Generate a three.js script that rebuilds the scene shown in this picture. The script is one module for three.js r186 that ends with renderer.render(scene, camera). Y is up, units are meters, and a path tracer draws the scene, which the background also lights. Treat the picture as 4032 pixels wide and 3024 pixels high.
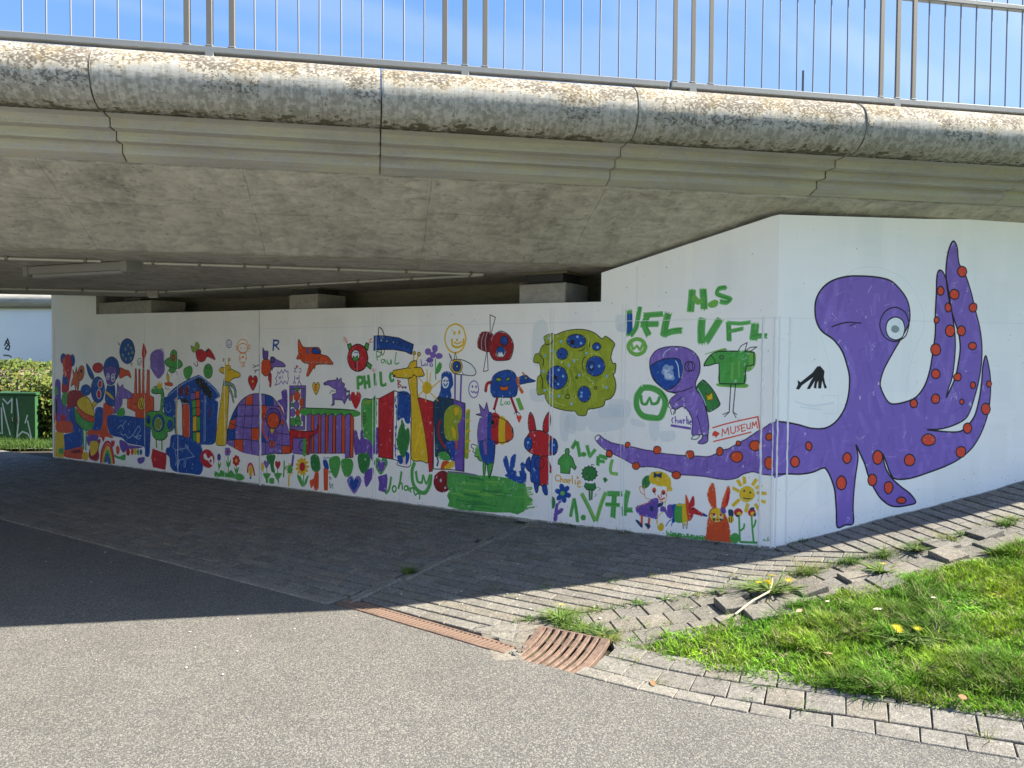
import * as THREE from 'three';
import { mergeGeometries } from 'three/addons/utils/BufferGeometryUtils.js';

// ---------------------------------------------------------------- camera, sky, sun, exposure
const scene = new THREE.Scene();
const EXPOSURE = 7.9;
const camera = new THREE.PerspectiveCamera(2 * Math.atan(1512 / 3030) * 180 / Math.PI, 4 / 3, 0.05, 600);
camera.position.set(0, 1.6, 0);
camera.rotation.set(-Math.atan(95 / 3030), 0, 0.0095, 'XYZ');

const rad = Math.PI / 180;
const BETA = 10.5 * rad, THA = -33.45 * rad, THB = 12 * rad;          // deck, wall under the deck, wall beside it
const O = new THREE.Vector3(1.907, 0, -5.568);                         // wall corner, origin of the deck axes
const DU = new THREE.Vector3(Math.cos(BETA), 0, -Math.sin(BETA)), DW = new THREE.Vector3(Math.sin(BETA), 0, Math.cos(BETA));
const SUN = new THREE.Vector3().addScaledVector(DU, 1.0).addScaledVector(DW, 0.197).add(new THREE.Vector3(0, 1, 0)).normalize();

function rng(seed) { let a = seed >>> 0; return () => { a = (a + 0x6D2B79F5) | 0; let t = Math.imul(a ^ (a >>> 15), 1 | a); t = (t + Math.imul(t ^ (t >>> 7), 61 | t)) ^ t; return ((t ^ (t >>> 14)) >>> 0) / 4294967296; }; }
function hash2(x, y, s) { let h = (Math.imul(x, 374761393) + Math.imul(y, 668265263) + Math.imul(s, 974634777)) | 0; h = Math.imul(h ^ (h >>> 13), 1274126177); return ((h ^ (h >>> 16)) >>> 0) / 4294967296; }
function vnoise(x, y, px, py, s) {                                     // value noise, periodic in px, py cells
  const xi = Math.floor(x), yi = Math.floor(y), fx = x - xi, fy = y - yi, ux = fx * fx * (3 - 2 * fx), uy = fy * fy * (3 - 2 * fy);
  const m = (a, p) => ((a % p) + p) % p, x0 = m(xi, px), x1 = m(xi + 1, px), y0 = m(yi, py), y1 = m(yi + 1, py);
  const a = hash2(x0, y0, s), b = hash2(x1, y0, s), c = hash2(x0, y1, s), d = hash2(x1, y1, s);
  return (a + (b - a) * ux) * (1 - uy) + (c + (d - c) * ux) * uy;
}
function fbm(u, v, cx, cy, oct, s) { let t = 0, a = .5, n = 0; for (let i = 0; i < oct; i++) { t += a * vnoise(u * cx, v * cy, cx, cy, s + i * 17); n += a; a *= .5; cx *= 2; cy *= 2; } return t / n; }
const clamp = (x, a = 0, b = 1) => Math.min(b, Math.max(a, x)), sstep = (a, b, x) => { const t = clamp((x - a) / (b - a)); return t * t * (3 - 2 * t); }, mix = (a, b, t) => a + (b - a) * t;

{ // clear spring sky with thin cirrus
  const W = 1024, H = 512, data = new Float32Array(W * H * 4), d = new THREE.Vector3();
  const K = 1.0 / 6.95;
  for (let j = 0; j < H; j++) for (let i = 0; i < W; i++) {
    const el = ((j + .5) / H - .5) * Math.PI, az = ((i + .5) / W - .5) * 2 * Math.PI, k = (j * W + i) * 4;
    d.set(Math.cos(el) * Math.cos(az), Math.sin(el), Math.cos(el) * Math.sin(az));
    let c;
    if (d.y > 0) {
      const t = Math.pow(d.y, .42), cs = Math.max(0, d.dot(SUN));
      c = [mix(1.6, .02, Math.pow(d.y, .13)), mix(1.65, .22, Math.pow(d.y, .168)), mix(1.75, .82, Math.pow(d.y, .12))];
      const g = .5 * Math.pow(cs, 2.2) + 1.4 * Math.pow(cs, 14);
      const q = 1 / (d.y + .18), cu = d.x * q * .16 + .5, cv = d.z * q * .16 + .5;
      const ci = sstep(.44, .74, fbm(cu + .25 * fbm(cu, cv, 8, 8, 3, 5), cv + .5 * cu, 14, 44, 6, 3)) * sstep(.0, .25, d.y) * (.35 + .65 * fbm(cu, cv, 6, 6, 3, 9));
      c = [c[0] + g + .14 * ci, c[1] + g + .11 * ci, c[2] + g * .85 + .03 * ci];
    } else c = [.22, .23, .20];
    data[k] = c[0] * K; data[k + 1] = c[1] * K; data[k + 2] = c[2] * K; data[k + 3] = 1;
  }
  const sky = new THREE.DataTexture(data, W, H, THREE.RGBAFormat, THREE.FloatType);
  sky.mapping = THREE.EquirectangularReflectionMapping; sky.magFilter = THREE.LinearFilter; sky.minFilter = THREE.LinearFilter; sky.needsUpdate = true;
  scene.background = sky; scene.environment = sky;
}
const sun = new THREE.DirectionalLight(new THREE.Color().setRGB(1, .93, .80), 2.15);
sun.position.copy(SUN).multiplyScalar(40); sun.castShadow = true;
Object.assign(sun.shadow.camera, { left: -22, right: 22, top: 22, bottom: -22, near: 1, far: 90 }); sun.shadow.mapSize.set(4096, 4096);
scene.add(sun); scene.add(sun.target);

const renderer = new THREE.WebGLRenderer({ antialias: true });
renderer.setSize(1024, 768); renderer.shadowMap.enabled = true; renderer.toneMapping = THREE.LinearToneMapping; renderer.toneMappingExposure = EXPOSURE;

// ---------------------------------------------------------------- helpers
const used = new Map();
function numbered(n) { const c = used.get(n) || 0; used.set(n, c + 1); return c ? n + '_' + String(c).padStart(3, '0') : n; }
function thing(name, label, category, opt = {}) {
  const o = opt.object || new THREE.Group(); o.name = numbered(name); o.userData.label = label; if (category) o.userData.category = category;
  if (opt.group) o.userData.group = opt.group; if (opt.kind) o.userData.kind = opt.kind; if (opt.pos) o.position.set(...opt.pos); if (opt.turn) o.rotation.y = opt.turn;
  scene.add(o); return o;
}
function part(name, geo, mat, parent, label) { const m = new THREE.Mesh(geo, mat); m.name = name; m.castShadow = m.receiveShadow = true; if (label) m.userData.label = label; parent.add(m); return m; }
function canvas(w, h) { const c = document.createElement('canvas'); c.width = w; c.height = h; return c; }
function tex(t, srgb, wrap = true) { if (srgb) t.colorSpace = THREE.SRGBColorSpace; if (wrap) t.wrapS = t.wrapT = THREE.RepeatWrapping; t.magFilter = THREE.LinearFilter; t.minFilter = THREE.LinearMipmapLinearFilter; t.generateMipmaps = true; t.anisotropy = 8; t.needsUpdate = true; return t; }
const enc = v => { v = clamp(v); return 255 * (v <= .0031308 ? 12.92 * v : 1.055 * Math.pow(v, 1 / 2.4) - .055); };
function colorTex(w, h, fn) { const d = new Uint8Array(w * h * 4); for (let j = 0; j < h; j++) for (let i = 0; i < w; i++) { const c = fn((i + .5) / w, (j + .5) / h, i, j), k = (j * w + i) * 4; d[k] = enc(c[0]); d[k + 1] = enc(c[1]); d[k + 2] = enc(c[2]); d[k + 3] = 255; } return tex(new THREE.DataTexture(d, w, h, THREE.RGBAFormat), true); }
function greyTex(w, h, fn) { const d = new Uint8Array(w * h * 4); for (let j = 0; j < h; j++) for (let i = 0; i < w; i++) { const g = 255 * clamp(fn((i + .5) / w, (j + .5) / h, i, j)), k = (j * w + i) * 4; d[k] = d[k + 1] = d[k + 2] = g; d[k + 3] = 255; } return tex(new THREE.DataTexture(d, w, h, THREE.RGBAFormat), false); }
function std(o) { return new THREE.MeshStandardMaterial({ roughness: .9, metalness: 0, ...o }); }
const lin = (r, g, b) => new THREE.Color().setRGB(r, g, b);
function box(w, h, d, x = 0, y = 0, z = 0) { const g = new THREE.BoxGeometry(w, h, d); g.translate(x, y, z); return g; }
function scaleUV(g, k) { const u = g.attributes.uv; for (let i = 0; i < u.count; i++) u.setXY(i, u.getX(i) * k, u.getY(i) * k); return g; }
// soft-edged box: bevelled along every edge, uv in metres
function bbox(w, h, d, b = .006, x = 0, y = 0, z = 0) {
  const s = new THREE.Shape([[-w / 2 + b, -h / 2 + b], [w / 2 - b, -h / 2 + b], [w / 2 - b, h / 2 - b], [-w / 2 + b, h / 2 - b]].map(p => new THREE.Vector2(...p)));
  const g = new THREE.ExtrudeGeometry(s, { depth: d - 2 * b, bevelEnabled: true, bevelThickness: b, bevelSize: b, bevelSegments: 1, curveSegments: 1 }); g.translate(x, y, z - d / 2 + b); return g;
}
function tubeGeo(pts, r, seg = 8, n = 0) { const c = new THREE.CatmullRomCurve3(pts.map(p => new THREE.Vector3(...p)), false, 'catmullrom', .1); return new THREE.TubeGeometry(c, n || pts.length * 4, r, seg, false); }

// ground frame: s along the path edge (towards the camera), v away from the path towards the wall
const E0 = [-1.099, -5.009], EL = Math.hypot(.834, .551), E1 = [.834 / EL, .551 / EL], N1 = [E1[1], -E1[0]];
const CS = [-20, -8.2, .13, 1.05, 2.2, 2.55, 2.83, 3.21, 3.48, 3.72, 5, 8], CC = [.045, .048, .094, .102, .117, .140, .156, .169, .178, .188, .21, .22];
function interp(x, xs, ys) { if (x <= xs[0]) return ys[0]; for (let i = 1; i < xs.length; i++) if (x <= xs[i]) return mix(ys[i - 1], ys[i], (x - xs[i - 1]) / (xs[i] - xs[i - 1])); return ys[ys.length - 1]; }
const hsv = (s, v) => interp(s, CS, CC) * clamp(v, 0, 9);
const xz = (s, v) => [E0[0] + s * E1[0] + v * N1[0], E0[1] + s * E1[1] + v * N1[1]];
const svOf = (x, z) => [(x - E0[0]) * E1[0] + (z - E0[1]) * E1[1], (x - E0[0]) * N1[0] + (z - E0[1]) * N1[1]];
const hxz = (x, z) => hsv(...svOf(x, z));
const P3 = (s, v, dy = 0) => { const [x, z] = xz(s, v); return new THREE.Vector3(x, hsv(s, v) + dy, z); };

// ---------------------------------------------------------------- materials
const T = {};
T.concrete = colorTex(1024, 1024, (u, v) => {
  const a = fbm(u, v, 5, 5, 5, 1), b = fbm(u, v, 40, 40, 3, 2), c = fbm(u, v, 8, 60, 3, 7), p = fbm(u, v, 150, 150, 2, 4);
  let g = .27 + .13 * (a - .5) + .10 * (b - .5) + .05 * (c - .5) + .04 * (p - .5); if (p > .83) g *= .7;
  const w = .5 + .5 * fbm(u, v, 3, 3, 3, 21); return [g * (1.02 + .05 * w), g * (.985 + .02 * w), g * (.90)];
});
T.concreteBump = greyTex(512, 512, (u, v) => .5 + .5 * (fbm(u, v, 60, 60, 3, 31) - .5) + .3 * (fbm(u, v, 8, 90, 3, 32) - .5));
const M = {};
M.concrete = std({ map: T.concrete, bumpMap: T.concreteBump, bumpScale: .003, roughness: .92 });
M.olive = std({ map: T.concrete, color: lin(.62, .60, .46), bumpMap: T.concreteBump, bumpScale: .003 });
M.block = std({ map: T.concrete, color: lin(1.15, 1.15, 1.1), bumpMap: T.concreteBump, bumpScale: .002 });
M.rubber = std({ color: lin(.03, .03, .032), roughness: .7 });
M.galv = std({ color: lin(.20, .21, .215), metalness: .2, roughness: .6, bumpMap: T.concreteBump, bumpScale: .0006 });
M.galvBrown = std({ color: lin(.15, .135, .115), metalness: .3, roughness: .55 });
M.bar = std({ color: lin(.19, .20, .225), metalness: .3, roughness: .45 });
M.pvc = std({ color: lin(.42, .42, .38), roughness: .5 });
M.dark = std({ color: lin(.02, .02, .02) });

// ---------------------------------------------------------------- ground: one sheet to the horizon, then the terrain near the walls
{
  const T1 = colorTex(512, 512, (u, v) => { const a = fbm(u, v, 6, 6, 5, 51), b = fbm(u, v, 60, 60, 3, 52); return [.13 + .06 * a + .04 * b, .15 + .06 * a + .04 * b, .06 + .03 * a]; });
  T1.repeat.set(60, 60);
  const g = new THREE.PlaneGeometry(400, 400, 1, 1); g.rotateX(-Math.PI / 2);
  thing('ground', 'wide grassy ground around the underpass', null, { kind: 'structure', object: new THREE.Mesh(g, std({ map: T1 })), pos: [0, -.12, 0] });
  // bed of sand and soil under the paving and the embankment
  const soil = colorTex(512, 512, (u, v) => { const a = fbm(u, v, 10, 10, 4, 61), b = fbm(u, v, 90, 90, 3, 62), g2 = .012 + .02 * a + .02 * b; const mo = sstep(.5, .75, fbm(u, v, 14, 14, 4, 63)); return [mix(g2 * 1.2, .03, mo), mix(g2 * .9, .04, mo), mix(g2 * .6, .012, mo)]; });
  const pos = [], uv = [], idx = [], S0 = -16, S1 = 12, V0 = -.6, V1 = 10, ns = 140, nv = 64;
  for (let j = 0; j <= nv; j++) for (let i = 0; i <= ns; i++) { const s = mix(S0, S1, i / ns), v = V0 + (V1 - V0) * Math.pow(j / nv, 1.5), p = P3(s, v, v < -.3 ? -.1 : -.024); pos.push(p.x, p.y, p.z); uv.push(s, v); }
  for (let j = 0; j < nv; j++) for (let i = 0; i < ns; i++) { const a = j * (ns + 1) + i, b = a + 1, c = a + ns + 1, d = c + 1; idx.push(a, b, d, a, d, c); }
  const t = new THREE.BufferGeometry(); t.setAttribute('position', new THREE.Float32BufferAttribute(pos, 3)); t.setAttribute('uv', new THREE.Float32BufferAttribute(uv, 2)); t.setIndex(idx); t.computeVertexNormals();
  const m = new THREE.Mesh(t, std({ map: soil, bumpMap: T.concreteBump, bumpScale: .01, roughness: 1 })); m.receiveShadow = true;
  thing('embankment', 'earth bed under the paving, rising to the embankment beside the bridge', null, { kind: 'structure', object: m });
}
{ // asphalt path
  const rnd = rng(5), N = 1024, stones = new Float32Array(N * N), tint = new Float32Array(N * N), hgt = new Float32Array(N * N);
  for (let i = 0; i < N * N; i++) { stones[i] = .125; hgt[i] = .25; }
  for (let k = 0; k < 62000; k++) {
    const x = rnd() * N, y = rnd() * N, r = 1.2 + 2.6 * Math.pow(rnd(), 1.6), q = .6 + .8 * rnd(), a = rnd() * 3.14, b = .14 + .25 * Math.pow(rnd(), 1.3), tt = rnd(), R = Math.ceil(r * 1.5), ca = Math.cos(a), sa = Math.sin(a);
    for (let dy = -R; dy <= R; dy++) for (let dx = -R; dx <= R; dx++) { const e = Math.hypot((dx * ca + dy * sa) / q, (dy * ca - dx * sa) * q) / r; if (e < 1) { const p = (((y | 0) + dy + N) % N) * N + (((x | 0) + dx + N) % N); stones[p] = b * (1 - .15 * e); tint[p] = tt; hgt[p] = .45 + .55 * Math.sqrt(1 - e * e) * (.6 + .4 * b); } }
  }
  const map = colorTex(N, N, (u, v, i, j) => { const p = j * N + i, b = stones[p] * (.86 + .28 * fbm(u, v, 4, 4, 4, 71)), t = tint[p]; return [b * (1.0 + .08 * t), b * (.985 + .02 * t), b * (.95 - .10 * t)]; });
  const bump = greyTex(N, N, (u, v, i, j) => hgt[j * N + i]);
  const ed = [[-16, -.1], [-.03, -.1], [.0, -.062], [1.37, -.142], [1.39, -.152], [1.84, -.14], [2.27, -.13], [2.63, -.085], [3.15, .015], [3.73, .1], [5, .33], [9, 1.2], [13, 2.2]];
  const ev = s => interp(s, ed.map(p => p[0]), ed.map(p => p[1])), pos = [], uv = [], idx = [], n2 = rng(9);
  const S = []; for (let s = -16; s <= 13.001; s += (s > -.2 && s < 5 ? .02 : .25)) S.push(s);
  const VV = [0, .04, .4, 1.2, 3, 7];
  S.forEach(s => { const jag = s > 1.3 && s < 5 ? (n2() - .5) * .014 : 0; VV.forEach((d, j) => { const v = ev(s) - d + (j === 0 ? jag : 0), p = P3(s, v, v > -.05 ? .002 : 0); pos.push(p.x, p.y, p.z); uv.push(s / 1.3, v / 1.3); }); });
  for (let i = 0; i < S.length - 1; i++) for (let j = 0; j < VV.length - 1; j++) { const a = i * VV.length + j, b = a + 1, c = a + VV.length, d = c + 1; idx.push(a, b, c, b, d, c); }
  const g = new THREE.BufferGeometry(); g.setAttribute('position', new THREE.Float32BufferAttribute(pos, 3)); g.setAttribute('uv', new THREE.Float32BufferAttribute(uv, 2)); g.setIndex(idx); g.computeVertexNormals();
  if (g.attributes.normal.getY(0) < 0) { g.setIndex(idx.map((_, k) => idx[k - k % 3 + [0, 2, 1][k % 3]])); g.computeVertexNormals(); }
  const m = new THREE.Mesh(g, std({ map, bumpMap: bump, bumpScale: .0022, roughness: .88, color: lin(.57, .565, .555) })); m.receiveShadow = true;
  thing('path', 'grey asphalt path with pale stone chips leading under the bridge', null, { kind: 'structure', object: m });
}

// ---------------------------------------------------------------- paving, stone by stone
T.paver = colorTex(512, 512, (u, v) => { const a = fbm(u, v, 7, 7, 4, 81), b = fbm(u, v, 110, 110, 2, 82), c = fbm(u, v, 30, 30, 3, 83); let g = .15 + .08 * (a - .5) + .10 * (b - .5) + .08 * (c - .5); if (b > .74) g += .08; if (b < .25) g -= .05; return [g * 1.05, g * .985, g * .86]; });
T.paverBump = greyTex(512, 512, (u, v) => .5 + .7 * (fbm(u, v, 110, 110, 2, 82) - .5));
const paverTones = [[1, 1, 1], [.9, .9, .9], [1.08, 1.07, 1.05], [.84, .83, .80], [1.02, .98, .92], [.95, .97, 1.0]];
const paverMats = paverTones.map(c => std({ map: T.paver, bumpMap: T.paverBump, bumpScale: .0012, color: lin(...c), roughness: .93 }));
// upright prism on a convex outline (p to the right, q towards the viewer), top at y = 0, softened upper edges
function prism(poly, t, b, uo = [0, 0]) {
  const n = poly.length, inner = poly.map((p, i) => {
    const a = poly[(i + n - 1) % n], c = poly[(i + 1) % n], n1 = nrm(a, p), n2 = nrm(p, c), k = 1 + n1[0] * n2[0] + n1[1] * n2[1];
    return [p[0] + b * (n1[0] + n2[0]) / Math.max(.3, k), p[1] + b * (n1[1] + n2[1]) / Math.max(.3, k)];
  });
  function nrm(a, c) { const dx = c[0] - a[0], dy = c[1] - a[1], l = Math.hypot(dx, dy) || 1; return [-dy / l * sgn, dx / l * sgn]; }
  const pos = [], uv = [], tri = (A, B, C) => { for (const P of [A, B, C]) { pos.push(...P); uv.push(P[0] * 2 + uo[0], (P[2] + P[1]) * 2 + uo[1]); } };
  for (let i = 1; i < n - 1; i++) tri([inner[0][0], 0, inner[0][1]], [inner[i + 1][0], 0, inner[i + 1][1]], [inner[i][0], 0, inner[i][1]]);
  for (let i = 0; i < n; i++) { const j = (i + 1) % n, a = [inner[i][0], 0, inner[i][1]], c = [inner[j][0], 0, inner[j][1]], d = [poly[i][0], -b, poly[i][1]], e = [poly[j][0], -b, poly[j][1]], f = [poly[i][0], -t, poly[i][1]], h = [poly[j][0], -t, poly[j][1]]; tri(a, c, e); tri(a, e, d); tri(d, e, h); tri(d, h, f); }
  const g = new THREE.BufferGeometry(); g.setAttribute('position', new THREE.Float32BufferAttribute(pos, 3)); g.setAttribute('uv', new THREE.Float32BufferAttribute(uv, 2)); g.computeVertexNormals();
  return g;
}
let sgn = 1;
function clipPoly(poly, planes) { for (const [a, b, c] of planes) { const out = []; for (let i = 0; i < poly.length; i++) { const P = poly[i], Q = poly[(i + 1) % poly.length], dp = a * P[0] + b * P[1] + c, dq = a * Q[0] + b * Q[1] + c; if (dp >= 0) out.push(P); if ((dp >= 0) !== (dq >= 0)) { const t = dp / (dp - dq); out.push([P[0] + (Q[0] - P[0]) * t, P[1] + (Q[1] - P[1]) * t]); } } poly = out; if (poly.length < 3) return []; } return poly; }
const area = p => { let a = 0; for (let i = 0; i < p.length; i++) { const q = p[(i + 1) % p.length]; a += p[i][0] * q[1] - q[0] * p[i][1]; } return a / 2; };
// lay stones in a frame: origin and direction in x,z; local p along dir, q = dir turned towards the viewer (clockwise seen from above)
function frameOf(o, dir) { const l = Math.hypot(...dir), d = [dir[0] / l, dir[1] / l]; return { o, d, q: [-d[1], d[0]], w: (p, q) => [o[0] + d[0] * p - d[1] * q, o[1] + d[1] * p + d[0] * q] }; }
function basisAt(f, p, q, tilt = [0, 0]) {
  const e = .05, y = (a, b) => hxz(...f.w(a, b)), gx = (y(p + e, q) - y(p - e, q)) / (2 * e) + tilt[0], gq = (y(p, q + e) - y(p, q - e)) / (2 * e) + tilt[1];
  const X = new THREE.Vector3(f.d[0], gx, f.d[1]).normalize(), Z0 = new THREE.Vector3(-f.d[1], gq, f.d[0]).normalize(), Y = new THREE.Vector3().crossVectors(Z0, X).normalize(), Z = new THREE.Vector3().crossVectors(X, Y);
  const [x, z] = f.w(p, q), m = new THREE.Matrix4().makeBasis(X, Y, Z); m.setPosition(x, y(p, q), z); return m;
}
const eye2 = [0, 0];
function lay({ name, label, frame, L, W, gap, p0, p1, q0, q1, planes, bond = .5, rnd, thick = .07, bevel = .006, piece = 'brick', raise = .003, tilt = .006, keep = 300, mats }) {
  const list = []; let row = 0;
  for (let q = q0; q < q1; q += W, row++) for (let p = p0 + (row % 2 ? L * bond : 0) + (rnd() - .5) * .008; p < p1; p += L) {
    const w = L - gap * (.5 + .5 * rnd()), d = W - gap * (1.5 + .8 * rnd()), pc = p + L / 2, qc = q + W / 2;
    let poly = [[-w / 2, -d / 2], [w / 2, -d / 2], [w / 2, d / 2], [-w / 2, d / 2]].map(c => [c[0] + pc, c[1] + qc]);
    const wp = poly.map(c => f2(frame, c)), inside = clipPoly(poly, planes(frame)); if (inside.length < 3 || Math.abs(area(inside)) < .0009) continue;
    list.push({ poly: inside.map(c => [c[0] - pc, c[1] - qc]), full: inside.length === 4 && Math.abs(area(inside)) > .999 * w * d, pc, qc, dy: (rnd() - .4) * raise, tl: [(rnd() - .5) * tilt * 2, (rnd() - .5) * tilt * 2], mt: Math.pow(rnd(), 1.2) * paverMats.length | 0, uo: [rnd() * 3, rnd() * 3] });
  }
  function f2(f, c) { return f.w(...c); }
  const g = thing(name, label, null, { kind: 'structure' });
  list.forEach(b => { const [x, z] = frame.w(b.pc, b.qc), c = new THREE.Vector3(x, hxz(x, z), z).project(cam2), on = Math.abs(c.x) < 1.05 && Math.abs(c.y) < 1.05 && z < 0; b.rank = (on ? 0 : 1e3) + Math.hypot(x, z + 0); });
  list.sort((a, b) => a.rank - b.rank);
  const rest = new Map();
  list.forEach((b, i) => {
    const geo = prism(b.poly, thick, bevel, b.uo), m = basisAt(frame, b.pc, b.qc, b.tl); m.elements[13] += b.dy;
    if (i < keep) { const o = part(piece, geo, (mats || paverMats)[b.mt], g); o.applyMatrix4(m); } else { geo.applyMatrix4(m); if (!rest.has(b.mt)) rest.set(b.mt, []); rest.get(b.mt).push(geo); }
  });
  if (rest.size) { const keys = [...rest.keys()], gs = keys.map(k => mergeGeometries(rest.get(k))), all = mergeGeometries(gs, true), o = part('distant_' + piece + 's', all, keys.map(k => (mats || paverMats)[k]), g); o.userData.kind = 'stuff'; }
  return g;
}
const cam2 = camera.clone(); cam2.updateMatrixWorld(true); cam2.updateProjectionMatrix();
// half-planes in world x,z turned into a frame's p,q: [a,b,c] with a x + b z + c >= 0
const toFrame = (f, hp) => hp.map(([a, b, c]) => [a * f.d[0] + b * f.d[1], -a * f.d[1] + b * f.d[0], a * f.o[0] + b * f.o[1] + c]);
const svPlane = (a, b, c) => { const A = a * E1[0] + b * N1[0], B = a * E1[1] + b * N1[1]; return [A, B, c - A * E0[0] - B * E0[1]]; };   // a s + b v + c >= 0
const wallBn = [Math.sin(THB), Math.cos(THB)], wallBplane = [wallBn[0], wallBn[1], -(wallBn[0] * 1.911 + wallBn[1] * -5.565) - .004];
const borderUp = svPlane(-1.023, 1, -.195 + 1.023 * 1.125 + .0);                         // above the border strip
sgn = 1;
const fA = frameOf(xz(0, 0), E1);                                                        // p = s, q = -v
lay({ name: 'brick_pavement', label: 'shaded grey brick pavement between the painted wall and the asphalt under the bridge', frame: fA, L: .2, W: .1, gap: .006, p0: -14.1, p1: 0, q0: -2.2, q1: 0, planes: f => toFrame(f, [svPlane(-1, .09, -.055), svPlane(0, -1, 2.11), svPlane(0, 1, -.004)]), rnd: rng(21) });
lay({ name: 'brick_pavement', label: 'brick pavement in front of the wall corner, part in sun and part in shade', frame: fA, L: .2, W: .1, gap: .006, bevel: .0035, p0: -.1, p1: 3.4, q0: -2.05, q1: .1, planes: f => toFrame(f, [svPlane(1, -.08, -.055), svPlane(0, -1, 2.05), svPlane(.0435, 1, -.085), borderUp]), rnd: rng(22), raise: .004, tilt: .008, keep: 330 });
const fB = frameOf([1.911, -5.565], [-Math.sin(THB), -Math.cos(THB)]);                   // courses run square to the corner wall
lay({ name: 'brick_pavement', label: 'brick pavement climbing along the foot of the octopus wall', frame: fB, L: .2, W: .1, gap: .007, bevel: .0035, p0: -1.4, p1: .2, q0: -.2, q1: 4.6, planes: f => toFrame(f, [svPlane(0, 1, -2.062), borderUp, wallBplane]), rnd: rng(23), raise: .006, tilt: .012, keep: 300 });
{ // gap course beside the wall between corner line and wall: narrow band v 2.05..2.12 left of the corner
  lay({ name: 'brick_pavement', label: 'narrow row of cut bricks along the foot of the painted wall', frame: fA, L: .2, W: .07, gap: .01, p0: .2, p1: 2.3, q0: -2.12, q1: -2.06, planes: f => toFrame(f, [svPlane(1, -.08, -.055), svPlane(0, -1, 2.115), svPlane(-1, 0, 2.22)]), rnd: rng(24) });
}
// edging stones between the shaded bricks and the asphalt, and the sloping channel strip up to the wall
{
  const M1 = std({ map: T.paver, bumpMap: T.paverBump, bumpScale: .001, color: lin(1.15, 1.13, 1.1) });
  const g = thing('kerb_edging', 'flush concrete edging between the shaded bricks and the asphalt', null, { kind: 'structure' }), r = rng(31);
  for (let s = -14; s < -.1; s += 1) { const e = Math.min(1, -.045 - s), m = basisAt(fA, s + e / 2, .05, [0, 0]); const o = part('kerb_stone', prism([[-e / 2 + .003, -.048], [e / 2 - .003, -.048], [e / 2 - .003, .048], [-e / 2 + .003, .048]], .12, .008, [r(), r()]), M1, g); m.elements[13] += .006; o.applyMatrix4(m); }
  const k = thing('channel_strip', 'pale concrete kerb strip crossing the bricks from the drain to the wall', null, { kind: 'structure' });
  for (let v = .0; v < 2.1; v += .5) { const e = Math.min(.5, 2.11 - v), s = .0 + .085 * (v + e / 2), f = frameOf(xz(s, v + e / 2), N1), b = basisAt(f, 0, 0);
    const o = part('kerb_stone', prism([[-e / 2 + .003, -.045], [e / 2 - .003, -.045], [e / 2 - .003, .02], [-e / 2 + .003, .02]], .1, .004, [r(), r()]), M1, k); o.applyMatrix4(b.clone().setPosition(b.elements[12], b.elements[13] - .004, b.elements[14]));
    const o2 = part('kerb_lip', prism([[-e / 2 + .003, .022], [e / 2 - .003, .022], [e / 2 - .003, .06], [-e / 2 + .003, .06]], .1, .012, [r(), r()]), M1, k); o2.applyMatrix4(b.clone().setPosition(b.elements[12], b.elements[13] + .008, b.elements[14])); }
}
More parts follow.
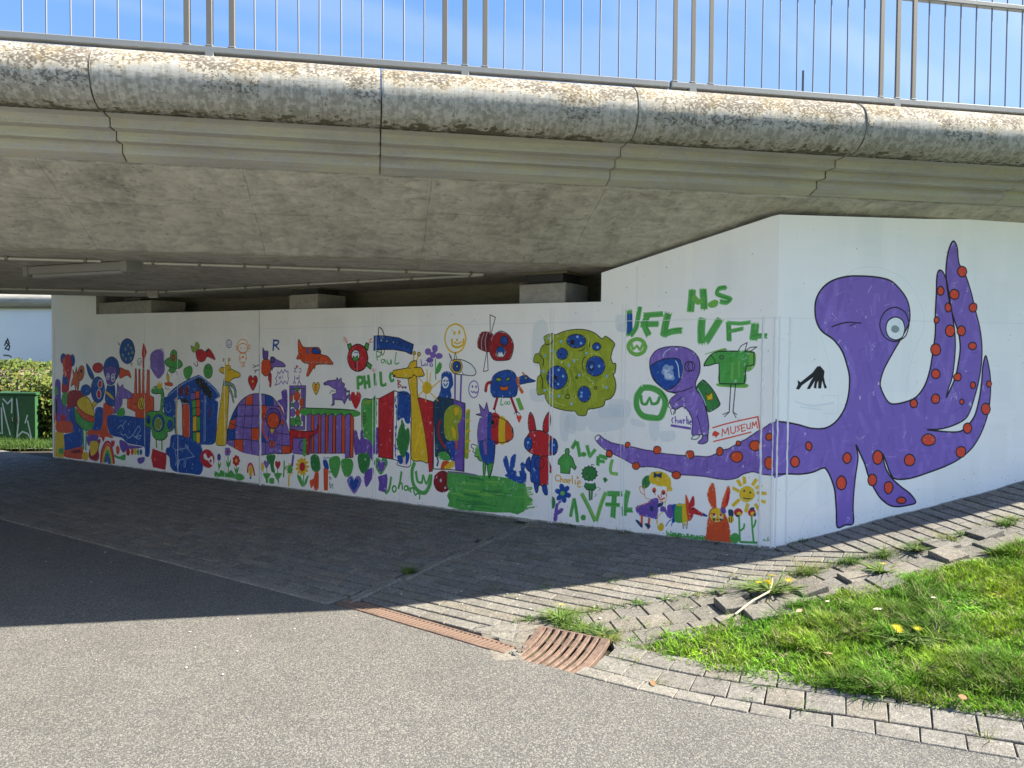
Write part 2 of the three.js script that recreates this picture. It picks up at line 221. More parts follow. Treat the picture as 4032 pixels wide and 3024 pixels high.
// border stones: 16 cm squares between bricks and lawn (partly heaved), and along the asphalt
{
  const r = rng(41), g = thing('stone_border', 'uneven border of square concrete stones between the bricks and the grass, some heaved up', null, { kind: 'structure' });
  const a = xz(1.1, .17), b = xz(3.72, 2.85), f = frameOf(a, [b[0] - a[0], b[1] - a[1]]), Ln = Math.hypot(b[0] - a[0], b[1] - a[1]);
  for (let row = 0; row < 3; row++) for (let p = -.1 + (row % 2) * .085; p < Ln + 1.8; p += .168) {
    const x = p + .08, q = row * .166 + .085, [wx, wz] = f.w(x, q), [s, v] = svOf(wx, wz); if (v < .3 && s > 1.40) continue;
    const heave = r() < (x > 1.35 ? .42 : 0) ? 1 : .1, e = .0815 + .001 * r();
    const up = heave * (.01 + .03 * r()), tl = [heave * (r() - .4) * .26, heave * (r() - .6) * .2];
    const poly = [[-e, -e], [e, -e], [e, e], [-e, e]].map(c => [c[0] + (r() - .5) * .008, c[1] + (r() - .5) * .008]);
    const o = part('border_stone', prism(poly, .09, .0045, [r() * 3, r() * 3]), paverMats[[3, 1, 3, 4][r() * 4 | 0]], g), m = basisAt(f, x, q, tl); m.elements[13] += up - .002; o.applyMatrix4(m); o.rotateY((r() - .5) * .08 * (x > 1.4 ? 2 : 1));
  }
  { const pl = f3 => toFrame(f3, [svPlane(-1, .2, 1.375), svPlane(.0435, 1, -.085), svPlane(1.023, -1, .195 - 1.023 * 1.125 - .01), svPlane(1, 0, -.9)]); const fz = frameOf(xz(1.0, -.1), [E1[0] + N1[0] * .5, E1[1] + N1[1] * .5]);
    for (let p = -.4; p < .9; p += .15) for (let q = -.7; q < .4; q += .15) { const poly = clipPoly([[p, q], [p + .143, q + .01 * r()], [p + .143, q + .143], [p, q + .14]], pl(fz)); if (poly.length < 3 || area(poly) < .0012) continue; const cx = poly.reduce((a2, c) => a2 + c[0], 0) / poly.length, cy = poly.reduce((a2, c) => a2 + c[1], 0) / poly.length, m = basisAt(fz, cx, cy); m.elements[13] += .002; const o = part('border_stone', prism(poly.map(c => [c[0] - cx, c[1] - cy]), .08, .006, [r() * 3, r() * 3]), paverMats[[0, 2, 4][r() * 3 | 0]], g); o.applyMatrix4(m); } }
  const k = thing('stone_border', 'pale square stones along the sunny asphalt edge, grass tufts in the joints', null, { kind: 'structure' });
  const es = [1.86, 2.27, 2.63, 3.15, 3.73, 5, 9], ev = [-.14, -.13, -.085, .015, .1, .33, 1.2];
  for (let row = 0; row < 3; row++) for (let s = [1.82, 1.852, 1.865][row] - (row === 1 ? .0 : .0); s < 6.5; s += .171) {
    const e = interp(s, es, ev), e2 = interp(s + .17, es, ev), v = e + [.045, .178, .334][row], w = row ? .075 : .052, f2 = frameOf(xz(s + .085, (e + e2) / 2 + (v - e) + (row ? 0 : -.005)), [E1[0] * .171 + N1[0] * (e2 - e), E1[1] * .171 + N1[1] * (e2 - e)]);
    const poly = [[-.0838, -w], [.0838, -w], [.0838, w], [-.0838, w]].map(c => [c[0] + (r() - .5) * .004, c[1] + (r() - .5) * .004]);
    const o = part('border_stone', prism(poly, .09, .0035, [r() * 3, r() * 3]), paverMats[[0, 2, 4, 0, 1][r() * 5 | 0]], k), m = basisAt(f2, 0, 0, [(r() - .5) * .02, (r() - .5) * .02]); m.elements[13] += .004 + r() * .004; o.applyMatrix4(m);
  }
}
// ---------------------------------------------------------------- drains
{
  const rustT = colorTex(256, 256, (u, v) => { const a = fbm(u, v, 8, 8, 4, 91), b = fbm(u, v, 60, 60, 2, 92); const dirt = sstep(.56, .66, fbm(u, v, 14, 14, 4, 93)), k = (.7 + .5 * a + .35 * (b - .5)) * (1 - .28 * dirt); return [.20 * k, .133 * k, .098 * k]; });
  const rust = std({ map: rustT, roughness: .8, metalness: .15, bumpMap: T.concreteBump, bumpScale: .001 });
  // slotted channel, 1.38 m long
  const c = thing('channel_drain', 'long rusty slotted channel grate between the asphalt and the bricks', 'drain');
  const a = xz(-.01, .008), b = xz(1.375, -.075), f = frameOf(a, [b[0] - a[0], b[1] - a[1]]), L = Math.hypot(b[0] - a[0], b[1] - a[1]), m = basisAt(f, L / 2, 0); m.elements[13] = .006;
  const put = (name, g, mt) => part(name, g, mt, c).applyMatrix4(m);
  put('rail', bbox(L, .022, .018, .003, 0, -.011, -.052), rust); put('rail', bbox(L, .022, .018, .003, 0, -.011, .052), rust);
  put('channel_trough', mergeGeometries([box(L, .1, .008, 0, -.06, -.066), box(L, .1, .008, 0, -.06, .066), box(L, .008, .13, 0, -.112, 0)]), rust);
  const bar = bbox(.0165, .009, .09, .0025, 0, -.005, 0), n = 42; bar.rotateY(-.12);
  for (let i = 0; i < n; i++) { const g = bar.clone(); g.translate(-L / 2 + (i + .5) * L / n, 0, 0); put('grate_bar', g, rust); }
  const er = rng(77); // crumbled mortar at the open end of the channel
  for (let i = 0; i < 9; i++) { const g = new THREE.DodecahedronGeometry(.008 + .014 * er(), 0), p = g.attributes.position; for (let k = 0; k < p.count; k++) p.setY(k, p.getY(k) * .6); const P = P3(1.39 + er() * .05, -.12 + er() * .12, .004); g.translate(P.x, P.y, P.z); const o = new THREE.Mesh(g, paverMats[i % 3]); thing('mortar_crumb', 'small crumb of broken mortar at the end of the slotted channel', 'rubble', { object: o, group: 'crumbs at the channel end' }); }
  // dished gully grate with eight curved bars
  const q = thing('gully_grate', 'rusty dished gully grate of curved bars beside the grass', 'drain');
  const o = xz(1.615, .0), f2 = frameOf(o, [E1[0] + N1[0] * .06, E1[1] + N1[1] * .06]), m2 = basisAt(f2, 0, 0); m2.elements[13] = .0;
  const prof = z =>   .004 + .06 * Math.pow(clamp((.17 - z) / .36), 2.2) - .010 * Math.sin(Math.PI * clamp((.17 - z) / .36));             // z: +.17 at the asphalt, -.19 at the back
  const strip = (x, w, h, dz0 = .165, dz1 = -.19, skew = .09) => { const pos = [], idx = [], N = 12; for (let i = 0; i <= N; i++) { const z = mix(dz0, dz1, i / N), y = prof(z), xx = x - z * skew; for (const [dx, dy] of [[-w / 2 + .003, 0], [w / 2 - .003, 0], [w / 2, -.004], [w / 2 - .002, -h], [-w / 2 + .002, -h], [-w / 2, -.004]]) pos.push(xx + dx, y + dy, z); }
    for (let i = 0; i < N; i++) for (let k = 0; k < 6; k++) { const A = i * 6 + k, B = i * 6 + (k + 1) % 6, C = A + 6, D = B + 6; idx.push(A, B, D, A, D, C); } for (const s of [0, N * 6]) idx.push(s, s + 1, s + 2, s, s + 2, s + 5, s + 2, s + 3, s + 4, s + 2, s + 4, s + 5);
    const g = new THREE.BufferGeometry(); g.setAttribute('position', new THREE.Float32BufferAttribute(pos, 3)); g.setIndex(idx); const gg = g.toNonIndexed(); gg.computeVertexNormals(); const uv = []; for (let i = 0; i < gg.attributes.position.count; i++) uv.push(gg.attributes.position.getX(i) * 4, gg.attributes.position.getZ(i) * 4); gg.setAttribute('uv', new THREE.Float32BufferAttribute(uv, 2)); return gg; };
  const put2 = (name, g, mt, label) => part(name, g, mt, q, label).applyMatrix4(m2);
  put2('side_plate', strip(-.195, .05, .03), rust); put2('side_plate', strip(.195, .05, .03), rust);
  for (let i = 0; i < 7; i++) put2('grate_bar', strip(-.143 + i * .0477, .027, .016), rust);
  put2('front_lip', bbox(.44, .02, .012, .003, -.015, -.006, .17), rust); put2('back_rail', bbox(.43, .03, .014, .003, .02, .048, -.197), rust);
  put2('sump', mergeGeometries([box(.44, .2, .01, 0, -.13, .17), box(.44, .2, .01, 0, -.12, -.2), box(.01, .2, .36, -.22, -.125, -.015), box(.01, .2, .36, .22, -.125, -.015), box(.44, .01, .37, 0, -.23, -.015)]), rust);
}

// ---------------------------------------------------------------- abutment with the mural
const COL = { P: '#7d62b4', V: '#684aa4', B: '#10479c', G: '#4a9f45', J: '#2f7d3a', I: '#6fb04a', F: '#8da73c', U: '#94a224', T: '#7d9120', O: '#d64d1c', S: '#da462c', C: '#d2622c', A: '#e6873a', R: '#bd1d26', Q: '#9a1820', N: '#74161b', Y: '#e0b81c', y: '#dba832', K: '#141216', D: '#1a1c2a', Z: '#143a58', W: '#e9ecec', H: '#b7cbe2', X: '#8b9694', b: '#83b2e2', i: '#c4d684', M: '#6c6782', w: 'rgba(228,233,240,.55)', '~': 'rgba(196,206,214,.38)' };
const MURAL_A = [
[0,'~',1,0,[-284,284,-254,277,-256,268,-281,271]],
[0,'~',1,0,[-321,492,-298,489,-300,460,-319,462]],
[0,'~',1,0,[-333,319,-289,319,-290,287,-328,290]],
[0,'~',1,0,[-223,260,-193,264,-192,247,-218,242]],
[0,'~',1,0,[-245,285,-225,284,-227,245,-242,248]],
[0,'V',1,1,[-2568,309,-2536,306,-2534,264,-2528,238,-2480,207,-2475,162,-2536,159,-2577,160,-2578,251],'painted_strip'],
[0,'G',1,1,[-2578,281,-2557,285,-2554,261,-2575,257]],
[0,'G',1,0,[-2516,265,-2487,272,-2485,245,-2497,222,-2517,223,-2528,244]],
[0,'D',1,1,[-2579,236,-2561,233,-2562,167,-2580,160]],
[0,'R',1,1,[-2582,190,-2562,185,-2564,156,-2582,154]],
[0,'Q',1,1,[-2473,272,-2397,276,-2372,261,-2414,239,-2431,218,-2480,208,-2491,233],'painted_red_block'],
[0,'B',1,1,[-2471,210,-2437,212,-2426,174,-2390,149,-2388,82,-2411,69,-2514,57,-2519,109,-2452,128,-2475,165],'painted_blue_block'],
[0,'Y',1,1,[-2575,121,-2519,121,-2514,37,-2567,30,-2584,38,-2578,154,-2565,158],'painted_yellow_post'],
[0,'G',1,1,[-2549,59,-2520,64,-2520,46,-2546,44]],
[0,'R',1,1,[-2499,175,-2505,164,-2519,159,-2534,163,-2539,173,-2533,183,-2519,188,-2504,184]],
[0,'O',1,1,[-2559,158,-2466,163,-2452,149,-2458,126,-2560,123],'painted_orange_block'],
[0,'O',1,1,[-2511,54,-2462,65,-2388,79,-2383,59,-2389,37,-2440,33,-2508,35],'painted_orange_base'],
[0,'N',1,0,[-2468,56,-2417,68,-2394,61,-2434,52]],
[0,'B',1,1,[-2494,389,-2500,376,-2513,370,-2527,376,-2532,389,-2526,402,-2513,407,-2499,402]],
[8,'K',1,0,[-2494,389,-2500,376,-2513,370,-2527,376,-2532,389,-2526,402,-2513,407,-2499,402,-2494,389]],
[0,'B',1,1,[-2433,384,-2438,369,-2450,363,-2462,369,-2467,383,-2462,398,-2450,404,-2438,398]],
[8,'K',1,0,[-2433,384,-2438,369,-2450,363,-2462,369,-2467,383,-2462,398,-2450,404,-2438,398,-2433,384]],
[0,'R',1,1,[-2496,401,-2465,401,-2454,364,-2463,326,-2472,302,-2478,275,-2493,269,-2525,269,-2521,307,-2515,331,-2506,349,-2503,373],'painted_red_robot'],
[0,'B',1,1,[-2515,325,-2483,317,-2487,297,-2514,298]],
[0,'O',1,1,[-2517,387,-2501,389,-2503,358,-2515,358]],
[0,'O',1,1,[-2515,352,-2497,352,-2495,334,-2509,331]],
[10,'W',1,0,[-2503,343,-2492,331]],
[10,'W',1,0,[-2502,325,-2495,334]],
[0,'C',1,1,[-2461,290,-2455,311,-2445,326,-2449,350,-2436,338,-2423,359,-2419,343,-2404,315,-2410,283,-2419,281,-2425,297,-2430,275,-2438,298,-2451,295],'painted_orange_cat'],
[7,'K',1,0,[-2461,290,-2455,311,-2445,326,-2449,350,-2436,338,-2423,359,-2419,343,-2404,315,-2410,283,-2419,281,-2425,297,-2430,275,-2438,298,-2451,295,-2461,290]],
[0,'C',1,1,[-2371,338,-2383,319,-2400,312,-2414,321,-2415,340,-2403,359,-2385,365,-2372,357]],
[8,'K',1,0,[-2371,338,-2383,319,-2400,312,-2414,321,-2415,340,-2403,359,-2385,365,-2372,357,-2371,338]],
[0,'D',1,1,[-2382,346,-2384,342,-2390,340,-2396,342,-2398,346,-2396,351,-2390,353,-2384,351]],
[16,'D',1,0,[-2409,344,-2404,327]],
[16,'D',1,0,[-2387,330,-2385,324]],
[0,'B',1,1,[-2357,373,-2335,360,-2307,329,-2322,319,-2346,340]],
[6,'K',1,0,[-2357,373,-2335,360,-2307,329,-2322,319,-2346,340,-2357,373]],
[0,'B',1,1,[-2327,281,-2337,267,-2361,261,-2385,266,-2395,279,-2385,293,-2360,299,-2337,294]],
[6,'K',1,0,[-2327,281,-2337,267,-2361,261,-2385,266,-2395,279,-2385,293,-2360,299,-2337,294,-2327,281]],
[39,'G',1,0,[-2383,147,-2381,112,-2379,75]],
[35,'G',1,0,[-2359,145,-2362,107,-2365,71]],
[0,'G',1,1,[-2440,211,-2426,209,-2398,187,-2360,174,-2305,173,-2311,151,-2355,138,-2399,149,-2432,173]],
[6,'K',1,0,[-2440,211,-2426,209,-2398,187,-2360,174,-2305,173,-2311,151,-2355,138,-2399,149,-2432,173,-2440,211]],
[0,'O',1,1,[-2426,227,-2406,214,-2354,196,-2308,188,-2308,171,-2360,174,-2415,198]],
[6,'K',1,0,[-2426,227,-2406,214,-2354,196,-2308,188,-2308,171,-2360,174,-2415,198,-2426,227]],
[0,'Y',1,1,[-2408,248,-2375,258,-2347,253,-2321,231,-2308,203,-2308,190,-2359,197,-2409,216,-2422,233],'painted_round_bird','painted round bird with yellow back and blue head'],
[8,'K',1,0,[-2408,248,-2375,258,-2347,253,-2321,231,-2308,203,-2308,190,-2359,197,-2409,216,-2422,233,-2408,248]],
[0,'Y',1,1,[-2318,217,-2313,240,-2280,243,-2305,223]],
[6,'K',1,0,[-2318,217,-2313,240,-2280,243,-2305,223,-2318,217]],
[0,'B',1,1,[-2299,215,-2275,224,-2247,214,-2253,151,-2311,138,-2322,147,-2305,171]],
[0,'O',1,1,[-2246,237,-2200,234,-2182,208,-2221,193,-2219,142,-2188,124,-2248,120,-2280,120,-2355,125,-2333,142,-2269,145,-2250,191],'painted_orange_trunk'],
[0,'B',1,1,[-2238,285,-2252,253,-2283,239,-2315,251,-2328,282,-2314,315,-2282,328,-2251,316]],
[8,'K',1,0,[-2238,285,-2252,253,-2283,239,-2315,251,-2328,282,-2314,315,-2282,328,-2251,316,-2238,285]],
[0,'W',1,1,[-2254,304,-2258,294,-2268,289,-2278,293,-2282,303,-2278,313,-2268,318,-2258,314]],
[0,'R',1,1,[-2258,304,-2261,295,-2268,292,-2276,295,-2279,303,-2275,312,-2268,315,-2260,312]],
[0,'W',1,1,[-2261,269,-2266,257,-2277,252,-2287,256,-2292,268,-2287,280,-2276,285,-2265,280]],
[0,'R',1,1,[-2265,269,-2268,259,-2277,255,-2285,258,-2288,268,-2285,278,-2276,282,-2268,278]],
[0,'R',1,1,[-2248,360,-2258,348,-2282,342,-2306,347,-2316,359,-2305,371,-2281,376,-2258,372]],
[6,'K',1,0,[-2248,360,-2258,348,-2282,342,-2306,347,-2316,359,-2305,371,-2281,376,-2258,372,-2248,360]],
[0,'O',1,1,[-2145,361,-2113,355,-2089,350,-2078,328,-2103,336,-2146,327]],
[4,'K',1,0,[-2145,361,-2113,355,-2089,350,-2078,328,-2103,336,-2146,327,-2145,361]],
[0,'B',1,1,[-2220,303,-2179,301,-2174,256,-2178,232,-2220,235,-2238,254]],
[6,'K',1,0,[-2220,303,-2179,301,-2174,256,-2178,232,-2220,235,-2238,254,-2220,303]],
[0,'B',1,1,[-2147,357,-2161,328,-2196,315,-2231,326,-2246,356,-2231,385,-2195,397,-2161,386],'painted_hooded_alien','painted alien with blue hood and purple face'],
[8,'K',1,0,[-2147,357,-2161,328,-2196,315,-2231,326,-2246,356,-2231,385,-2195,397,-2161,386,-2147,357]],
[0,'V',1,1,[-2232,361,-2168,362,-2174,315,-2199,304,-2225,308,-2232,330]],
[5,'K',1,0,[-2232,361,-2168,362,-2174,315,-2199,304,-2225,308,-2232,330,-2232,361]],
[9,'W',1,0,[-2225,304,-2202,300,-2179,305]],
[0,'W',1,1,[-2208,331,-2211,323,-2218,319,-2225,323,-2227,330,-2224,338,-2218,342,-2211,339]],
[0,'V',1,1,[-2211,331,-2213,325,-2218,322,-2222,325,-2224,331,-2222,337,-2218,339,-2213,337]],
[0,'W',1,1,[-2214,331,-2215,328,-2217,327,-2220,328,-2221,331,-2220,333,-2217,335,-2215,334]],
[0,'W',1,1,[-2176,327,-2180,318,-2187,314,-2195,317,-2198,327,-2194,336,-2187,340,-2179,337]],
[0,'V',1,1,[-2180,327,-2182,320,-2187,317,-2192,320,-2194,327,-2192,334,-2187,337,-2182,334]],
[0,'W',1,1,[-2183,328,-2184,325,-2187,323,-2190,325,-2191,328,-2189,331,-2187,332,-2184,331]],
[0,'Y',1,1,[-2238,281,-2205,272,-2182,253,-2220,267]],
[0,'P',1,1,[-2161,310,-2147,296,-2128,306,-2121,294,-2089,284,-2063,271,-2085,260,-2129,258,-2134,238,-2170,209,-2185,208,-2174,251,-2164,279],'painted_purple_wolf'],
[4,'K',1,0,[-2161,310,-2147,296,-2128,306,-2121,294,-2089,284,-2063,271,-2085,260,-2129,258,-2134,238,-2170,209,-2185,208,-2174,251,-2164,279,-2161,310]],
[0,'B',1,1,[-2055,417,-2069,387,-2101,375,-2133,387,-2146,416,-2132,446,-2100,458,-2068,446],'painted_spotted_ball'],
[7,'K',1,0,[-2055,417,-2069,387,-2101,375,-2133,387,-2146,416,-2132,446,-2100,458,-2068,446,-2055,417]],
[0,'F',1,1,[-2105,422,-2107,419,-2110,418,-2113,419,-2114,422,-2113,425,-2110,426,-2107,425]],
[0,'F',1,1,[-2089,437,-2090,434,-2094,433,-2097,434,-2098,437,-2097,440,-2093,441,-2090,440]],
[0,'F',1,1,[-2074,427,-2075,424,-2078,423,-2081,424,-2082,427,-2081,430,-2078,432,-2075,430]],
[0,'F',1,1,[-2086,408,-2087,405,-2090,404,-2094,405,-2095,408,-2093,411,-2090,413,-2087,411]],
[0,'F',1,1,[-2103,390,-2105,387,-2108,386,-2111,387,-2112,390,-2111,394,-2108,395,-2105,394]],
[0,'F',1,1,[-2074,393,-2075,390,-2078,389,-2082,390,-2083,393,-2081,396,-2078,398,-2075,396]],
[0,'F',1,1,[-2120,404,-2122,401,-2125,400,-2128,401,-2129,404,-2128,407,-2125,408,-2122,407]],
[0,'F',1,1,[-2064,412,-2065,409,-2069,408,-2072,409,-2073,412,-2072,416,-2068,417,-2065,416]],
[6,'K',1,0,[-2157,447,-2142,433]],
[6,'K',1,0,[-2152,437,-2144,443]],
[6,'K',1,0,[-2079,380,-2071,366]],
[6,'K',1,0,[-2081,374,-2069,376]],
[0,'B',1,1,[-2221,194,-2140,202,-2015,199,-1971,198,-1972,114,-1978,78,-2001,79,-2006,106,-2096,111,-2135,127,-2186,130,-2214,142],'painted_blue_field'],
[0,'G',1,1,[-2165,213,-2129,228,-2115,214,-2125,200,-2160,200]],
[9,'H',1,0,[-2158,157,-2140,169,-2123,156,-2130,167,-2108,186]],
[9,'H',1,0,[-2140,141,-2125,136,-2113,140,-2096,129,-2071,140,-2047,163,-2035,172,-2026,159,-2052,134,-2023,143,-2035,129,-2069,139]],
[0,'V',1,1,[-2355,119,-2290,126,-2288,106,-2339,86,-2355,96]],
[0,'Q',1,1,[-2339,74,-2290,106,-2269,113,-2275,76,-2281,44,-2302,36,-2340,43]],
[0,'Y',1,1,[-2333,100,-2285,101,-2290,72,-2323,52,-2335,63]],
[0,'Y',1,1,[-2344,49,-2351,38,-2367,32,-2383,35,-2390,45,-2383,57,-2367,62,-2350,59]],
[0,'W',1,1,[-2176,83,-2192,50,-2228,34,-2265,44,-2280,75,-2264,109,-2227,124,-2191,114]],
[34,'R',1,0,[-2268,36,-2262,71,-2243,99,-2225,107,-2206,102,-2191,73,-2183,39]],
[34,'O',1,0,[-2261,37,-2255,66,-2239,90,-2225,97,-2210,92,-2197,67,-2190,38]],
[34,'Y',1,0,[-2254,37,-2248,61,-2235,81,-2225,87,-2214,82,-2203,61,-2197,38]],
[34,'G',1,0,[-2246,38,-2241,55,-2231,71,-2225,77,-2218,72,-2209,55,-2204,37]],
[34,'B',1,0,[-2239,39,-2235,50,-2227,62,-2225,66,-2223,62,-2216,49,-2212,37]],
[34,'V',1,0,[-2232,39,-2228,45,-2223,53,-2225,56,-2227,52,-2222,43,-2219,36]],
[0,'R',1,1,[-2251,119,-2248,122,-2244,122,-2242,118,-2244,114,-2251,107,-2257,113,-2259,117,-2257,121,-2253,122]],
[0,'R',1,1,[-2190,109,-2187,114,-2182,114,-2179,109,-2182,102,-2190,92,-2199,101,-2201,107,-2199,113,-2193,114]],
[0,'V',1,1,[-2148,118,-2116,115,-2091,106,-2016,105,-2043,98,-2101,91,-2126,78,-2146,93]],
[0,'O',1,1,[-2150,85,-2153,74,-2161,69,-2169,73,-2172,83,-2169,94,-2161,99,-2153,95]],
[0,'R',1,1,[-2088,82,-2091,74,-2099,70,-2107,73,-2110,81,-2106,89,-2099,93,-2091,90]],
[0,'O',1,1,[-2066,85,-2069,78,-2075,74,-2080,77,-2083,84,-2080,92,-2074,95,-2068,93]],
[0,'Y',1,1,[-2048,87,-2051,79,-2057,76,-2062,78,-2065,86,-2062,93,-2056,97,-2051,94]],
[0,'G',1,1,[-2034,86,-2036,79,-2041,76,-2045,79,-2047,85,-2045,93,-2041,96,-2036,93]],
[0,'B',1,1,[-2017,88,-2019,81,-2024,78,-2029,80,-2031,87,-2029,93,-2024,96,-2019,94]],
[0,'G',1,1,[-2182,68,-2151,62,-2116,73,-2119,54,-2146,54,-2179,59]],
[0,'O',0,1,[-2073,262,-2068,277,-2060,278,-2054,359,-2047,359,-2044,278,-2036,278,-2034,358,-2026,358,-2023,279,-2015,279,-2011,357,-2001,357,-1999,280,-1991,280,-1985,356,-1973,356,-1973,275,-1949,268,-1949,225,-1974,221,-1974,199,-2054,198,-2054,218,-2102,229,-2102,260],'painted_factory','painted orange factory with four chimneys and round emblem'],
[6,'K',0,0,[-2073,262,-2068,277,-2060,278,-2054,359,-2047,359,-2044,278,-2036,278,-2034,358,-2026,358,-2023,279,-2015,279,-2011,357,-2001,357,-1999,280,-1991,280,-1985,356,-1973,356,-1973,275,-1949,268,-1949,225,-1974,221,-1974,199,-2054,198,-2054,218,-2102,229,-2102,260,-2073,262]],
[0,'Y',1,1,[-1996,247,-2002,232,-2018,225,-2034,230,-2040,245,-2033,261,-2018,268,-2002,262]],
[6,'K',1,0,[-1996,247,-2002,232,-2018,225,-2034,230,-2040,245,-2033,261,-2018,268,-2002,262,-1996,247]],
[8,'K',1,0,[-2032,255,-2023,231,-2017,246,-2011,231,-2002,257]],
[8,'K',1,0,[-2028,262,-2018,248,-2008,264]],
[6,'K',1,0,[-2066,243,-2040,244]],
[5,'K',1,0,[-2016,382,-2020,374,-2029,371,-2038,374,-2041,382,-2037,390,-2028,393,-2019,390,-2016,382]],
[6,'K',1,0,[-2035,385,-2031,382,-2035,377,-2030,377]],
[6,'K',1,0,[-2025,386,-2022,382,-2025,378]],
[0,'R',1,1,[-2008,439,-2000,441,-1995,428,-1989,414,-1997,396,-2004,361,-2010,361,-2011,393,-2015,408,-2011,425],'painted_red_flame'],
[0,'P',1,1,[-1964,408,-1931,422,-1901,417,-1894,396,-1888,359,-1902,341,-1922,330,-1942,340,-1962,361,-1968,384],'painted_purple_cloud'],
[9,'V',1,0,[-1959,402,-1970,390,-1959,381,-1970,366,-1955,358]],
[9,'V',1,0,[-1916,421,-1901,424,-1894,414,-1891,396]],
[0,'G',1,1,[-1819,401,-1826,387,-1840,382,-1854,387,-1860,401,-1854,415,-1840,421,-1825,415]],
[6,'K',1,0,[-1819,401,-1826,387,-1840,382,-1854,387,-1860,401,-1854,415,-1840,421,-1825,415,-1819,401]],
[0,'G',1,1,[-1794,374,-1812,364,-1847,363,-1879,372,-1889,385,-1871,395,-1835,396,-1804,387],'painted_green_saucer'],
[6,'K',1,0,[-1794,374,-1812,364,-1847,363,-1879,372,-1889,385,-1871,395,-1835,396,-1804,387,-1794,374]],
[0,'G',1,1,[-1830,358,-1835,352,-1848,349,-1861,351,-1867,358,-1861,364,-1848,367,-1835,365]],
[4,'K',1,0,[-1830,358,-1835,352,-1848,349,-1861,351,-1867,358,-1861,364,-1848,367,-1835,365,-1830,358]],
[0,'R',1,1,[-1833,397,-1835,389,-1842,386,-1849,389,-1852,397,-1849,404,-1842,408,-1835,404]],
[0,'G',1,1,[-1837,397,-1838,393,-1841,392,-1844,393,-1846,397,-1844,400,-1841,401,-1838,400]],
[5,'K',1,0,[-1869,359,-1879,341]],
[4,'K',1,0,[-1852,348,-1850,338]],
[4,'K',1,0,[-1826,354,-1823,343]],
[0,'R',1,1,[-1726,417,-1701,423,-1679,416,-1665,425,-1647,414,-1632,392,-1670,401,-1683,389,-1706,385,-1722,395],'painted_red_bird'],
[4,'K',1,0,[-1726,417,-1701,423,-1679,416,-1665,425,-1647,414,-1632,392,-1670,401,-1683,389,-1706,385,-1722,395,-1726,417]],
[0,'F',1,1,[-1751,434,-1733,430,-1729,442,-1718,444,-1708,430,-1729,415,-1745,417]],
[3,'K',1,0,[-1751,434,-1733,430,-1729,442,-1718,444,-1708,430,-1729,415,-1745,417,-1751,434]],
[14,'R',1,0,[-1721,386,-1717,374]],
[0,'D',1,1,[-1667,418,-1669,415,-1672,413,-1675,415,-1676,418,-1675,421,-1672,422,-1669,421]],
[6,'K',1,0,[-1738,382,-1729,374]],
[6,'K',1,0,[-1729,371,-1717,375]],
[0,'G',1,1,[-1789,360,-1771,369,-1751,370,-1745,354,-1765,330,-1785,340],'painted_green_balloon'],
[4,'K',1,0,[-1789,360,-1771,369,-1751,370,-1745,354,-1765,330,-1785,340,-1789,360]],
[0,'G',1,1,[-1645,358,-1651,342,-1667,336,-1682,342,-1688,357,-1682,372,-1666,379,-1651,373],'painted_green_mask'],
[6,'K',1,0,[-1645,358,-1651,342,-1667,336,-1682,342,-1688,357,-1682,372,-1666,379,-1651,373,-1645,358]],
[4,'K',1,0,[-1669,367,-1671,365,-1674,364,-1676,365,-1678,367,-1676,370,-1674,371,-1671,370,-1669,367]],
[4,'K',1,0,[-1653,366,-1654,364,-1657,363,-1659,364,-1661,366,-1659,369,-1657,370,-1654,369,-1653,366]],
[4,'K',1,0,[-1663,351,-1665,347,-1668,345,-1671,346,-1672,350,-1671,354,-1668,356,-1665,354,-1663,351]],
[0,'O',1,1,[-1845,312,-1852,308,-1869,308,-1884,310,-1890,315,-1882,318,-1866,319,-1850,317]],
[3,'K',1,0,[-1845,312,-1852,308,-1869,308,-1884,310,-1890,315,-1882,318,-1866,319,-1850,317,-1845,312]],
[0,'Y',1,1,[-1864,334,-1864,324,-1868,320,-1874,323,-1878,332,-1878,341,-1874,346,-1868,343]],
[3,'K',1,0,[-1864,334,-1864,324,-1868,320,-1874,323,-1878,332,-1878,341,-1874,346,-1868,343,-1864,334]],
[3,'K',1,0,[-1885,309,-1887,298,-1880,302,-1875,295,-1870,301,-1863,294]],
[28,'G',1,0,[-1938,137,-1935,110]],
[28,'G',1,0,[-1906,136,-1906,104]],
[0,'G',1,1,[-1960,293,-1942,304,-1907,302,-1895,286,-1892,257,-1902,226,-1873,213,-1844,211,-1836,193,-1849,169,-1876,162,-1876,150,-1896,136,-1934,134,-1956,145,-1966,168,-1995,175,-1996,208,-1969,224,-1920,226,-1912,250,-1910,280,-1942,281,-1960,284],'painted_green_dinosaur','painted green long-necked dinosaur with blue round loudspeakers'],
[8,'K',1,0,[-1960,293,-1942,304,-1907,302,-1895,286,-1892,257,-1902,226,-1873,213,-1844,211,-1836,193,-1849,169,-1876,162,-1876,150,-1896,136,-1934,134,-1956,145,-1966,168,-1995,175,-1996,208,-1969,224,-1920,226,-1912,250,-1910,280,-1942,281,-1960,284,-1960,293]],
[0,'B',1,1,[-1890,189,-1900,169,-1923,160,-1947,166,-1957,186,-1946,206,-1923,215,-1899,208]],
[6,'K',1,0,[-1890,189,-1900,169,-1923,160,-1947,166,-1957,186,-1946,206,-1923,215,-1899,208,-1890,189]],
[0,'F',1,1,[-1902,186,-1909,171,-1925,164,-1940,169,-1947,184,-1940,199,-1924,206,-1909,201]],
[8,'D',1,0,[-1912,186,-1916,176,-1926,172,-1935,175,-1939,184,-1935,194,-1925,198,-1916,195,-1912,186]],
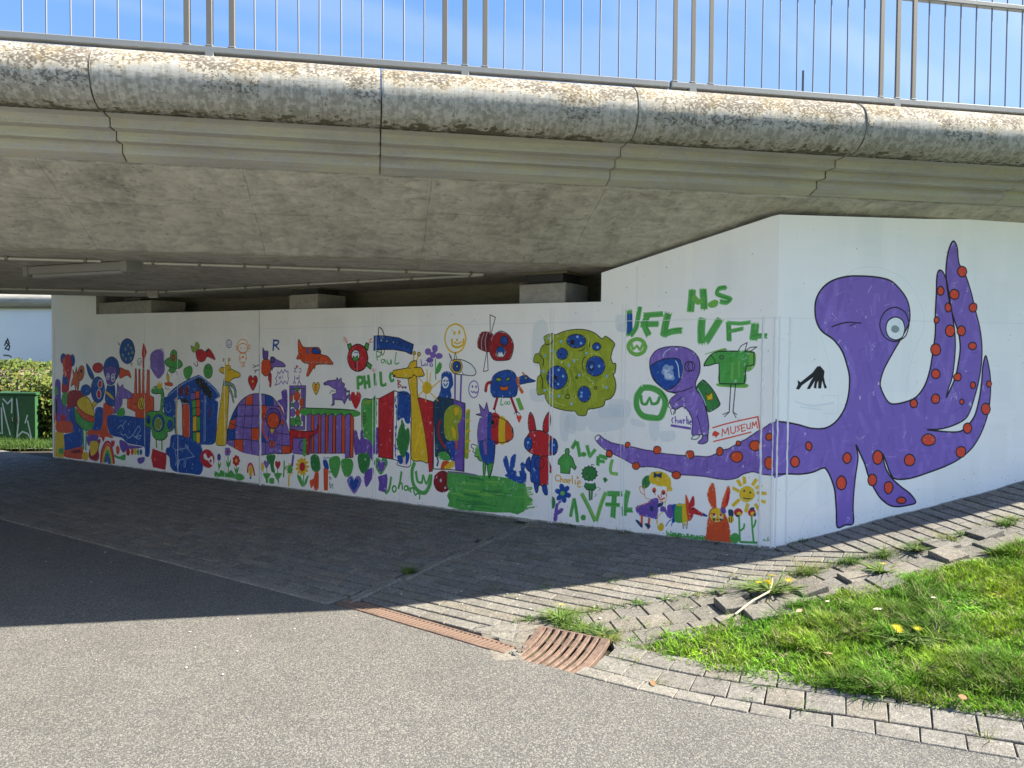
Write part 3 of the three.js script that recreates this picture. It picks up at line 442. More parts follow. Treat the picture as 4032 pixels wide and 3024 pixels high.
[8,'D',1,0,[-1920,185,-1922,181,-1926,179,-1930,181,-1931,185,-1929,189,-1925,191,-1922,189,-1920,185]],
[0,'B',1,1,[-1968,198,-1971,188,-1979,183,-1987,187,-1991,197,-1987,206,-1979,211,-1971,207]],
[5,'K',1,0,[-1968,198,-1971,188,-1979,183,-1987,187,-1991,197,-1987,206,-1979,211,-1971,207,-1968,198]],
[0,'B',1,1,[-1846,186,-1851,175,-1861,170,-1871,174,-1876,185,-1871,196,-1861,201,-1850,197]],
[5,'K',1,0,[-1846,186,-1851,175,-1861,170,-1871,174,-1876,185,-1871,196,-1861,201,-1850,197,-1846,186]],
[0,'Y',1,1,[-1928,300,-1927,318,-1921,309,-1917,321,-1912,311,-1906,318,-1906,300]],
[8,'W',1,0,[-1955,300,-1947,296,-1942,301]],
[0,'B',1,1,[-1875,276,-1843,299,-1795,320,-1725,342,-1706,343,-1666,326,-1630,305,-1610,285,-1633,272,-1619,264,-1624,221,-1633,147,-1689,135,-1726,135,-1758,146,-1796,155,-1834,158,-1839,224,-1833,265],'painted_blue_house','painted blue house with tiled window strip and orange door'],
[0,'D',1,1,[-1729,330,-1697,334,-1670,315,-1646,291,-1653,273,-1679,287,-1715,311]],
[0,'N',1,1,[-1794,294,-1799,283,-1807,279,-1811,284,-1811,295,-1805,306,-1797,310,-1793,305]],
[0,'N',1,1,[-1762,295,-1767,283,-1775,279,-1781,284,-1781,296,-1775,307,-1767,312,-1762,307]],
[20,'N',1,0,[-1657,249,-1654,233,-1664,221]],
[0,'W',1,0,[-1821,257,-1800,255,-1797,157,-1821,158]],
[0,'O',1,1,[-1793,255,-1762,248,-1759,152,-1793,158]],
[6,'K',1,0,[-1793,255,-1762,248,-1759,152,-1793,158,-1793,255]],
[0,'D',1,1,[-1805,263,-1786,272,-1764,265,-1764,253,-1790,259]],
[0,'P',0,1,[-1753,289,-1729,291,-1730,270,-1753,268]],
[6,'K',0,0,[-1753,289,-1729,291,-1730,270,-1753,268,-1753,289]],
[0,'O',0,1,[-1729,296,-1709,297,-1709,274,-1729,272]],
[6,'K',0,0,[-1729,296,-1709,297,-1709,274,-1729,272,-1729,296]],
[0,'G',0,1,[-1747,267,-1727,269,-1727,245,-1747,243]],
[6,'K',0,0,[-1747,267,-1727,269,-1727,245,-1747,243,-1747,267]],
[0,'O',0,1,[-1727,270,-1706,272,-1706,247,-1727,245]],
[6,'K',0,0,[-1727,270,-1706,272,-1706,247,-1727,245,-1727,270]],
[0,'G',0,1,[-1744,243,-1725,245,-1725,221,-1745,219]],
[6,'K',0,0,[-1744,243,-1725,245,-1725,221,-1745,219,-1744,243]],
[0,'O',0,1,[-1725,245,-1706,247,-1706,222,-1725,220]],
[6,'K',0,0,[-1725,245,-1706,247,-1706,222,-1725,220,-1725,245]],
[0,'Y',0,1,[-1742,218,-1722,220,-1723,174,-1743,171]],
[6,'K',0,0,[-1742,218,-1722,220,-1723,174,-1743,171,-1742,218]],
[0,'G',0,1,[-1722,218,-1705,220,-1705,176,-1723,174]],
[6,'K',0,0,[-1722,218,-1705,220,-1705,176,-1723,174,-1722,218]],
[0,'G',0,1,[-1743,169,-1725,171,-1726,141,-1743,139]],
[6,'K',0,0,[-1743,169,-1725,171,-1726,141,-1743,139,-1743,169]],
[0,'Y',0,1,[-1725,170,-1706,172,-1706,138,-1726,136]],
[6,'K',0,0,[-1725,170,-1706,172,-1706,138,-1726,136,-1725,170]],
[25,'Y',1,0,[-1827,271,-1827,196,-1828,159]],
[7,'H',1,0,[-1684,283,-1687,145]],
[7,'H',1,0,[-1678,283,-1681,145]],
[7,'H',1,0,[-1872,277,-1833,296,-1790,316,-1725,337,-1708,341,-1666,323,-1615,288,-1633,274]],
[7,'H',1,0,[-1833,268,-1795,255,-1762,249,-1760,154]],
[0,'B',1,1,[-1892,268,-1868,274,-1841,269,-1834,245,-1841,216,-1868,211,-1890,219,-1895,245],'painted_blue_smiley'],
[6,'H',1,0,[-1883,240,-1880,228,-1865,225,-1853,235]],
[6,'H',1,0,[-1877,249,-1875,244]],
[6,'H',1,0,[-1859,247,-1857,242]],
[0,'B',1,1,[-1854,151,-1805,156,-1753,146,-1703,131,-1694,92,-1692,67,-1708,43,-1754,41,-1830,40,-1859,52,-1865,81,-1884,94,-1881,110,-1864,116],'painted_blue_blob','painted blue patch with fox drawn in pale line'],
[7,'H',0,0,[-1842,130,-1847,117,-1832,107,-1782,117,-1779,130,-1772,115,-1768,127,-1767,114,-1735,95,-1777,86,-1782,59,-1789,58,-1787,84,-1820,76,-1833,59,-1828,81,-1835,104,-1832,107]],
[10,'H',1,0,[-1820,74,-1823,53,-1811,77]],
[0,'R',0,1,[-1957,103,-1919,97,-1881,93,-1884,59,-1889,41,-1955,44,-1966,73],'painted_red_square'],
[0,'R',1,1,[-1638,100,-1642,80,-1662,67,-1688,70,-1705,86,-1701,107,-1680,120,-1654,117],'painted_red_ring'],
[0,'W',1,1,[-1689,103,-1680,108,-1667,94,-1649,103,-1642,90,-1645,76,-1658,81,-1667,88,-1685,92]],
[0,'R',1,1,[-1651,88,-1652,85,-1656,84,-1659,85,-1660,87,-1659,90,-1656,92,-1652,91]],
[0,'V',1,1,[-2043,64,-2022,70,-2001,70,-2012,54,-2038,49]],
[10,'V',1,0,[-1554,439,-1558,431,-1567,428,-1576,431,-1580,439,-1576,447,-1567,450,-1558,447,-1554,439]],
[9,'V',1,0,[-1571,444,-1571,434,-1563,436]],
[9,'V',1,0,[-1562,443,-1562,436]],
[9,'A',1,0,[-1479,431,-1486,417,-1504,411,-1522,417,-1530,431,-1522,446,-1504,452,-1486,446,-1479,431]],
[9,'A',1,0,[-1482,426,-1488,417,-1503,413,-1519,417,-1525,426,-1519,436,-1503,440,-1488,436,-1482,426]],
[7,'A',1,0,[-1526,427,-1528,423,-1531,421,-1534,423,-1535,427,-1534,431,-1531,433,-1528,431,-1526,427]],
[7,'A',1,0,[-1470,430,-1471,425,-1475,424,-1478,425,-1479,430,-1478,434,-1475,436,-1471,434,-1470,430]],
[9,'A',1,0,[-1513,428,-1513,424]],
[9,'A',1,0,[-1492,429,-1492,425]],
[7,'A',1,0,[-1511,412,-1518,404,-1519,394,-1513,400,-1517,387,-1492,387,-1491,401,-1488,393,-1489,407,-1498,412]],
[7,'A',1,0,[-1511,385,-1510,374,-1504,374,-1504,384]],
[7,'A',1,0,[-1501,385,-1501,374,-1496,374,-1496,385]],
[0,'A',1,1,[-1498,401,-1500,399,-1504,398,-1507,399,-1509,401,-1507,403,-1503,403,-1500,403]],
[23,'B',0,0,[-1369,448,-1372,421]],
[20,'B',1,0,[-1370,448,-1350,446,-1354,437,-1367,434]],
[19,'B',1,0,[-1364,435,-1348,423]],
[6,'K',1,0,[-1459,379,-1447,375,-1432,379]],
[6,'K',1,0,[-1458,370,-1446,375]],
[6,'K',1,0,[-1451,356,-1444,363,-1433,365]],
[6,'K',1,0,[-1453,363,-1443,363]],
[0,'V',1,1,[-1415,397,-1416,427,-1408,418,-1402,418,-1393,417,-1396,396]],
[4,'K',1,0,[-1415,397,-1416,427,-1408,418,-1402,418,-1393,417,-1396,396,-1415,397]],
[0,'R',1,1,[-1390,352,-1380,355,-1379,335,-1382,318,-1388,320,-1387,329,-1393,340]],
[3,'K',1,0,[-1390,352,-1380,355,-1379,335,-1382,318,-1388,320,-1387,329,-1393,340,-1390,352]],
[0,'O',1,1,[-1379,373,-1386,356,-1402,348,-1418,355,-1425,372,-1418,389,-1402,396,-1386,390],'painted_orange_bird','painted orange bird with purple beak and crest'],
[7,'K',1,0,[-1379,373,-1386,356,-1402,348,-1418,355,-1425,372,-1418,389,-1402,396,-1386,390,-1379,373]],
[6,'R',1,0,[-1415,382,-1412,378]],
[6,'R',1,0,[-1402,385,-1399,381]],
[5,'R',1,0,[-1391,382,-1389,378]],
[6,'R',1,0,[-1413,371,-1410,366]],
[6,'R',1,0,[-1398,371,-1395,367]],
[6,'R',1,0,[-1406,361,-1404,357]],
[5,'R',1,0,[-1393,363,-1391,358]],
[0,'P',1,1,[-1384,398,-1372,402,-1356,394,-1331,386,-1322,375,-1368,374,-1377,365]],
[5,'K',1,0,[-1384,398,-1372,402,-1356,394,-1331,386,-1322,375,-1368,374,-1377,365,-1384,398]],
[0,'V',1,1,[-1365,393,-1368,387,-1374,385,-1380,387,-1382,393,-1380,399,-1374,401,-1368,399]],
[5,'K',1,0,[-1365,393,-1368,387,-1374,385,-1380,387,-1382,393,-1380,399,-1374,401,-1368,399,-1365,393]],
[4,'K',1,0,[-1369,393,-1371,390,-1374,389,-1377,390,-1378,393,-1377,396,-1374,397,-1371,396,-1369,393]],
[9,'V',0,0,[-1352,362,-1345,355,-1337,366,-1331,356,-1323,368,-1317,361,-1310,363,-1311,348,-1308,345,-1313,328,-1324,336,-1330,327,-1338,336,-1345,328,-1364,323,-1355,336,-1362,342,-1353,351,-1352,362]],
[8,'V',1,0,[-1347,348,-1347,340]],
[8,'V',1,0,[-1341,349,-1341,341]],
[8,'V',1,0,[-1347,344,-1341,345]],
[8,'V',1,0,[-1332,350,-1332,342]],
[8,'V',0,0,[-1286,371,-1278,372,-1286,362,-1276,362]],
[0,'R',1,1,[-1274,377,-1273,379,-1272,379,-1271,377,-1272,375,-1274,371,-1277,375,-1278,377,-1277,379,-1276,379]],
[8,'V',1,0,[-1266,370,-1259,371,-1259,362,-1266,361]],
[9,'V',1,0,[-1283,351,-1284,337,-1290,329]],
[9,'V',1,0,[-1284,337,-1280,329]],
[10,'V',1,0,[-1266,353,-1266,338,-1271,327]],
[10,'V',1,0,[-1266,338,-1257,327]],
[9,'V',1,0,[-1278,343,-1270,346,-1272,342]],
[0,'R',1,1,[-1459,338,-1453,347,-1444,346,-1439,336,-1444,324,-1459,306,-1475,323,-1480,335,-1475,346,-1465,347],'painted_red_heart'],
[6,'K',1,0,[-1459,338,-1453,347,-1444,346,-1439,336,-1444,324,-1459,306,-1475,323,-1480,335,-1475,346,-1465,347,-1459,338]],
[0,'Y',1,1,[-1456,332,-1457,329,-1459,328,-1462,329,-1463,332,-1462,334,-1459,335,-1457,334]],
[0,'Y',1,1,[-1592,327,-1566,328,-1568,290,-1576,202,-1579,147,-1602,138,-1630,145,-1618,214,-1601,292],'painted_yellow_giraffe','painted yellow giraffe with striped scarf looking towards the purple bird'],
[6,'K',1,0,[-1592,327,-1566,328,-1568,290,-1576,202,-1579,147,-1602,138,-1630,145,-1618,214,-1601,292,-1592,327]],
[0,'Y',1,1,[-1587,368,-1580,375,-1563,375,-1557,366,-1525,356,-1516,352,-1519,343,-1543,339,-1561,331,-1566,324,-1592,324,-1587,348,-1603,354,-1613,361,-1601,370]],
[6,'K',1,0,[-1587,368,-1580,375,-1563,375,-1557,366,-1525,356,-1516,352,-1519,343,-1543,339,-1561,331,-1566,324,-1592,324,-1587,348,-1603,354,-1613,361,-1601,370,-1587,368]],
[19,'Y',1,0,[-1583,374,-1589,391]],
[19,'Y',1,0,[-1570,376,-1567,393]],
[0,'Y',1,1,[-1585,392,-1586,389,-1590,387,-1594,389,-1595,392,-1593,395,-1590,396,-1586,395]],
[4,'K',1,0,[-1585,392,-1586,389,-1590,387,-1594,389,-1595,392,-1593,395,-1590,396,-1586,395,-1585,392]],
[0,'Y',1,1,[-1562,393,-1563,390,-1567,389,-1570,390,-1571,393,-1570,395,-1567,397,-1563,396]],
[4,'K',1,0,[-1562,393,-1563,390,-1567,389,-1570,390,-1571,393,-1570,395,-1567,397,-1563,396,-1562,393]],
[0,'K',1,1,[-1568,363,-1569,361,-1570,361,-1571,361,-1571,363,-1571,364,-1570,365,-1569,365]],
[0,'K',1,1,[-1561,364,-1562,362,-1563,361,-1564,362,-1564,364,-1564,365,-1563,366,-1562,365]],
[0,'X',1,1,[-1592,328,-1566,327,-1545,320,-1535,305,-1533,284,-1541,284,-1543,302,-1552,312,-1566,316,-1592,317]],
[4,'K',1,0,[-1592,328,-1566,327,-1545,320,-1535,305,-1533,284,-1541,284,-1543,302,-1552,312,-1566,316,-1592,317,-1592,328]],
[0,'X',1,1,[-1568,313,-1555,302,-1544,270,-1550,270,-1557,290,-1568,304]],
[4,'K',1,0,[-1568,313,-1555,302,-1544,270,-1550,270,-1557,290,-1568,304,-1568,313]],
[13,'G',1,0,[-1585,326,-1585,317]],
[13,'G',1,0,[-1571,326,-1572,316]],
[13,'G',1,0,[-1552,320,-1557,312]],
[12,'G',1,0,[-1541,302,-1534,304]],
[12,'G',1,0,[-1542,294,-1534,294]],
[12,'G',1,0,[-1552,285,-1546,286]],
[0,'P',1,1,[-1578,146,-1576,172,-1566,205,-1548,238,-1520,268,-1493,285,-1463,295,-1432,297,-1398,295,-1372,288,-1347,267,-1327,243,-1315,216,-1304,189,-1298,162,-1297,140,-1335,134,-1372,132,-1406,126,-1437,121,-1463,122,-1507,125,-1548,136],'painted_tiled_dome','painted dome of purple, orange and blue tiles'],
[0,'O',0,1,[-1491,282,-1460,294,-1459,264,-1491,262]],
[0,'O',0,1,[-1564,214,-1536,220,-1540,192,-1571,189]],
[0,'O',0,1,[-1465,198,-1433,200,-1434,166,-1467,165]],
[0,'O',0,1,[-1544,160,-1503,164,-1504,125,-1546,136]],
[0,'O',0,1,[-1426,264,-1401,264,-1402,236,-1427,235]],
[0,'O',0,1,[-1335,155,-1298,156,-1298,140,-1334,135]],
[0,'O',0,1,[-1352,268,-1342,266,-1329,245,-1335,247]],
[0,'B',0,1,[-1532,258,-1527,229,-1546,218,-1562,214,-1550,235]],
[0,'B',0,1,[-1408,295,-1387,294,-1372,286,-1372,267,-1406,267]],
[0,'B',0,1,[-1575,189,-1540,191,-1541,157,-1577,158]],
[0,'B',0,1,[-1431,197,-1415,194,-1402,163,-1431,161]],
[6,'K',1,0,[-1527,261,-1489,263,-1432,264,-1372,265,-1347,265]],
[6,'K',1,0,[-1546,228,-1489,231,-1432,234,-1402,236]],
[6,'K',1,0,[-1566,207,-1503,197,-1432,200]],
[5,'K',1,0,[-1356,190,-1304,189]],
[6,'K',1,0,[-1576,155,-1503,163,-1432,161,-1389,161]],
[5,'K',1,0,[-1356,158,-1298,157]],
[6,'K',1,0,[-1525,265,-1533,233,-1540,192,-1544,136]],
[6,'K',1,0,[-1491,286,-1496,230,-1503,165,-1504,125]],
[6,'K',1,0,[-1459,295,-1463,232,-1467,165,-1463,122]],
[6,'K',1,0,[-1431,297,-1432,122]],
[6,'K',1,0,[-1406,295,-1400,259]],
[5,'K',1,0,[-1372,287,-1370,267]],
[6,'K',1,0,[-1404,160,-1404,127]],
[5,'K',1,0,[-1335,212,-1335,135]],
[5,'K',1,0,[-1368,160,-1368,133]],
[7,'K',1,0,[-1578,146,-1576,172,-1566,205,-1548,238,-1520,268,-1493,285,-1463,295,-1432,297,-1398,295,-1372,288,-1347,267,-1327,243,-1315,216,-1304,189,-1298,162,-1297,140,-1335,134,-1372,132,-1406,126,-1437,121]],
[24,'O',1,0,[-1414,220,-1417,196,-1406,176,-1393,172]],
[0,'O',1,1,[-1387,169,-1379,169,-1380,149,-1386,149]],
[4,'K',1,0,[-1387,169,-1379,169,-1380,149,-1386,149,-1387,169]],
[0,'O',1,1,[-1375,169,-1366,170,-1368,150,-1375,150]],
[4,'K',1,0,[-1375,169,-1366,170,-1368,150,-1375,150,-1375,169]],
[0,'V',1,1,[-1391,195,-1379,203,-1366,202,-1356,186,-1363,169,-1391,169]],
[5,'K',1,0,[-1391,195,-1379,203,-1366,202,-1356,186,-1363,169,-1391,169,-1391,195]],
[0,'Y',1,1,[-1383,200,-1367,200,-1370,195,-1377,187,-1381,193]],
[0,'O',1,1,[-1404,234,-1406,227,-1411,224,-1415,227,-1417,233,-1415,239,-1411,242,-1406,240]],
[6,'K',1,0,[-1404,234,-1406,227,-1411,224,-1415,227,-1417,233,-1415,239,-1411,242,-1406,240,-1404,234]],
[0,'O',1,1,[-1328,221,-1330,215,-1334,213,-1339,215,-1341,220,-1339,226,-1334,228,-1330,226]],
[5,'K',1,0,[-1328,221,-1330,215,-1334,213,-1339,215,-1341,220,-1339,226,-1334,228,-1330,226,-1328,221]],
[0,'V',1,1,[-1340,232,-1349,211,-1372,201,-1394,208,-1403,228,-1394,250,-1372,259,-1349,252],'painted_monkey','painted orange monkey in purple hood'],
[7,'K',1,0,[-1340,232,-1349,211,-1372,201,-1394,208,-1403,228,-1394,250,-1372,259,-1349,252,-1340,232]],
[0,'O',1,1,[-1345,225,-1352,209,-1371,202,-1390,207,-1398,223,-1390,239,-1371,246,-1352,241]],
[7,'K',1,0,[-1345,225,-1352,209,-1371,202,-1390,207,-1398,223,-1390,239,-1371,246,-1352,241,-1345,225]],
[6,'K',1,0,[-1385,225,-1384,221]],
[5,'K',1,0,[-1358,222,-1358,218]],
[12,'O',1,0,[-1361,191,-1358,183]],
[0,'V',1,1,[-1354,279,-1335,287,-1337,306,-1317,311,-1313,285,-1314,249,-1317,227,-1324,243,-1331,262,-1341,270],'painted_purple_shadow'],  // mural motif: splash of purple paint
[0,'P',0,1,[-1304,323,-1239,325,-1243,206,-1304,204],'painted_window_panel','painted window of coloured ovals in purple frame'],
[5,'K',0,0,[-1304,323,-1239,325,-1243,206,-1304,204,-1304,323]],
[0,'W',0,0,[-1298,315,-1246,317,-1250,214,-1299,213]],
[4,'K',0,0,[-1298,315,-1246,317,-1250,214,-1299,213,-1298,315]],
[0,'O',1,1,[-1261,297,-1265,287,-1274,283,-1283,286,-1286,296,-1283,306,-1274,310,-1265,306]],
[4,'K',1,0,[-1261,297,-1265,287,-1274,283,-1283,286,-1286,296,-1283,306,-1274,310,-1265,306,-1261,297]],
[0,'P',1,1,[-1265,271,-1268,263,-1276,260,-1284,263,-1287,270,-1284,278,-1276,282,-1268,279]],
[4,'K',1,0,[-1265,271,-1268,263,-1276,260,-1284,263,-1287,270,-1284,278,-1276,282,-1268,279,-1265,271]],
[0,'O',1,1,[-1246,280,-1248,273,-1254,269,-1261,272,-1263,280,-1261,287,-1255,291,-1248,288]],
[4,'K',1,0,[-1246,280,-1248,273,-1254,269,-1261,272,-1263,280,-1261,287,-1255,291,-1248,288,-1246,280]],
[0,'G',1,1,[-1286,271,-1288,267,-1293,266,-1298,267,-1300,271,-1298,275,-1293,277,-1288,275]],
[4,'K',1,0,[-1286,271,-1288,267,-1293,266,-1298,267,-1300,271,-1298,275,-1293,277,-1288,275,-1286,271]],
[0,'P',1,1,[-1280,250,-1283,243,-1290,239,-1297,242,-1300,250,-1297,257,-1290,261,-1283,258]],
[4,'K',1,0,[-1280,250,-1283,243,-1290,239,-1297,242,-1300,250,-1297,257,-1290,261,-1283,258,-1280,250]],
[0,'O',1,1,[-1263,251,-1265,244,-1270,241,-1276,243,-1278,250,-1276,257,-1270,260,-1265,257]],
[4,'K',1,0,[-1263,251,-1265,244,-1270,241,-1276,243,-1278,250,-1276,257,-1270,260,-1265,257,-1263,251]],
[0,'O',1,1,[-1247,260,-1249,253,-1254,251,-1260,253,-1262,259,-1260,265,-1254,268,-1249,266]],
[4,'K',1,0,[-1247,260,-1249,253,-1254,251,-1260,253,-1262,259,-1260,265,-1254,268,-1249,266,-1247,260]],
[0,'P',1,1,[-1246,305,-1248,295,-1252,291,-1257,295,-1258,304,-1257,313,-1252,317,-1248,314]],
[4,'K',1,0,[-1246,305,-1248,295,-1252,291,-1257,295,-1258,304,-1257,313,-1252,317,-1248,314,-1246,305]],
[0,'P',1,1,[-1282,307,-1284,301,-1290,298,-1297,301,-1299,306,-1297,312,-1290,315,-1284,313]],
[4,'K',1,0,[-1282,307,-1284,301,-1290,298,-1297,301,-1299,306,-1297,312,-1290,315,-1284,313,-1282,307]],
[0,'O',1,1,[-1290,290,-1291,283,-1294,280,-1298,282,-1299,289,-1298,296,-1294,299,-1291,296]],
[4,'K',1,0,[-1290,290,-1291,283,-1294,280,-1298,282,-1299,289,-1298,296,-1294,299,-1291,296,-1290,290]],
[0,'G',1,1,[-1278,225,-1281,216,-1289,212,-1297,215,-1300,224,-1297,232,-1289,236,-1281,233]],
[4,'K',1,0,[-1278,225,-1281,216,-1289,212,-1297,215,-1300,224,-1297,232,-1289,236,-1281,233,-1278,225]],
[0,'G',1,1,[-1256,224,-1259,218,-1266,215,-1274,217,-1277,223,-1274,230,-1266,233,-1259,231]],
[4,'K',1,0,[-1256,224,-1259,218,-1266,215,-1274,217,-1277,223,-1274,230,-1266,233,-1259,231,-1256,224]],
[0,'P',1,1,[-1247,238,-1248,232,-1252,229,-1255,231,-1257,238,-1255,245,-1252,248,-1248,245]],
[4,'K',1,0,[-1247,238,-1248,232,-1252,229,-1255,231,-1257,238,-1255,245,-1252,248,-1248,245,-1247,238]],
[0,'G',1,1,[-1261,315,-1265,312,-1272,311,-1280,312,-1284,314,-1280,317,-1272,318,-1265,317]],
[4,'K',1,0,[-1261,315,-1265,312,-1272,311,-1280,312,-1284,314,-1280,317,-1272,318,-1265,317,-1261,315]],
[0,'G',1,1,[-1260,235,-1263,230,-1270,228,-1277,229,-1280,234,-1277,239,-1270,241,-1263,240]],
[4,'K',1,0,[-1260,235,-1263,230,-1270,228,-1277,229,-1280,234,-1277,239,-1270,241,-1263,240,-1260,235]],
[0,'P',0,1,[-1290,180,-1237,182,-1248,138,-1290,138]],
[4,'K',0,0,[-1290,180,-1237,182,-1248,138,-1290,138,-1290,180]],
[7,'K',1,0,[-1245,162,-1248,153,-1255,149,-1262,152,-1265,161,-1262,170,-1255,175,-1248,171,-1245,162]],
[0,'G',1,1,[-1248,182,-1234,181,-1237,139,-1250,138]],
[14,'G',1,0,[-1615,94,-1617,81,-1616,64]],
[0,'B',1,1,[-1607,103,-1609,96,-1615,93,-1621,95,-1623,102,-1621,109,-1615,112,-1609,109]],
[0,'R',1,1,[-1613,102,-1613,100,-1615,100,-1617,100,-1617,102,-1617,104,-1615,105,-1613,104]],
[0,'G',1,1,[-1621,83,-1613,80,-1606,89,-1610,72,-1617,72]],
[15,'G',1,0,[-1574,114,-1571,84,-1571,58]],
[0,'P',1,1,[-1559,123,-1561,120,-1565,118,-1570,119,-1572,122,-1570,126,-1565,127,-1561,126]],
[0,'P',1,1,[-1563,116,-1565,113,-1570,111,-1574,112,-1576,115,-1574,119,-1570,120,-1565,119]],
[0,'P',1,1,[-1573,115,-1575,112,-1579,110,-1584,111,-1586,114,-1584,118,-1579,120,-1575,119]],
[0,'P',1,1,[-1577,122,-1579,118,-1584,116,-1588,117,-1590,121,-1588,124,-1584,126,-1579,125]],
[0,'P',1,1,[-1573,129,-1575,125,-1579,123,-1584,124,-1586,128,-1584,131,-1579,133,-1575,132]],
[0,'P',1,1,[-1563,129,-1565,126,-1570,124,-1574,125,-1576,128,-1574,132,-1570,134,-1565,132]],
[0,'R',1,1,[-1570,123,-1571,120,-1575,119,-1578,120,-1579,122,-1578,125,-1574,126,-1571,125]],
[0,'G',1,1,[-1581,95,-1571,87,-1560,99,-1564,81,-1576,78]],
[15,'G',1,0,[-1534,86,-1532,56]],
[0,'R',1,1,[-1518,100,-1519,96,-1524,95,-1528,96,-1530,99,-1528,103,-1524,104,-1519,103]],
[0,'R',1,1,[-1522,91,-1524,88,-1528,86,-1532,87,-1534,90,-1532,94,-1528,96,-1524,95]],
[0,'R',1,1,[-1531,89,-1533,85,-1537,83,-1541,84,-1543,88,-1541,91,-1537,93,-1533,92]],
[0,'R',1,1,[-1538,94,-1540,90,-1544,88,-1549,89,-1550,93,-1549,96,-1544,98,-1540,97]],
[0,'R',1,1,[-1538,103,-1540,99,-1544,98,-1549,99,-1550,102,-1549,106,-1544,107,-1540,106]],
[0,'R',1,1,[-1531,109,-1533,106,-1537,104,-1541,105,-1543,108,-1541,112,-1537,114,-1533,113]],
[0,'R',1,1,[-1522,108,-1523,104,-1528,102,-1532,103,-1533,107,-1532,110,-1528,112,-1523,111]],
[0,'Y',1,1,[-1530,99,-1531,95,-1535,93,-1538,95,-1540,98,-1538,102,-1534,104,-1531,103]],
[0,'G',1,1,[-1543,78,-1534,72,-1523,80,-1528,65,-1538,62]],
[0,'G',1,1,[-1638,49,-1633,58,-1614,54,-1607,64,-1590,61,-1576,58,-1558,68,-1541,58,-1526,62,-1503,58,-1499,49,-1521,42,-1548,47,-1571,46,-1604,46,-1628,41],'painted_grass_tuft'],
[24,'R',1,0,[-1483,70,-1480,88,-1469,95,-1459,85,-1453,64]],
[14,'A',1,0,[-1476,72,-1471,89,-1462,79]],
[0,'Y',1,1,[-1477,81,-1467,87,-1461,76,-1465,59,-1475,61]],
[0,'B',1,1,[-1467,54,-1468,52,-1470,51,-1473,51,-1474,54,-1473,56,-1470,58,-1468,57]],
[0,'Y',1,1,[-1411,91,-1414,83,-1420,79,-1426,82,-1428,89,-1426,97,-1420,101,-1414,98]],
[11,'Y',1,0,[-1428,103,-1413,76]],
[11,'Y',1,0,[-1411,105,-1429,75]],
[25,'V',1,0,[-1424,74,-1425,51]],
[0,'P',1,1,[-1400,105,-1396,110,-1391,109,-1388,104,-1391,98,-1400,87,-1409,96,-1412,102,-1409,108,-1404,109]],
[11,'G',1,0,[-1399,87,-1398,65]],
[0,'G',1,1,[-1414,71,-1384,73,-1394,58,-1393,48,-1402,47,-1404,57]],
[0,'J',1,1,[-1398,124,-1364,127,-1370,101,-1365,79,-1379,82,-1385,100,-1396,108]],
[0,'R',1,1,[-1352,107,-1349,111,-1344,111,-1342,106,-1344,100,-1352,90,-1361,98,-1363,104,-1361,110,-1356,111],'painted_heart_flower'],
[11,'G',1,0,[-1355,91,-1352,69]],
[0,'G',1,1,[-1367,75,-1336,78,-1347,63,-1348,48,-1354,58]],
[0,'G',1,1,[-1387,59,-1370,62,-1370,48,-1387,48]],
[22,'G',1,0,[-1326,113,-1326,94,-1329,71]],
[15,'G',1,0,[-1317,100,-1322,93,-1326,91]],
[15,'Y',1,0,[-1293,93,-1289,94]],
[15,'Y',1,0,[-1295,88,-1291,84]],
[15,'Y',1,0,[-1300,84,-1298,77]],
[15,'Y',1,0,[-1305,83,-1307,76]],
[15,'Y',1,0,[-1310,86,-1313,82]],
[15,'Y',1,0,[-1311,92,-1316,91]],
[15,'Y',1,0,[-1310,97,-1314,101]],
[15,'Y',1,0,[-1305,101,-1307,108]],
[15,'Y',1,0,[-1300,102,-1298,109]],
[15,'Y',1,0,[-1295,99,-1291,103]],
[0,'G',1,1,[-1293,94,-1295,86,-1302,82,-1309,84,-1312,92,-1309,101,-1302,105,-1295,102]],
[24,'Y',1,0,[-1306,76,-1308,48]],
[32,'V',1,0,[-1289,131,-1293,106]],
[0,'Y',1,1,[-1237,103,-1244,103,-1247,105,-1244,108,-1237,110,-1229,109,-1226,107,-1229,104]],
[0,'Y',1,1,[-1242,93,-1247,96,-1248,100,-1243,101,-1236,100,-1231,97,-1231,93,-1235,92]],
[0,'Y',1,1,[-1251,87,-1252,92,-1250,95,-1246,95,-1242,91,-1240,86,-1242,83,-1246,84]],
[0,'Y',1,1,[-1260,87,-1258,92,-1254,94,-1251,92,-1250,87,-1253,82,-1257,80,-1260,82]],
[0,'Y',1,1,[-1268,92,-1262,96,-1257,96,-1256,93,-1260,88,-1266,85,-1271,84,-1271,88]],
[0,'Y',1,1,[-1271,102,-1263,103,-1259,101,-1261,98,-1268,95,-1275,94,-1279,96,-1277,99]],
[0,'Y',1,1,[-1268,112,-1261,110,-1259,107,-1263,105,-1271,105,-1277,107,-1279,110,-1275,112]],
[0,'Y',1,1,[-1260,120,-1256,116,-1257,113,-1262,112,-1268,115,-1272,119,-1271,122,-1266,123]],
[0,'Y',1,1,[-1250,123,-1251,118,-1254,116,-1258,117,-1261,122,-1260,127,-1257,129,-1253,128]],
[0,'Y',1,1,[-1242,121,-1246,116,-1250,115,-1253,118,-1251,123,-1247,127,-1242,129,-1240,126]],
[0,'Y',1,1,[-1236,113,-1243,111,-1248,111,-1247,115,-1242,119,-1235,121,-1231,120,-1231,117]],
[0,'R',1,1,[-1242,105,-1245,97,-1252,93,-1260,95,-1263,103,-1260,112,-1252,116,-1245,113],'painted_sunflower'],
[16,'G',1,0,[-1247,83,-1249,52]],
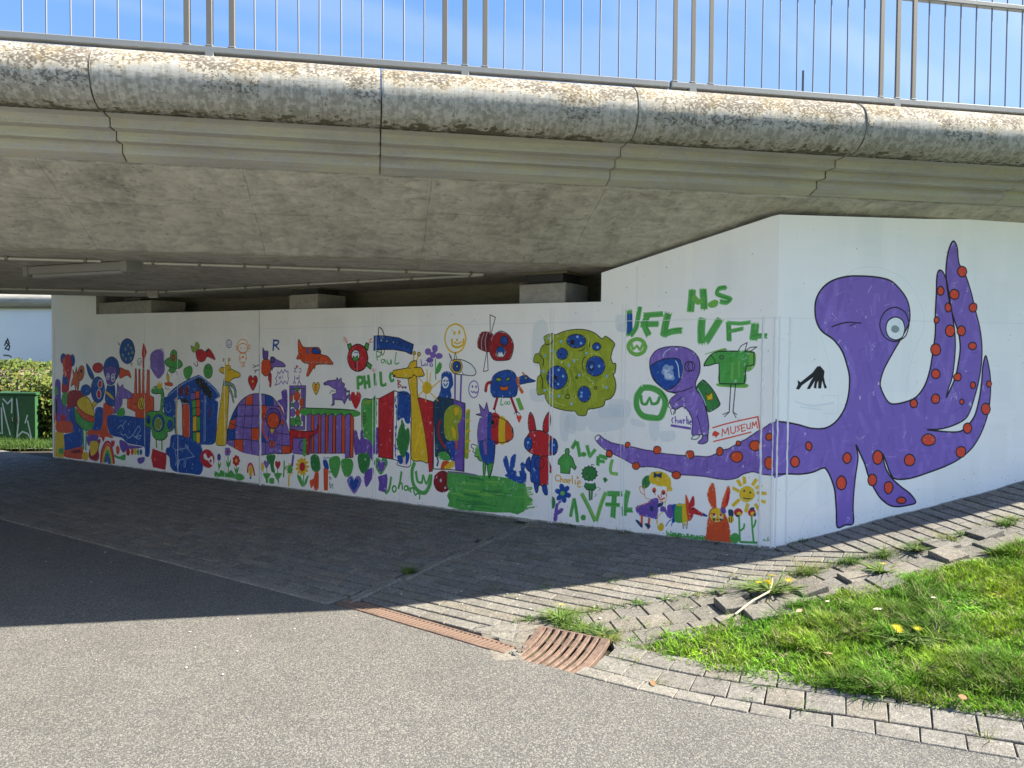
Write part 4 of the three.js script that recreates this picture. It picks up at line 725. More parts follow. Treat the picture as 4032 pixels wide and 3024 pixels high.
[0,'G',1,1,[-1272,81,-1258,75,-1248,54,-1256,52,-1270,70]],
[0,'G',1,1,[-1229,83,-1240,71,-1248,52,-1236,61]],
[0,'O',1,1,[-1266,450,-1250,430,-1219,428,-1191,428,-1181,418,-1181,410,-1157,405,-1144,395,-1136,384,-1171,384,-1199,382,-1205,371,-1209,374,-1229,352,-1236,355,-1227,382,-1247,387,-1262,398,-1268,414,-1270,439],'painted_orange_plane','painted orange aeroplane with blue cockpit window'],
[5,'K',1,0,[-1266,450,-1250,430,-1219,428,-1191,428,-1181,418,-1181,410,-1157,405,-1144,395,-1136,384,-1171,384,-1199,382,-1205,371,-1209,374,-1229,352,-1236,355,-1227,382,-1247,387,-1262,398,-1268,414,-1270,439,-1266,450]],
[0,'O',1,1,[-1276,397,-1270,408,-1260,411,-1256,404,-1264,397]],
[4,'K',1,0,[-1276,397,-1270,408,-1260,411,-1256,404,-1264,397,-1276,397]],
[0,'B',1,1,[-1213,426,-1191,424,-1184,412,-1213,413]],
[5,'K',1,0,[-1213,426,-1191,424,-1184,412,-1213,413,-1213,426]],
[0,'P',1,1,[-1225,418,-1227,413,-1231,410,-1235,413,-1237,418,-1235,424,-1231,426,-1227,424]],
[4,'K',1,0,[-1225,418,-1227,413,-1231,410,-1235,413,-1237,418,-1235,424,-1231,426,-1227,424,-1225,418]],
[0,'X',1,1,[-1235,388,-1236,387,-1237,386,-1239,387,-1239,388,-1239,390,-1237,390,-1236,390]],
[0,'X',1,1,[-1225,388,-1226,387,-1227,386,-1228,387,-1229,388,-1228,390,-1227,390,-1226,390]],
[0,'X',1,1,[-1215,388,-1215,387,-1217,386,-1218,387,-1219,388,-1218,390,-1217,390,-1215,390]],
[0,'X',1,1,[-1205,388,-1205,387,-1207,387,-1208,387,-1209,388,-1208,390,-1207,390,-1205,390]],
[0,'X',1,1,[-1195,389,-1195,387,-1197,387,-1198,387,-1199,389,-1198,390,-1197,390,-1195,390]],
[0,'X',1,1,[-1185,389,-1185,387,-1187,387,-1188,387,-1189,389,-1188,390,-1187,391,-1185,390]],
[0,'X',1,1,[-1175,389,-1176,387,-1177,387,-1178,387,-1179,389,-1178,390,-1177,391,-1176,390]],
[0,'X',1,1,[-1165,389,-1166,387,-1167,387,-1168,387,-1169,389,-1168,390,-1167,391,-1166,390]],
[0,'X',1,1,[-1155,389,-1156,388,-1157,387,-1159,388,-1159,389,-1159,390,-1157,391,-1156,390]],
[4,'K',1,0,[-1187,403,-1187,384]],
[5,'S',1,0,[-1096,456,-1081,437]],
[5,'S',1,0,[-1096,444,-1083,448]],
[5,'S',1,0,[-1098,448,-1087,453]],
[5,'S',1,0,[-1092,439,-1081,444]],
[5,'S',1,0,[-997,451,-1009,437]],
[5,'S',1,0,[-1007,447,-997,450]],
[5,'S',1,0,[-1006,441,-993,442]],
[5,'S',1,0,[-998,375,-988,366]],
[5,'S',1,0,[-996,369,-988,375]],
[5,'S',1,0,[-993,365,-985,372]],
[0,'G',0,1,[-1083,435,-1071,438,-1065,425,-1077,420]],
[8,'K',0,0,[-1083,435,-1071,438,-1065,425,-1077,420,-1083,435]],
[0,'G',0,1,[-1024,428,-1016,440,-1007,436,-1011,420]],
[7,'K',0,0,[-1024,428,-1016,440,-1007,436,-1011,420,-1024,428]],
[0,'G',0,1,[-1011,391,-997,383,-1002,373,-1017,383]],
[7,'K',0,0,[-1011,391,-997,383,-1002,373,-1017,383,-1011,391]],
[0,'R',1,1,[-1010,401,-1020,377,-1045,367,-1071,376,-1082,401,-1071,426,-1046,436,-1020,426],'painted_red_capsule','painted round red space capsule with green thrusters'],
[9,'K',1,0,[-1010,401,-1020,377,-1045,367,-1071,376,-1082,401,-1071,426,-1046,436,-1020,426,-1010,401]],
[6,'H',1,0,[-1047,412,-1047,368]],
[0,'W',1,1,[-1038,408,-1042,398,-1053,393,-1063,397,-1068,408,-1063,418,-1053,422,-1042,418]],
[8,'K',1,0,[-1038,408,-1042,398,-1053,393,-1063,397,-1068,408,-1063,418,-1053,422,-1042,418,-1038,408]],
[0,'G',1,1,[-1063,400,-1060,406,-1055,401,-1047,407,-1044,399,-1051,393,-1060,394]],
[5,'K',1,0,[-1063,400,-1060,406,-1055,401,-1047,407,-1044,399,-1051,393,-1060,394,-1063,400]],
[8,'B',1,0,[-1058,416,-1045,414]],
[5,'K',1,0,[-1058,385,-1049,387]],
[5,'K',1,0,[-1057,378,-1049,380]],
[5,'K',1,0,[-1054,390,-1053,377]],
[0,'Y',1,1,[-1199,327,-1195,334,-1189,334,-1186,326,-1189,316,-1199,302,-1210,316,-1213,325,-1210,333,-1204,334],'painted_yellow_heart'],
[5,'K',1,0,[-1199,327,-1195,334,-1189,334,-1186,326,-1189,316,-1199,302,-1210,316,-1213,325,-1210,333,-1204,334,-1199,327]],
[9,'R',1,0,[-1203,328,-1203,314]],
[8,'R',1,0,[-1203,328,-1195,329]],
[8,'R',1,0,[-1203,321,-1195,322]],
[8,'R',1,0,[-1203,314,-1195,315]],
[0,'P',0,1,[-1170,334,-1155,340,-1124,343,-1120,350,-1115,342,-1105,349,-1103,338,-1092,333,-1095,325,-1086,320,-1094,317,-1074,316,-1075,312,-1088,313,-1086,300,-1075,310,-1067,292,-1075,291,-1080,301,-1093,281,-1101,291,-1130,292,-1130,278,-1141,275,-1136,283,-1138,305,-1124,308,-1124,319,-1134,321,-1151,329,-1169,329],'painted_running_wolf','painted purple wolf running'],
[5,'K',0,0,[-1170,334,-1155,340,-1124,343,-1120,350,-1115,342,-1105,349,-1103,338,-1092,333,-1095,325,-1086,320,-1094,317,-1074,316,-1075,312,-1088,313,-1086,300,-1075,310,-1067,292,-1075,291,-1080,301,-1093,281,-1101,291,-1130,292,-1130,278,-1141,275,-1136,283,-1138,305,-1124,308,-1124,319,-1134,321,-1151,329,-1169,329,-1170,334]],
[0,'K',1,1,[-1164,334,-1165,332,-1167,331,-1169,332,-1170,333,-1169,335,-1167,336,-1165,335]],
[4,'K',1,0,[-1121,335,-1120,331]],
[4,'K',1,0,[-1116,336,-1116,332]],
[5,'K',1,0,[-1147,307,-1138,315,-1130,312]],
[34,'G',1,1,[-1046,352,-1044,321]],
[34,'G',1,1,[-1047,351,-1031,351,-1031,338,-1044,334]],
[33,'G',1,1,[-1023,356,-1019,323]],
[33,'G',1,1,[-1009,358,-1004,326]],
[33,'G',1,1,[-1021,337,-1006,341]],
[33,'G',1,1,[-988,362,-984,332]],
[33,'G',1,1,[-967,367,-963,335,-948,337]],
[32,'G',1,1,[-930,366,-935,357,-931,345,-922,349]],
[0,'G',1,1,[-1240,264,-1058,267,-1058,250,-1241,245],'painted_green_roof'],
[7,'K',1,0,[-1240,265,-1143,266,-1057,267]],
[0,'P',0,1,[-1235,245,-1217,251,-1218,143,-1236,143],'painted_corrugated_panel'],
[5,'K',0,0,[-1235,245,-1217,251,-1218,143,-1236,143,-1235,245]],
[0,'O',0,1,[-1217,251,-1206,245,-1208,144,-1217,144],'painted_corrugated_panel'],
[5,'K',0,0,[-1217,251,-1206,245,-1208,144,-1217,144,-1217,251]],
[0,'P',0,1,[-1206,246,-1188,253,-1190,145,-1207,145],'painted_corrugated_panel'],
[5,'K',0,0,[-1206,246,-1188,253,-1190,145,-1207,145,-1206,246]],
[0,'O',0,1,[-1188,253,-1180,245,-1181,146,-1189,146],'painted_corrugated_panel'],
[5,'K',0,0,[-1188,253,-1180,245,-1181,146,-1189,146,-1188,253]],
[0,'P',0,1,[-1179,248,-1163,254,-1164,147,-1179,147],'painted_corrugated_panel'],
[5,'K',0,0,[-1179,248,-1163,254,-1164,147,-1179,147,-1179,248]],
[0,'O',0,1,[-1163,254,-1153,245,-1155,148,-1163,148],'painted_corrugated_panel'],
[5,'K',0,0,[-1163,254,-1153,245,-1155,148,-1163,148,-1163,254]],
[0,'P',0,1,[-1152,249,-1135,255,-1137,149,-1152,149],'painted_corrugated_panel'],
[5,'K',0,0,[-1152,249,-1135,255,-1137,149,-1152,149,-1152,249]],
[0,'O',0,1,[-1135,255,-1125,245,-1126,150,-1136,150],'painted_corrugated_panel'],
[5,'K',0,0,[-1135,255,-1125,245,-1126,150,-1136,150,-1135,255]],
[0,'P',0,1,[-1124,250,-1102,257,-1104,152,-1124,151],'painted_corrugated_panel'],
[5,'K',0,0,[-1124,250,-1102,257,-1104,152,-1124,151,-1124,250]],
[0,'O',0,1,[-1102,257,-1089,245,-1091,153,-1103,153],'painted_corrugated_panel'],
[5,'K',0,0,[-1102,257,-1089,245,-1091,153,-1103,153,-1102,257]],
[0,'P',0,1,[-1090,252,-1071,258,-1073,144,-1090,141],'painted_corrugated_panel'],
[5,'K',0,0,[-1090,252,-1071,258,-1073,144,-1090,141,-1090,252]],
[0,'O',0,1,[-1071,258,-1059,245,-1061,145,-1071,143],'painted_corrugated_panel'],
[5,'K',0,0,[-1071,258,-1059,245,-1061,145,-1071,143,-1071,258]],
[0,'R',1,1,[-1052,304,-1047,314,-1039,313,-1034,303,-1038,290,-1052,271,-1066,289,-1071,301,-1066,312,-1058,313],'painted_heart_mark'],
[0,'G',1,1,[-1028,291,-998,297,-981,298,-986,177,-1003,191,-1015,198,-1026,210],'painted_green_door'],
[0,'F',1,0,[-1025,286,-1012,293,-998,294,-1005,286]],
[6,'K',1,0,[-1031,223,-1030,291,-998,297,-974,300]],
[12,'G',1,0,[-980,292,-979,284]],
[12,'G',1,0,[-980,266,-980,258]],
[12,'G',1,0,[-981,245,-980,238]],
[4,'K',0,0,[-1026,262,-1018,262,-1019,235,-1027,236,-1026,262]],
[4,'K',1,0,[-1026,253,-1018,253]],
[4,'K',1,0,[-1027,244,-1019,244]],
[0,'V',1,1,[-1058,211,-1048,212,-1044,196,-1035,191,-1035,210,-1028,221,-1023,197,-1004,193,-988,178,-985,221,-979,226,-974,221,-975,164,-990,159,-992,141,-1004,151,-1033,158,-1055,155],'painted_purple_crowd'],
[0,'R',0,1,[-1304,203,-1239,202,-1203,205,-1203,195,-1221,186,-1225,140,-1234,139,-1233,183,-1288,182,-1293,140,-1302,139]],
[4,'K',0,0,[-1304,203,-1239,202,-1203,205,-1203,195,-1221,186,-1225,140,-1234,139,-1233,183,-1288,182,-1293,140,-1302,139,-1304,203]],
[0,'R',0,1,[-1243,201,-1206,204,-1196,211,-1192,224,-1190,217,-1194,200,-1223,189,-1225,141,-1235,138,-1237,183,-1251,183,-1251,200],'painted_red_table'],
[5,'K',0,0,[-1243,201,-1206,204,-1196,211,-1192,224,-1190,217,-1194,200,-1223,189,-1225,141,-1235,138,-1237,183,-1251,183,-1251,200,-1243,201]],
[0,'J',1,1,[-1218,135,-1202,142,-1188,134,-1183,106,-1198,94,-1214,101,-1220,120],'painted_tree'],
[0,'O',1,1,[-1202,93,-1190,94,-1190,52,-1204,47,-1208,59,-1218,50,-1222,69,-1208,76]],
[5,'N',1,0,[-1198,91,-1199,52]],
[0,'O',0,1,[-1170,107,-1153,109,-1154,50,-1168,49]],
[0,'B',1,1,[-1172,127,-1160,130,-1153,120,-1151,108,-1166,109]],
[7,'B',1,0,[-1170,132,-1166,138,-1162,133]],
[7,'B',1,0,[-1158,133,-1157,137,-1149,137]],
[0,'G',1,1,[-1145,137,-1116,143,-1107,126,-1119,92,-1129,87,-1143,104,-1149,123],'painted_tree'],
[0,'G',1,1,[-1102,135,-1070,140,-1061,125,-1070,100,-1089,93,-1102,113],'painted_tree'],
[0,'J',1,1,[-1042,153,-1011,159,-1001,143,-1011,113,-1028,107,-1041,124],'painted_tree'],
[8,'J',1,0,[-1150,103,-1149,95]],
[8,'J',1,0,[-1149,99,-1143,101,-1142,96]],
[8,'J',1,0,[-1148,87,-1147,79]],
[8,'J',1,0,[-1147,84,-1143,86,-1142,80]],
[9,'J',1,0,[-1147,73,-1145,57,-1140,66,-1147,65]],
[9,'J',1,0,[-1136,69,-1135,57]],
[0,'P',1,1,[-1057,87,-1049,97,-1038,97,-1032,87,-1038,73,-1056,52,-1076,69,-1082,82,-1076,93,-1064,96],'painted_blue_heart'],
[0,'B',1,1,[-1057,84,-1052,92,-1045,91,-1041,84,-1045,74,-1057,59,-1070,72,-1074,81,-1070,89,-1062,91]],
[0,'V',1,1,[-1022,99,-1011,116,-991,123,-993,101,-1011,75,-1018,78]],
[0,'G',1,1,[-965,142,-958,151,-948,151,-942,141,-948,128,-965,109,-982,126,-988,137,-982,148,-972,150],'painted_green_heart'],
[0,'V',1,1,[-963,138,-959,144,-953,144,-949,137,-952,129,-963,116,-974,127,-977,135,-974,142,-967,143]],
[0,'V',0,1,[-974,103,-945,112,-942,101,-946,65,-972,69,-970,88]],
[8,'K',1,0,[-975,459,-973,477,-962,472,-955,457]],
[6,'K',1,0,[-965,422,-962,409,-956,413,-954,422]],
[0,'B',0,1,[-990,457,-952,456,-908,451,-859,435,-865,411,-886,418,-923,423,-952,423,-991,420],'painted_submarine','painted dark blue submarine with round portholes'],
[8,'K',0,0,[-984,457,-952,456,-908,451,-861,435,-866,411,-886,418,-923,423,-952,423,-984,423,-984,457]],
[6,'D',1,0,[-959,445,-960,441,-965,440,-969,442,-971,445,-969,449,-965,451,-960,449,-959,445]],
[0,'X',1,1,[-962,445,-963,443,-965,442,-966,443,-967,445,-966,447,-965,447,-963,447]],
[6,'D',1,0,[-940,444,-942,440,-946,438,-950,440,-952,444,-950,448,-946,449,-942,448,-940,444]],
[0,'X',1,1,[-944,443,-944,442,-946,441,-948,442,-948,443,-948,445,-946,446,-944,445]],
[6,'D',1,0,[-918,441,-920,437,-924,436,-928,437,-930,441,-928,445,-924,447,-920,445,-918,441]],
[0,'X',1,1,[-922,441,-922,439,-924,438,-925,439,-926,441,-925,442,-924,443,-922,442]],
[6,'D',1,0,[-904,439,-906,435,-910,433,-914,435,-916,439,-914,443,-910,444,-906,443,-904,439]],
[6,'D',1,0,[-891,435,-892,432,-896,430,-900,432,-902,435,-900,439,-896,441,-892,439,-891,435]],
[6,'D',1,0,[-873,432,-875,428,-879,426,-883,428,-885,432,-883,436,-879,437,-875,436,-873,432]],
[12,'G',1,0,[-982,419,-978,396]],
[12,'G',1,0,[-982,418,-967,415,-968,407,-978,404]],
[10,'G',1,0,[-954,394,-956,391,-960,389,-963,390,-965,394,-963,397,-960,398,-956,397,-954,394]],
[10,'G',1,0,[-953,398,-949,389]],
[12,'G',1,0,[-945,396,-944,389,-936,387,-932,397,-931,387]],
[11,'G',1,0,[-915,416,-919,388,-906,390]],
[0,'Y',1,1,[-876,355,-850,359,-846,315,-835,273,-821,219,-814,180,-812,152,-831,154,-865,160,-865,244,-868,312,-874,339],'painted_tall_giraffe','painted tall yellow giraffe between red and dark panels'],
[6,'K',1,0,[-876,355,-850,359,-846,315,-835,273,-821,219,-814,180,-812,152,-831,154,-865,160,-865,244,-868,312,-874,339,-876,355]],
[0,'R',0,1,[-973,299,-922,321,-924,151,-973,153],'painted_red_panel'],
[6,'K',0,0,[-973,299,-922,321,-924,151,-973,153,-973,299]],
[0,'B',1,1,[-907,318,-871,313,-869,252,-880,242,-890,256,-900,253,-910,251,-908,297]],
[6,'K',1,0,[-922,321,-869,312]],
[5,'K',1,0,[-910,317,-917,161]],
[6,'K',1,0,[-924,151,-908,148,-909,138,-871,137,-866,162,-866,244]],
[9,'B',1,0,[-881,173,-879,167]],
[11,'B',1,0,[-913,284,-912,278]],
[12,'B',1,0,[-916,215,-916,208]],
[7,'B',1,0,[-915,267,-912,261]],
[11,'B',1,0,[-872,217,-871,209]],
[8,'B',1,0,[-913,237,-912,230]],
[10,'B',1,0,[-884,201,-884,197]],
[13,'B',1,0,[-917,180,-915,177]],
[8,'B',1,0,[-913,203,-911,197]],
[11,'B',1,0,[-894,241,-894,237]],
[10,'B',1,0,[-918,306,-919,300]],
[13,'B',1,0,[-872,208,-872,204]],
[8,'B',1,0,[-915,163,-915,156]],
[12,'B',1,0,[-886,169,-886,164]],
[12,'B',1,0,[-916,217,-915,212]],
[8,'B',1,0,[-889,212,-889,207]],
[10,'B',1,0,[-869,248,-868,244]],
[8,'B',1,0,[-883,198,-882,193]],
[9,'B',1,0,[-895,227,-894,223]],
[8,'B',1,0,[-887,179,-885,175]],
[8,'B',1,0,[-914,265,-912,261]],
[8,'B',1,0,[-919,297,-919,290]],
[11,'B',1,0,[-917,301,-917,295]],
[8,'B',1,0,[-918,231,-915,224]],
[9,'B',1,0,[-918,188,-919,183]],
[8,'B',1,0,[-888,196,-887,193]],
[12,'B',1,0,[-890,170,-887,165]],
[9,'B',1,0,[-913,308,-911,302]],
[12,'B',1,0,[-912,180,-909,176]],
[12,'B',1,0,[-917,174,-916,171]],
[6,'B',1,0,[-891,228,-890,225]],
[12,'B',1,0,[-913,274,-912,267]],
[11,'B',1,0,[-917,287,-915,280]],
[8,'B',1,0,[-896,244,-896,238]],
[11,'B',1,0,[-916,180,-917,177]],
[10,'B',1,0,[-916,233,-917,230]],
[7,'B',1,0,[-885,219,-885,215]],
[10,'B',1,0,[-876,184,-877,178]],
[9,'B',1,0,[-915,217,-914,211]],
[8,'B',1,0,[-884,211,-883,204]],
[0,'J',1,1,[-896,251,-887,237,-885,226,-874,231,-870,203,-879,175,-888,159,-899,165,-911,192,-905,225,-899,237],'painted_leafy_plant'],
[0,'B',1,1,[-910,159,-895,161,-892,146,-902,142]],
[8,'C',1,0,[-888,160,-888,141]],
[0,'B',1,1,[-881,171,-871,167,-874,151,-882,142]],
[0,'R',0,1,[-846,308,-796,298,-796,170,-798,133,-808,130,-814,180,-821,219,-835,273],'painted_red_panel'],
[5,'K',0,0,[-846,308,-796,298,-796,170,-798,133,-808,130,-814,180,-821,219,-835,273,-846,308]],
[0,'Z',0,1,[-796,298,-777,315,-735,306,-730,225,-731,162,-742,164,-756,176,-790,168],'painted_dark_panel'],
[0,'V',0,1,[-735,306,-703,298,-704,140,-729,141,-732,172,-727,225],'painted_purple_panel'],
[0,'U',1,1,[-760,276,-737,293,-714,288,-712,265,-723,246,-720,215,-736,209,-756,213,-763,239]],
[0,'Y',1,0,[-734,285,-722,288,-720,278,-730,269]],
[0,'Y',1,0,[-741,243,-730,235,-728,215,-736,219]],
[0,'O',1,1,[-731,209,-724,207,-725,191,-730,194]],
[0,'B',1,1,[-759,202,-731,207,-733,162,-741,172,-749,192,-759,189]],
[24,'Q',1,0,[-775,254,-781,235,-776,212,-759,192]],
[0,'G',1,1,[-779,177,-759,181,-746,171,-749,162,-776,164]],
[0,'O',1,1,[-772,145,-766,158,-749,159,-751,145,-771,140]],
[0,'Y',1,1,[-762,146,-736,162,-734,149,-756,141]],
[17,'Z',1,0,[-786,171,-781,158,-784,147]],
[6,'K',0,0,[-796,298,-777,315,-735,306,-702,298,-704,140,-742,141,-795,138,-796,298]],
[44,'U',1,0,[-694,279,-695,227,-697,175]],
[17,'Y',1,0,[-698,279,-693,283,-689,282]],
[17,'Y',1,0,[-698,255,-693,260,-689,259]],
[17,'Y',1,0,[-698,232,-693,236,-688,235]],
[17,'Y',1,0,[-698,209,-692,213,-688,212]],
[17,'Y',1,0,[-697,186,-692,190,-688,189]],
[10,'Q',1,0,[-910,348,-908,329]],
[10,'Q',1,0,[-910,347,-901,344,-908,339,-899,334,-908,329]],
[0,'Q',1,1,[-890,330,-891,329,-893,328,-896,329,-897,330,-896,332,-894,332,-891,332]],
[0,'B',1,1,[-881,330,-882,329,-884,328,-887,329,-888,330,-887,332,-884,332,-882,332]],
[14,'Y',1,0,[-859,395,-858,412]],
[14,'Y',1,0,[-850,395,-843,410]],
[0,'Y',1,1,[-853,414,-854,411,-857,410,-860,411,-862,414,-860,417,-857,418,-854,417]],
[5,'K',1,0,[-853,414,-854,411,-857,410,-860,411,-862,414,-860,417,-857,418,-854,417,-853,414]],
[0,'Y',1,1,[-837,411,-839,408,-842,407,-846,408,-847,411,-846,415,-842,416,-839,415]],
[5,'K',1,0,[-837,411,-839,408,-842,407,-846,408,-847,411,-846,415,-842,416,-839,415,-837,411]],
[0,'Y',1,1,[-924,371,-897,375,-879,378,-874,384,-866,393,-850,395,-848,380,-836,379,-825,362,-836,358,-850,358,-859,362,-866,354,-897,353,-925,356,-918,359,-927,361]],
[6,'K',1,0,[-924,371,-897,375,-879,378,-874,384,-866,393,-850,395,-848,380,-836,379,-825,362,-836,358,-850,358,-859,362,-866,354,-897,353,-925,356,-918,359,-927,361,-924,371]],
[6,'K',1,0,[-868,355,-876,352]],
[6,'K',1,0,[-857,379,-847,380]],
[0,'K',1,1,[-873,378,-874,376,-874,376,-875,376,-875,378,-875,379,-874,379,-874,379]],
[0,'K',1,1,[-868,377,-868,375,-869,375,-869,375,-870,377,-869,378,-869,378,-868,378]],
[0,'P',1,1,[-805,417,-807,412,-814,410,-820,412,-823,417,-821,423,-814,425,-807,423]],
[0,'P',1,1,[-785,425,-787,419,-793,416,-799,419,-801,425,-799,431,-793,433,-787,431]],
[0,'P',1,1,[-770,407,-773,403,-780,401,-787,402,-790,407,-787,412,-780,414,-773,412]],
[0,'P',1,1,[-798,398,-801,393,-808,392,-815,393,-818,398,-815,402,-808,404,-801,402]],
[0,'P',1,1,[-790,410,-792,405,-798,403,-805,405,-807,410,-805,415,-798,417,-792,415]],
[11,'G',1,0,[-791,401,-790,352]],
[0,'G',1,1,[-789,366,-787,381,-778,392,-772,384,-779,370]],
[9,'V',0,0,[-836,398,-833,383,-826,385]],
[7,'V',1,0,[-819,386,-819,385,-822,384,-824,385,-825,386,-824,388,-822,389,-819,388,-819,386]],
[7,'V',1,0,[-816,397,-815,383]],
[7,'V',1,0,[-809,398,-808,383]],
[7,'V',1,0,[-821,396,-804,398]],
[8,'V',1,0,[-799,386,-800,383,-802,382,-805,383,-806,385,-805,388,-802,389,-800,388,-799,386]],
[0,'Y',1,1,[-802,332,-806,322,-817,317,-827,321,-831,331,-827,341,-817,346,-807,342],'painted_sun'],
[11,'Y',1,0,[-817,375,-816,348]],
[11,'Y',1,0,[-806,367,-808,347]],
[11,'Y',1,0,[-776,350,-801,332]],
[11,'Y',1,0,[-782,301,-805,319]],
[11,'Y',1,0,[-820,297,-820,316]],
[11,'Y',1,0,[-846,307,-830,323]],
[11,'Y',1,0,[-847,359,-828,342]],
[15,'Y',1,0,[-701,448,-710,425,-732,415,-754,425,-763,449,-754,473,-732,482,-710,472,-701,448]],
[0,'Y',1,1,[-732,461,-733,458,-735,457,-737,458,-738,461,-737,464,-735,465,-733,464]],
[0,'Y',1,1,[-718,463,-718,460,-720,459,-723,460,-723,463,-723,466,-721,467,-718,466]],
[0,'Y',1,1,[-725,445,-726,443,-728,443,-729,443,-730,445,-729,447,-728,447,-726,447]],
[21,'Y',1,0,[-742,446,-740,432,-725,428,-710,434,-708,446]],
[13,'Y',1,0,[-735,439,-725,436,-715,440]],
[19,'V',1,0,[-732,363,-732,306]],
[19,'V',1,0,[-714,362,-716,301]],
[0,'B',1,1,[-771,365,-758,371,-743,366,-738,340,-746,329,-744,311,-777,313,-774,328,-773,349],'painted_blue_figure'],
[0,'W',1,1,[-750,345,-753,336,-760,332,-767,335,-770,345,-767,355,-760,359,-753,355]],
[11,'B',1,0,[-765,348,-761,350]],
[11,'B',1,0,[-757,348,-752,350]],
[12,'B',1,0,[-765,342,-760,337,-754,343]],
[5,'K',1,0,[-743,398,-750,413,-742,402]],
[5,'K',1,0,[-735,400,-732,416,-728,400]],
[0,'W',1,0,[-748,381,-745,396,-725,400,-705,397,-683,387,-672,372,-679,363,-705,364,-724,365,-738,368],'painted_white_bird','painted white bird with big blue and yellow eye'],
[5,'K',1,0,[-748,381,-745,396,-725,400,-705,397,-683,387,-672,372,-679,363,-705,364,-724,365,-738,368,-748,381]],
[0,'Y',1,1,[-710,384,-715,372,-727,367,-739,372,-744,383,-739,395,-727,400,-715,395]],
[3,'K',1,0,[-710,384,-715,372,-727,367,-739,372,-744,383,-739,395,-727,400,-715,395,-710,384]],
[0,'B',1,1,[-715,384,-718,375,-727,372,-736,375,-739,383,-736,392,-727,395,-718,392]],
[5,'K',1,0,[-715,384,-718,375,-727,372,-736,375,-739,383,-736,392,-727,395,-718,392,-715,384]],
[0,'D',1,1,[-722,384,-723,381,-726,379,-729,381,-731,383,-729,386,-726,388,-723,386]],
[0,'H',1,1,[-725,384,-725,382,-726,382,-727,382,-728,383,-727,385,-726,385,-725,385]],
[3,'K',1,0,[-712,374,-710,368,-703,364]],
[25,'G',1,1,[-930,107,-933,87,-939,71,-949,63]],
[18,'G',1,0,[-913,78,-915,73,-920,70,-924,72,-926,77,-924,82,-920,85,-915,83,-913,78]],
[20,'G',1,1,[-896,123,-900,99,-906,79]],
[18,'G',1,0,[-904,90,-895,94,-893,80]],
[16,'G',1,0,[-876,84,-877,80,-881,78,-885,79,-887,83,-885,87,-881,89,-877,88,-876,84]],
[16,'G',1,0,[-875,89,-872,78]],
[18,'G',1,0,[-869,85,-866,76]],
[18,'G',1,0,[-867,83,-859,86,-854,73]],
[16,'G',1,0,[-852,69,-844,74,-837,72,-838,62]],
[37,'G',1,1,[-854,149,-862,127,-858,97,-841,80,-820,79,-806,100,-803,124]],
[27,'G',1,1,[-850,128,-844,104,-831,103,-827,119,-817,101,-806,121]],
[0,'N',1,1,[-740,113,-748,94,-767,85,-786,90,-794,107,-786,126,-767,136,-748,130],'painted_dark_red_ball'],
[6,'Q',1,0,[-767,114,-770,105,-777,101,-785,104,-788,113,-785,122,-777,126,-770,123,-767,114]],
[6,'Q',1,0,[-743,118,-747,109,-757,105,-767,107,-771,115,-767,124,-757,128,-747,126,-743,118]],
[6,'Q',1,0,[-765,114,-767,105,-773,101,-778,104,-781,112,-778,121,-773,125,-767,122,-765,114]],
[6,'Q',1,0,[-750,105,-754,97,-763,93,-773,95,-777,102,-773,110,-763,114,-754,112,-750,105]],
[6,'Q',1,0,[-754,112,-756,105,-762,102,-767,104,-769,111,-767,118,-762,122,-756,119,-754,112]],
[6,'Q',1,0,[-766,121,-769,117,-779,114,-788,115,-792,119,-788,123,-779,126,-770,125,-766,121]],
[6,'Q',1,0,[-763,123,-767,118,-777,115,-787,116,-791,120,-787,125,-777,128,-767,127,-763,123]],
[6,'Q',1,0,[-771,104,-773,95,-778,91,-784,94,-786,103,-784,111,-778,115,-773,112,-771,104]],
[6,'Q',1,0,[-748,106,-753,99,-763,95,-773,97,-778,104,-773,111,-763,115,-753,113,-748,106]],
[0,'H',1,1,[-770,113,-770,111,-772,109,-774,110,-775,113,-774,115,-772,117,-771,116]],
[0,'H',1,1,[-784,119,-786,117,-787,116,-787,117,-786,119,-785,121,-783,122,-783,121]],
[0,'H',1,1,[-756,97,-757,95,-759,94,-760,94,-761,96,-760,98,-759,99,-757,98]],
[0,'G',0,1,[-752,132,-724,137,-702,136,-666,134,-617,137,-576,135,-536,130,-533,118,-529,102,-516,95,-529,80,-538,67,-555,58,-575,60,-616,55,-669,52,-723,51,-751,54,-746,67,-753,78,-746,91,-753,102],'painted_green_meadow','painted broad green meadow patch with ragged brush edges'],
[9,'G',1,0,[-739,60,-717,60,-679,66]],
[11,'G',1,0,[-648,107,-627,109,-609,107]],
[15,'J',1,0,[-676,71,-655,69,-629,69]],
[19,'I',1,0,[-704,98,-682,96,-660,98]],
[9,'I',1,0,[-588,94,-567,95,-534,98]],
[15,'I',1,0,[-661,92,-640,91,-626,91]],
[18,'G',1,0,[-656,120,-635,120,-603,121]],
[19,'J',1,0,[-642,67,-621,68,-603,65]],
[12,'G',1,0,[-647,117,-626,116,-611,113]],
[15,'I',1,0,[-642,96,-621,94,-592,101]],
[18,'I',1,0,[-732,45,-710,44,-698,43]],
[20,'G',1,0,[-633,65,-612,64,-595,68]],
[19,'G',1,0,[-713,106,-691,108,-655,109]],
[9,'G',1,0,[-620,102,-599,104,-564,108]],
[8,'J',1,0,[-619,100,-598,101,-576,101]],
[13,'I',1,0,[-644,117,-623,117,-610,118]],
[9,'J',1,0,[-725,72,-703,71,-682,71]],
[9,'J',1,0,[-693,69,-672,67,-651,69]],
[8,'J',1,0,[-630,93,-609,95,-579,94]],
[10,'G',1,0,[-619,85,-599,84,-571,90]],
[16,'J',1,0,[-720,52,-698,52,-675,55]],
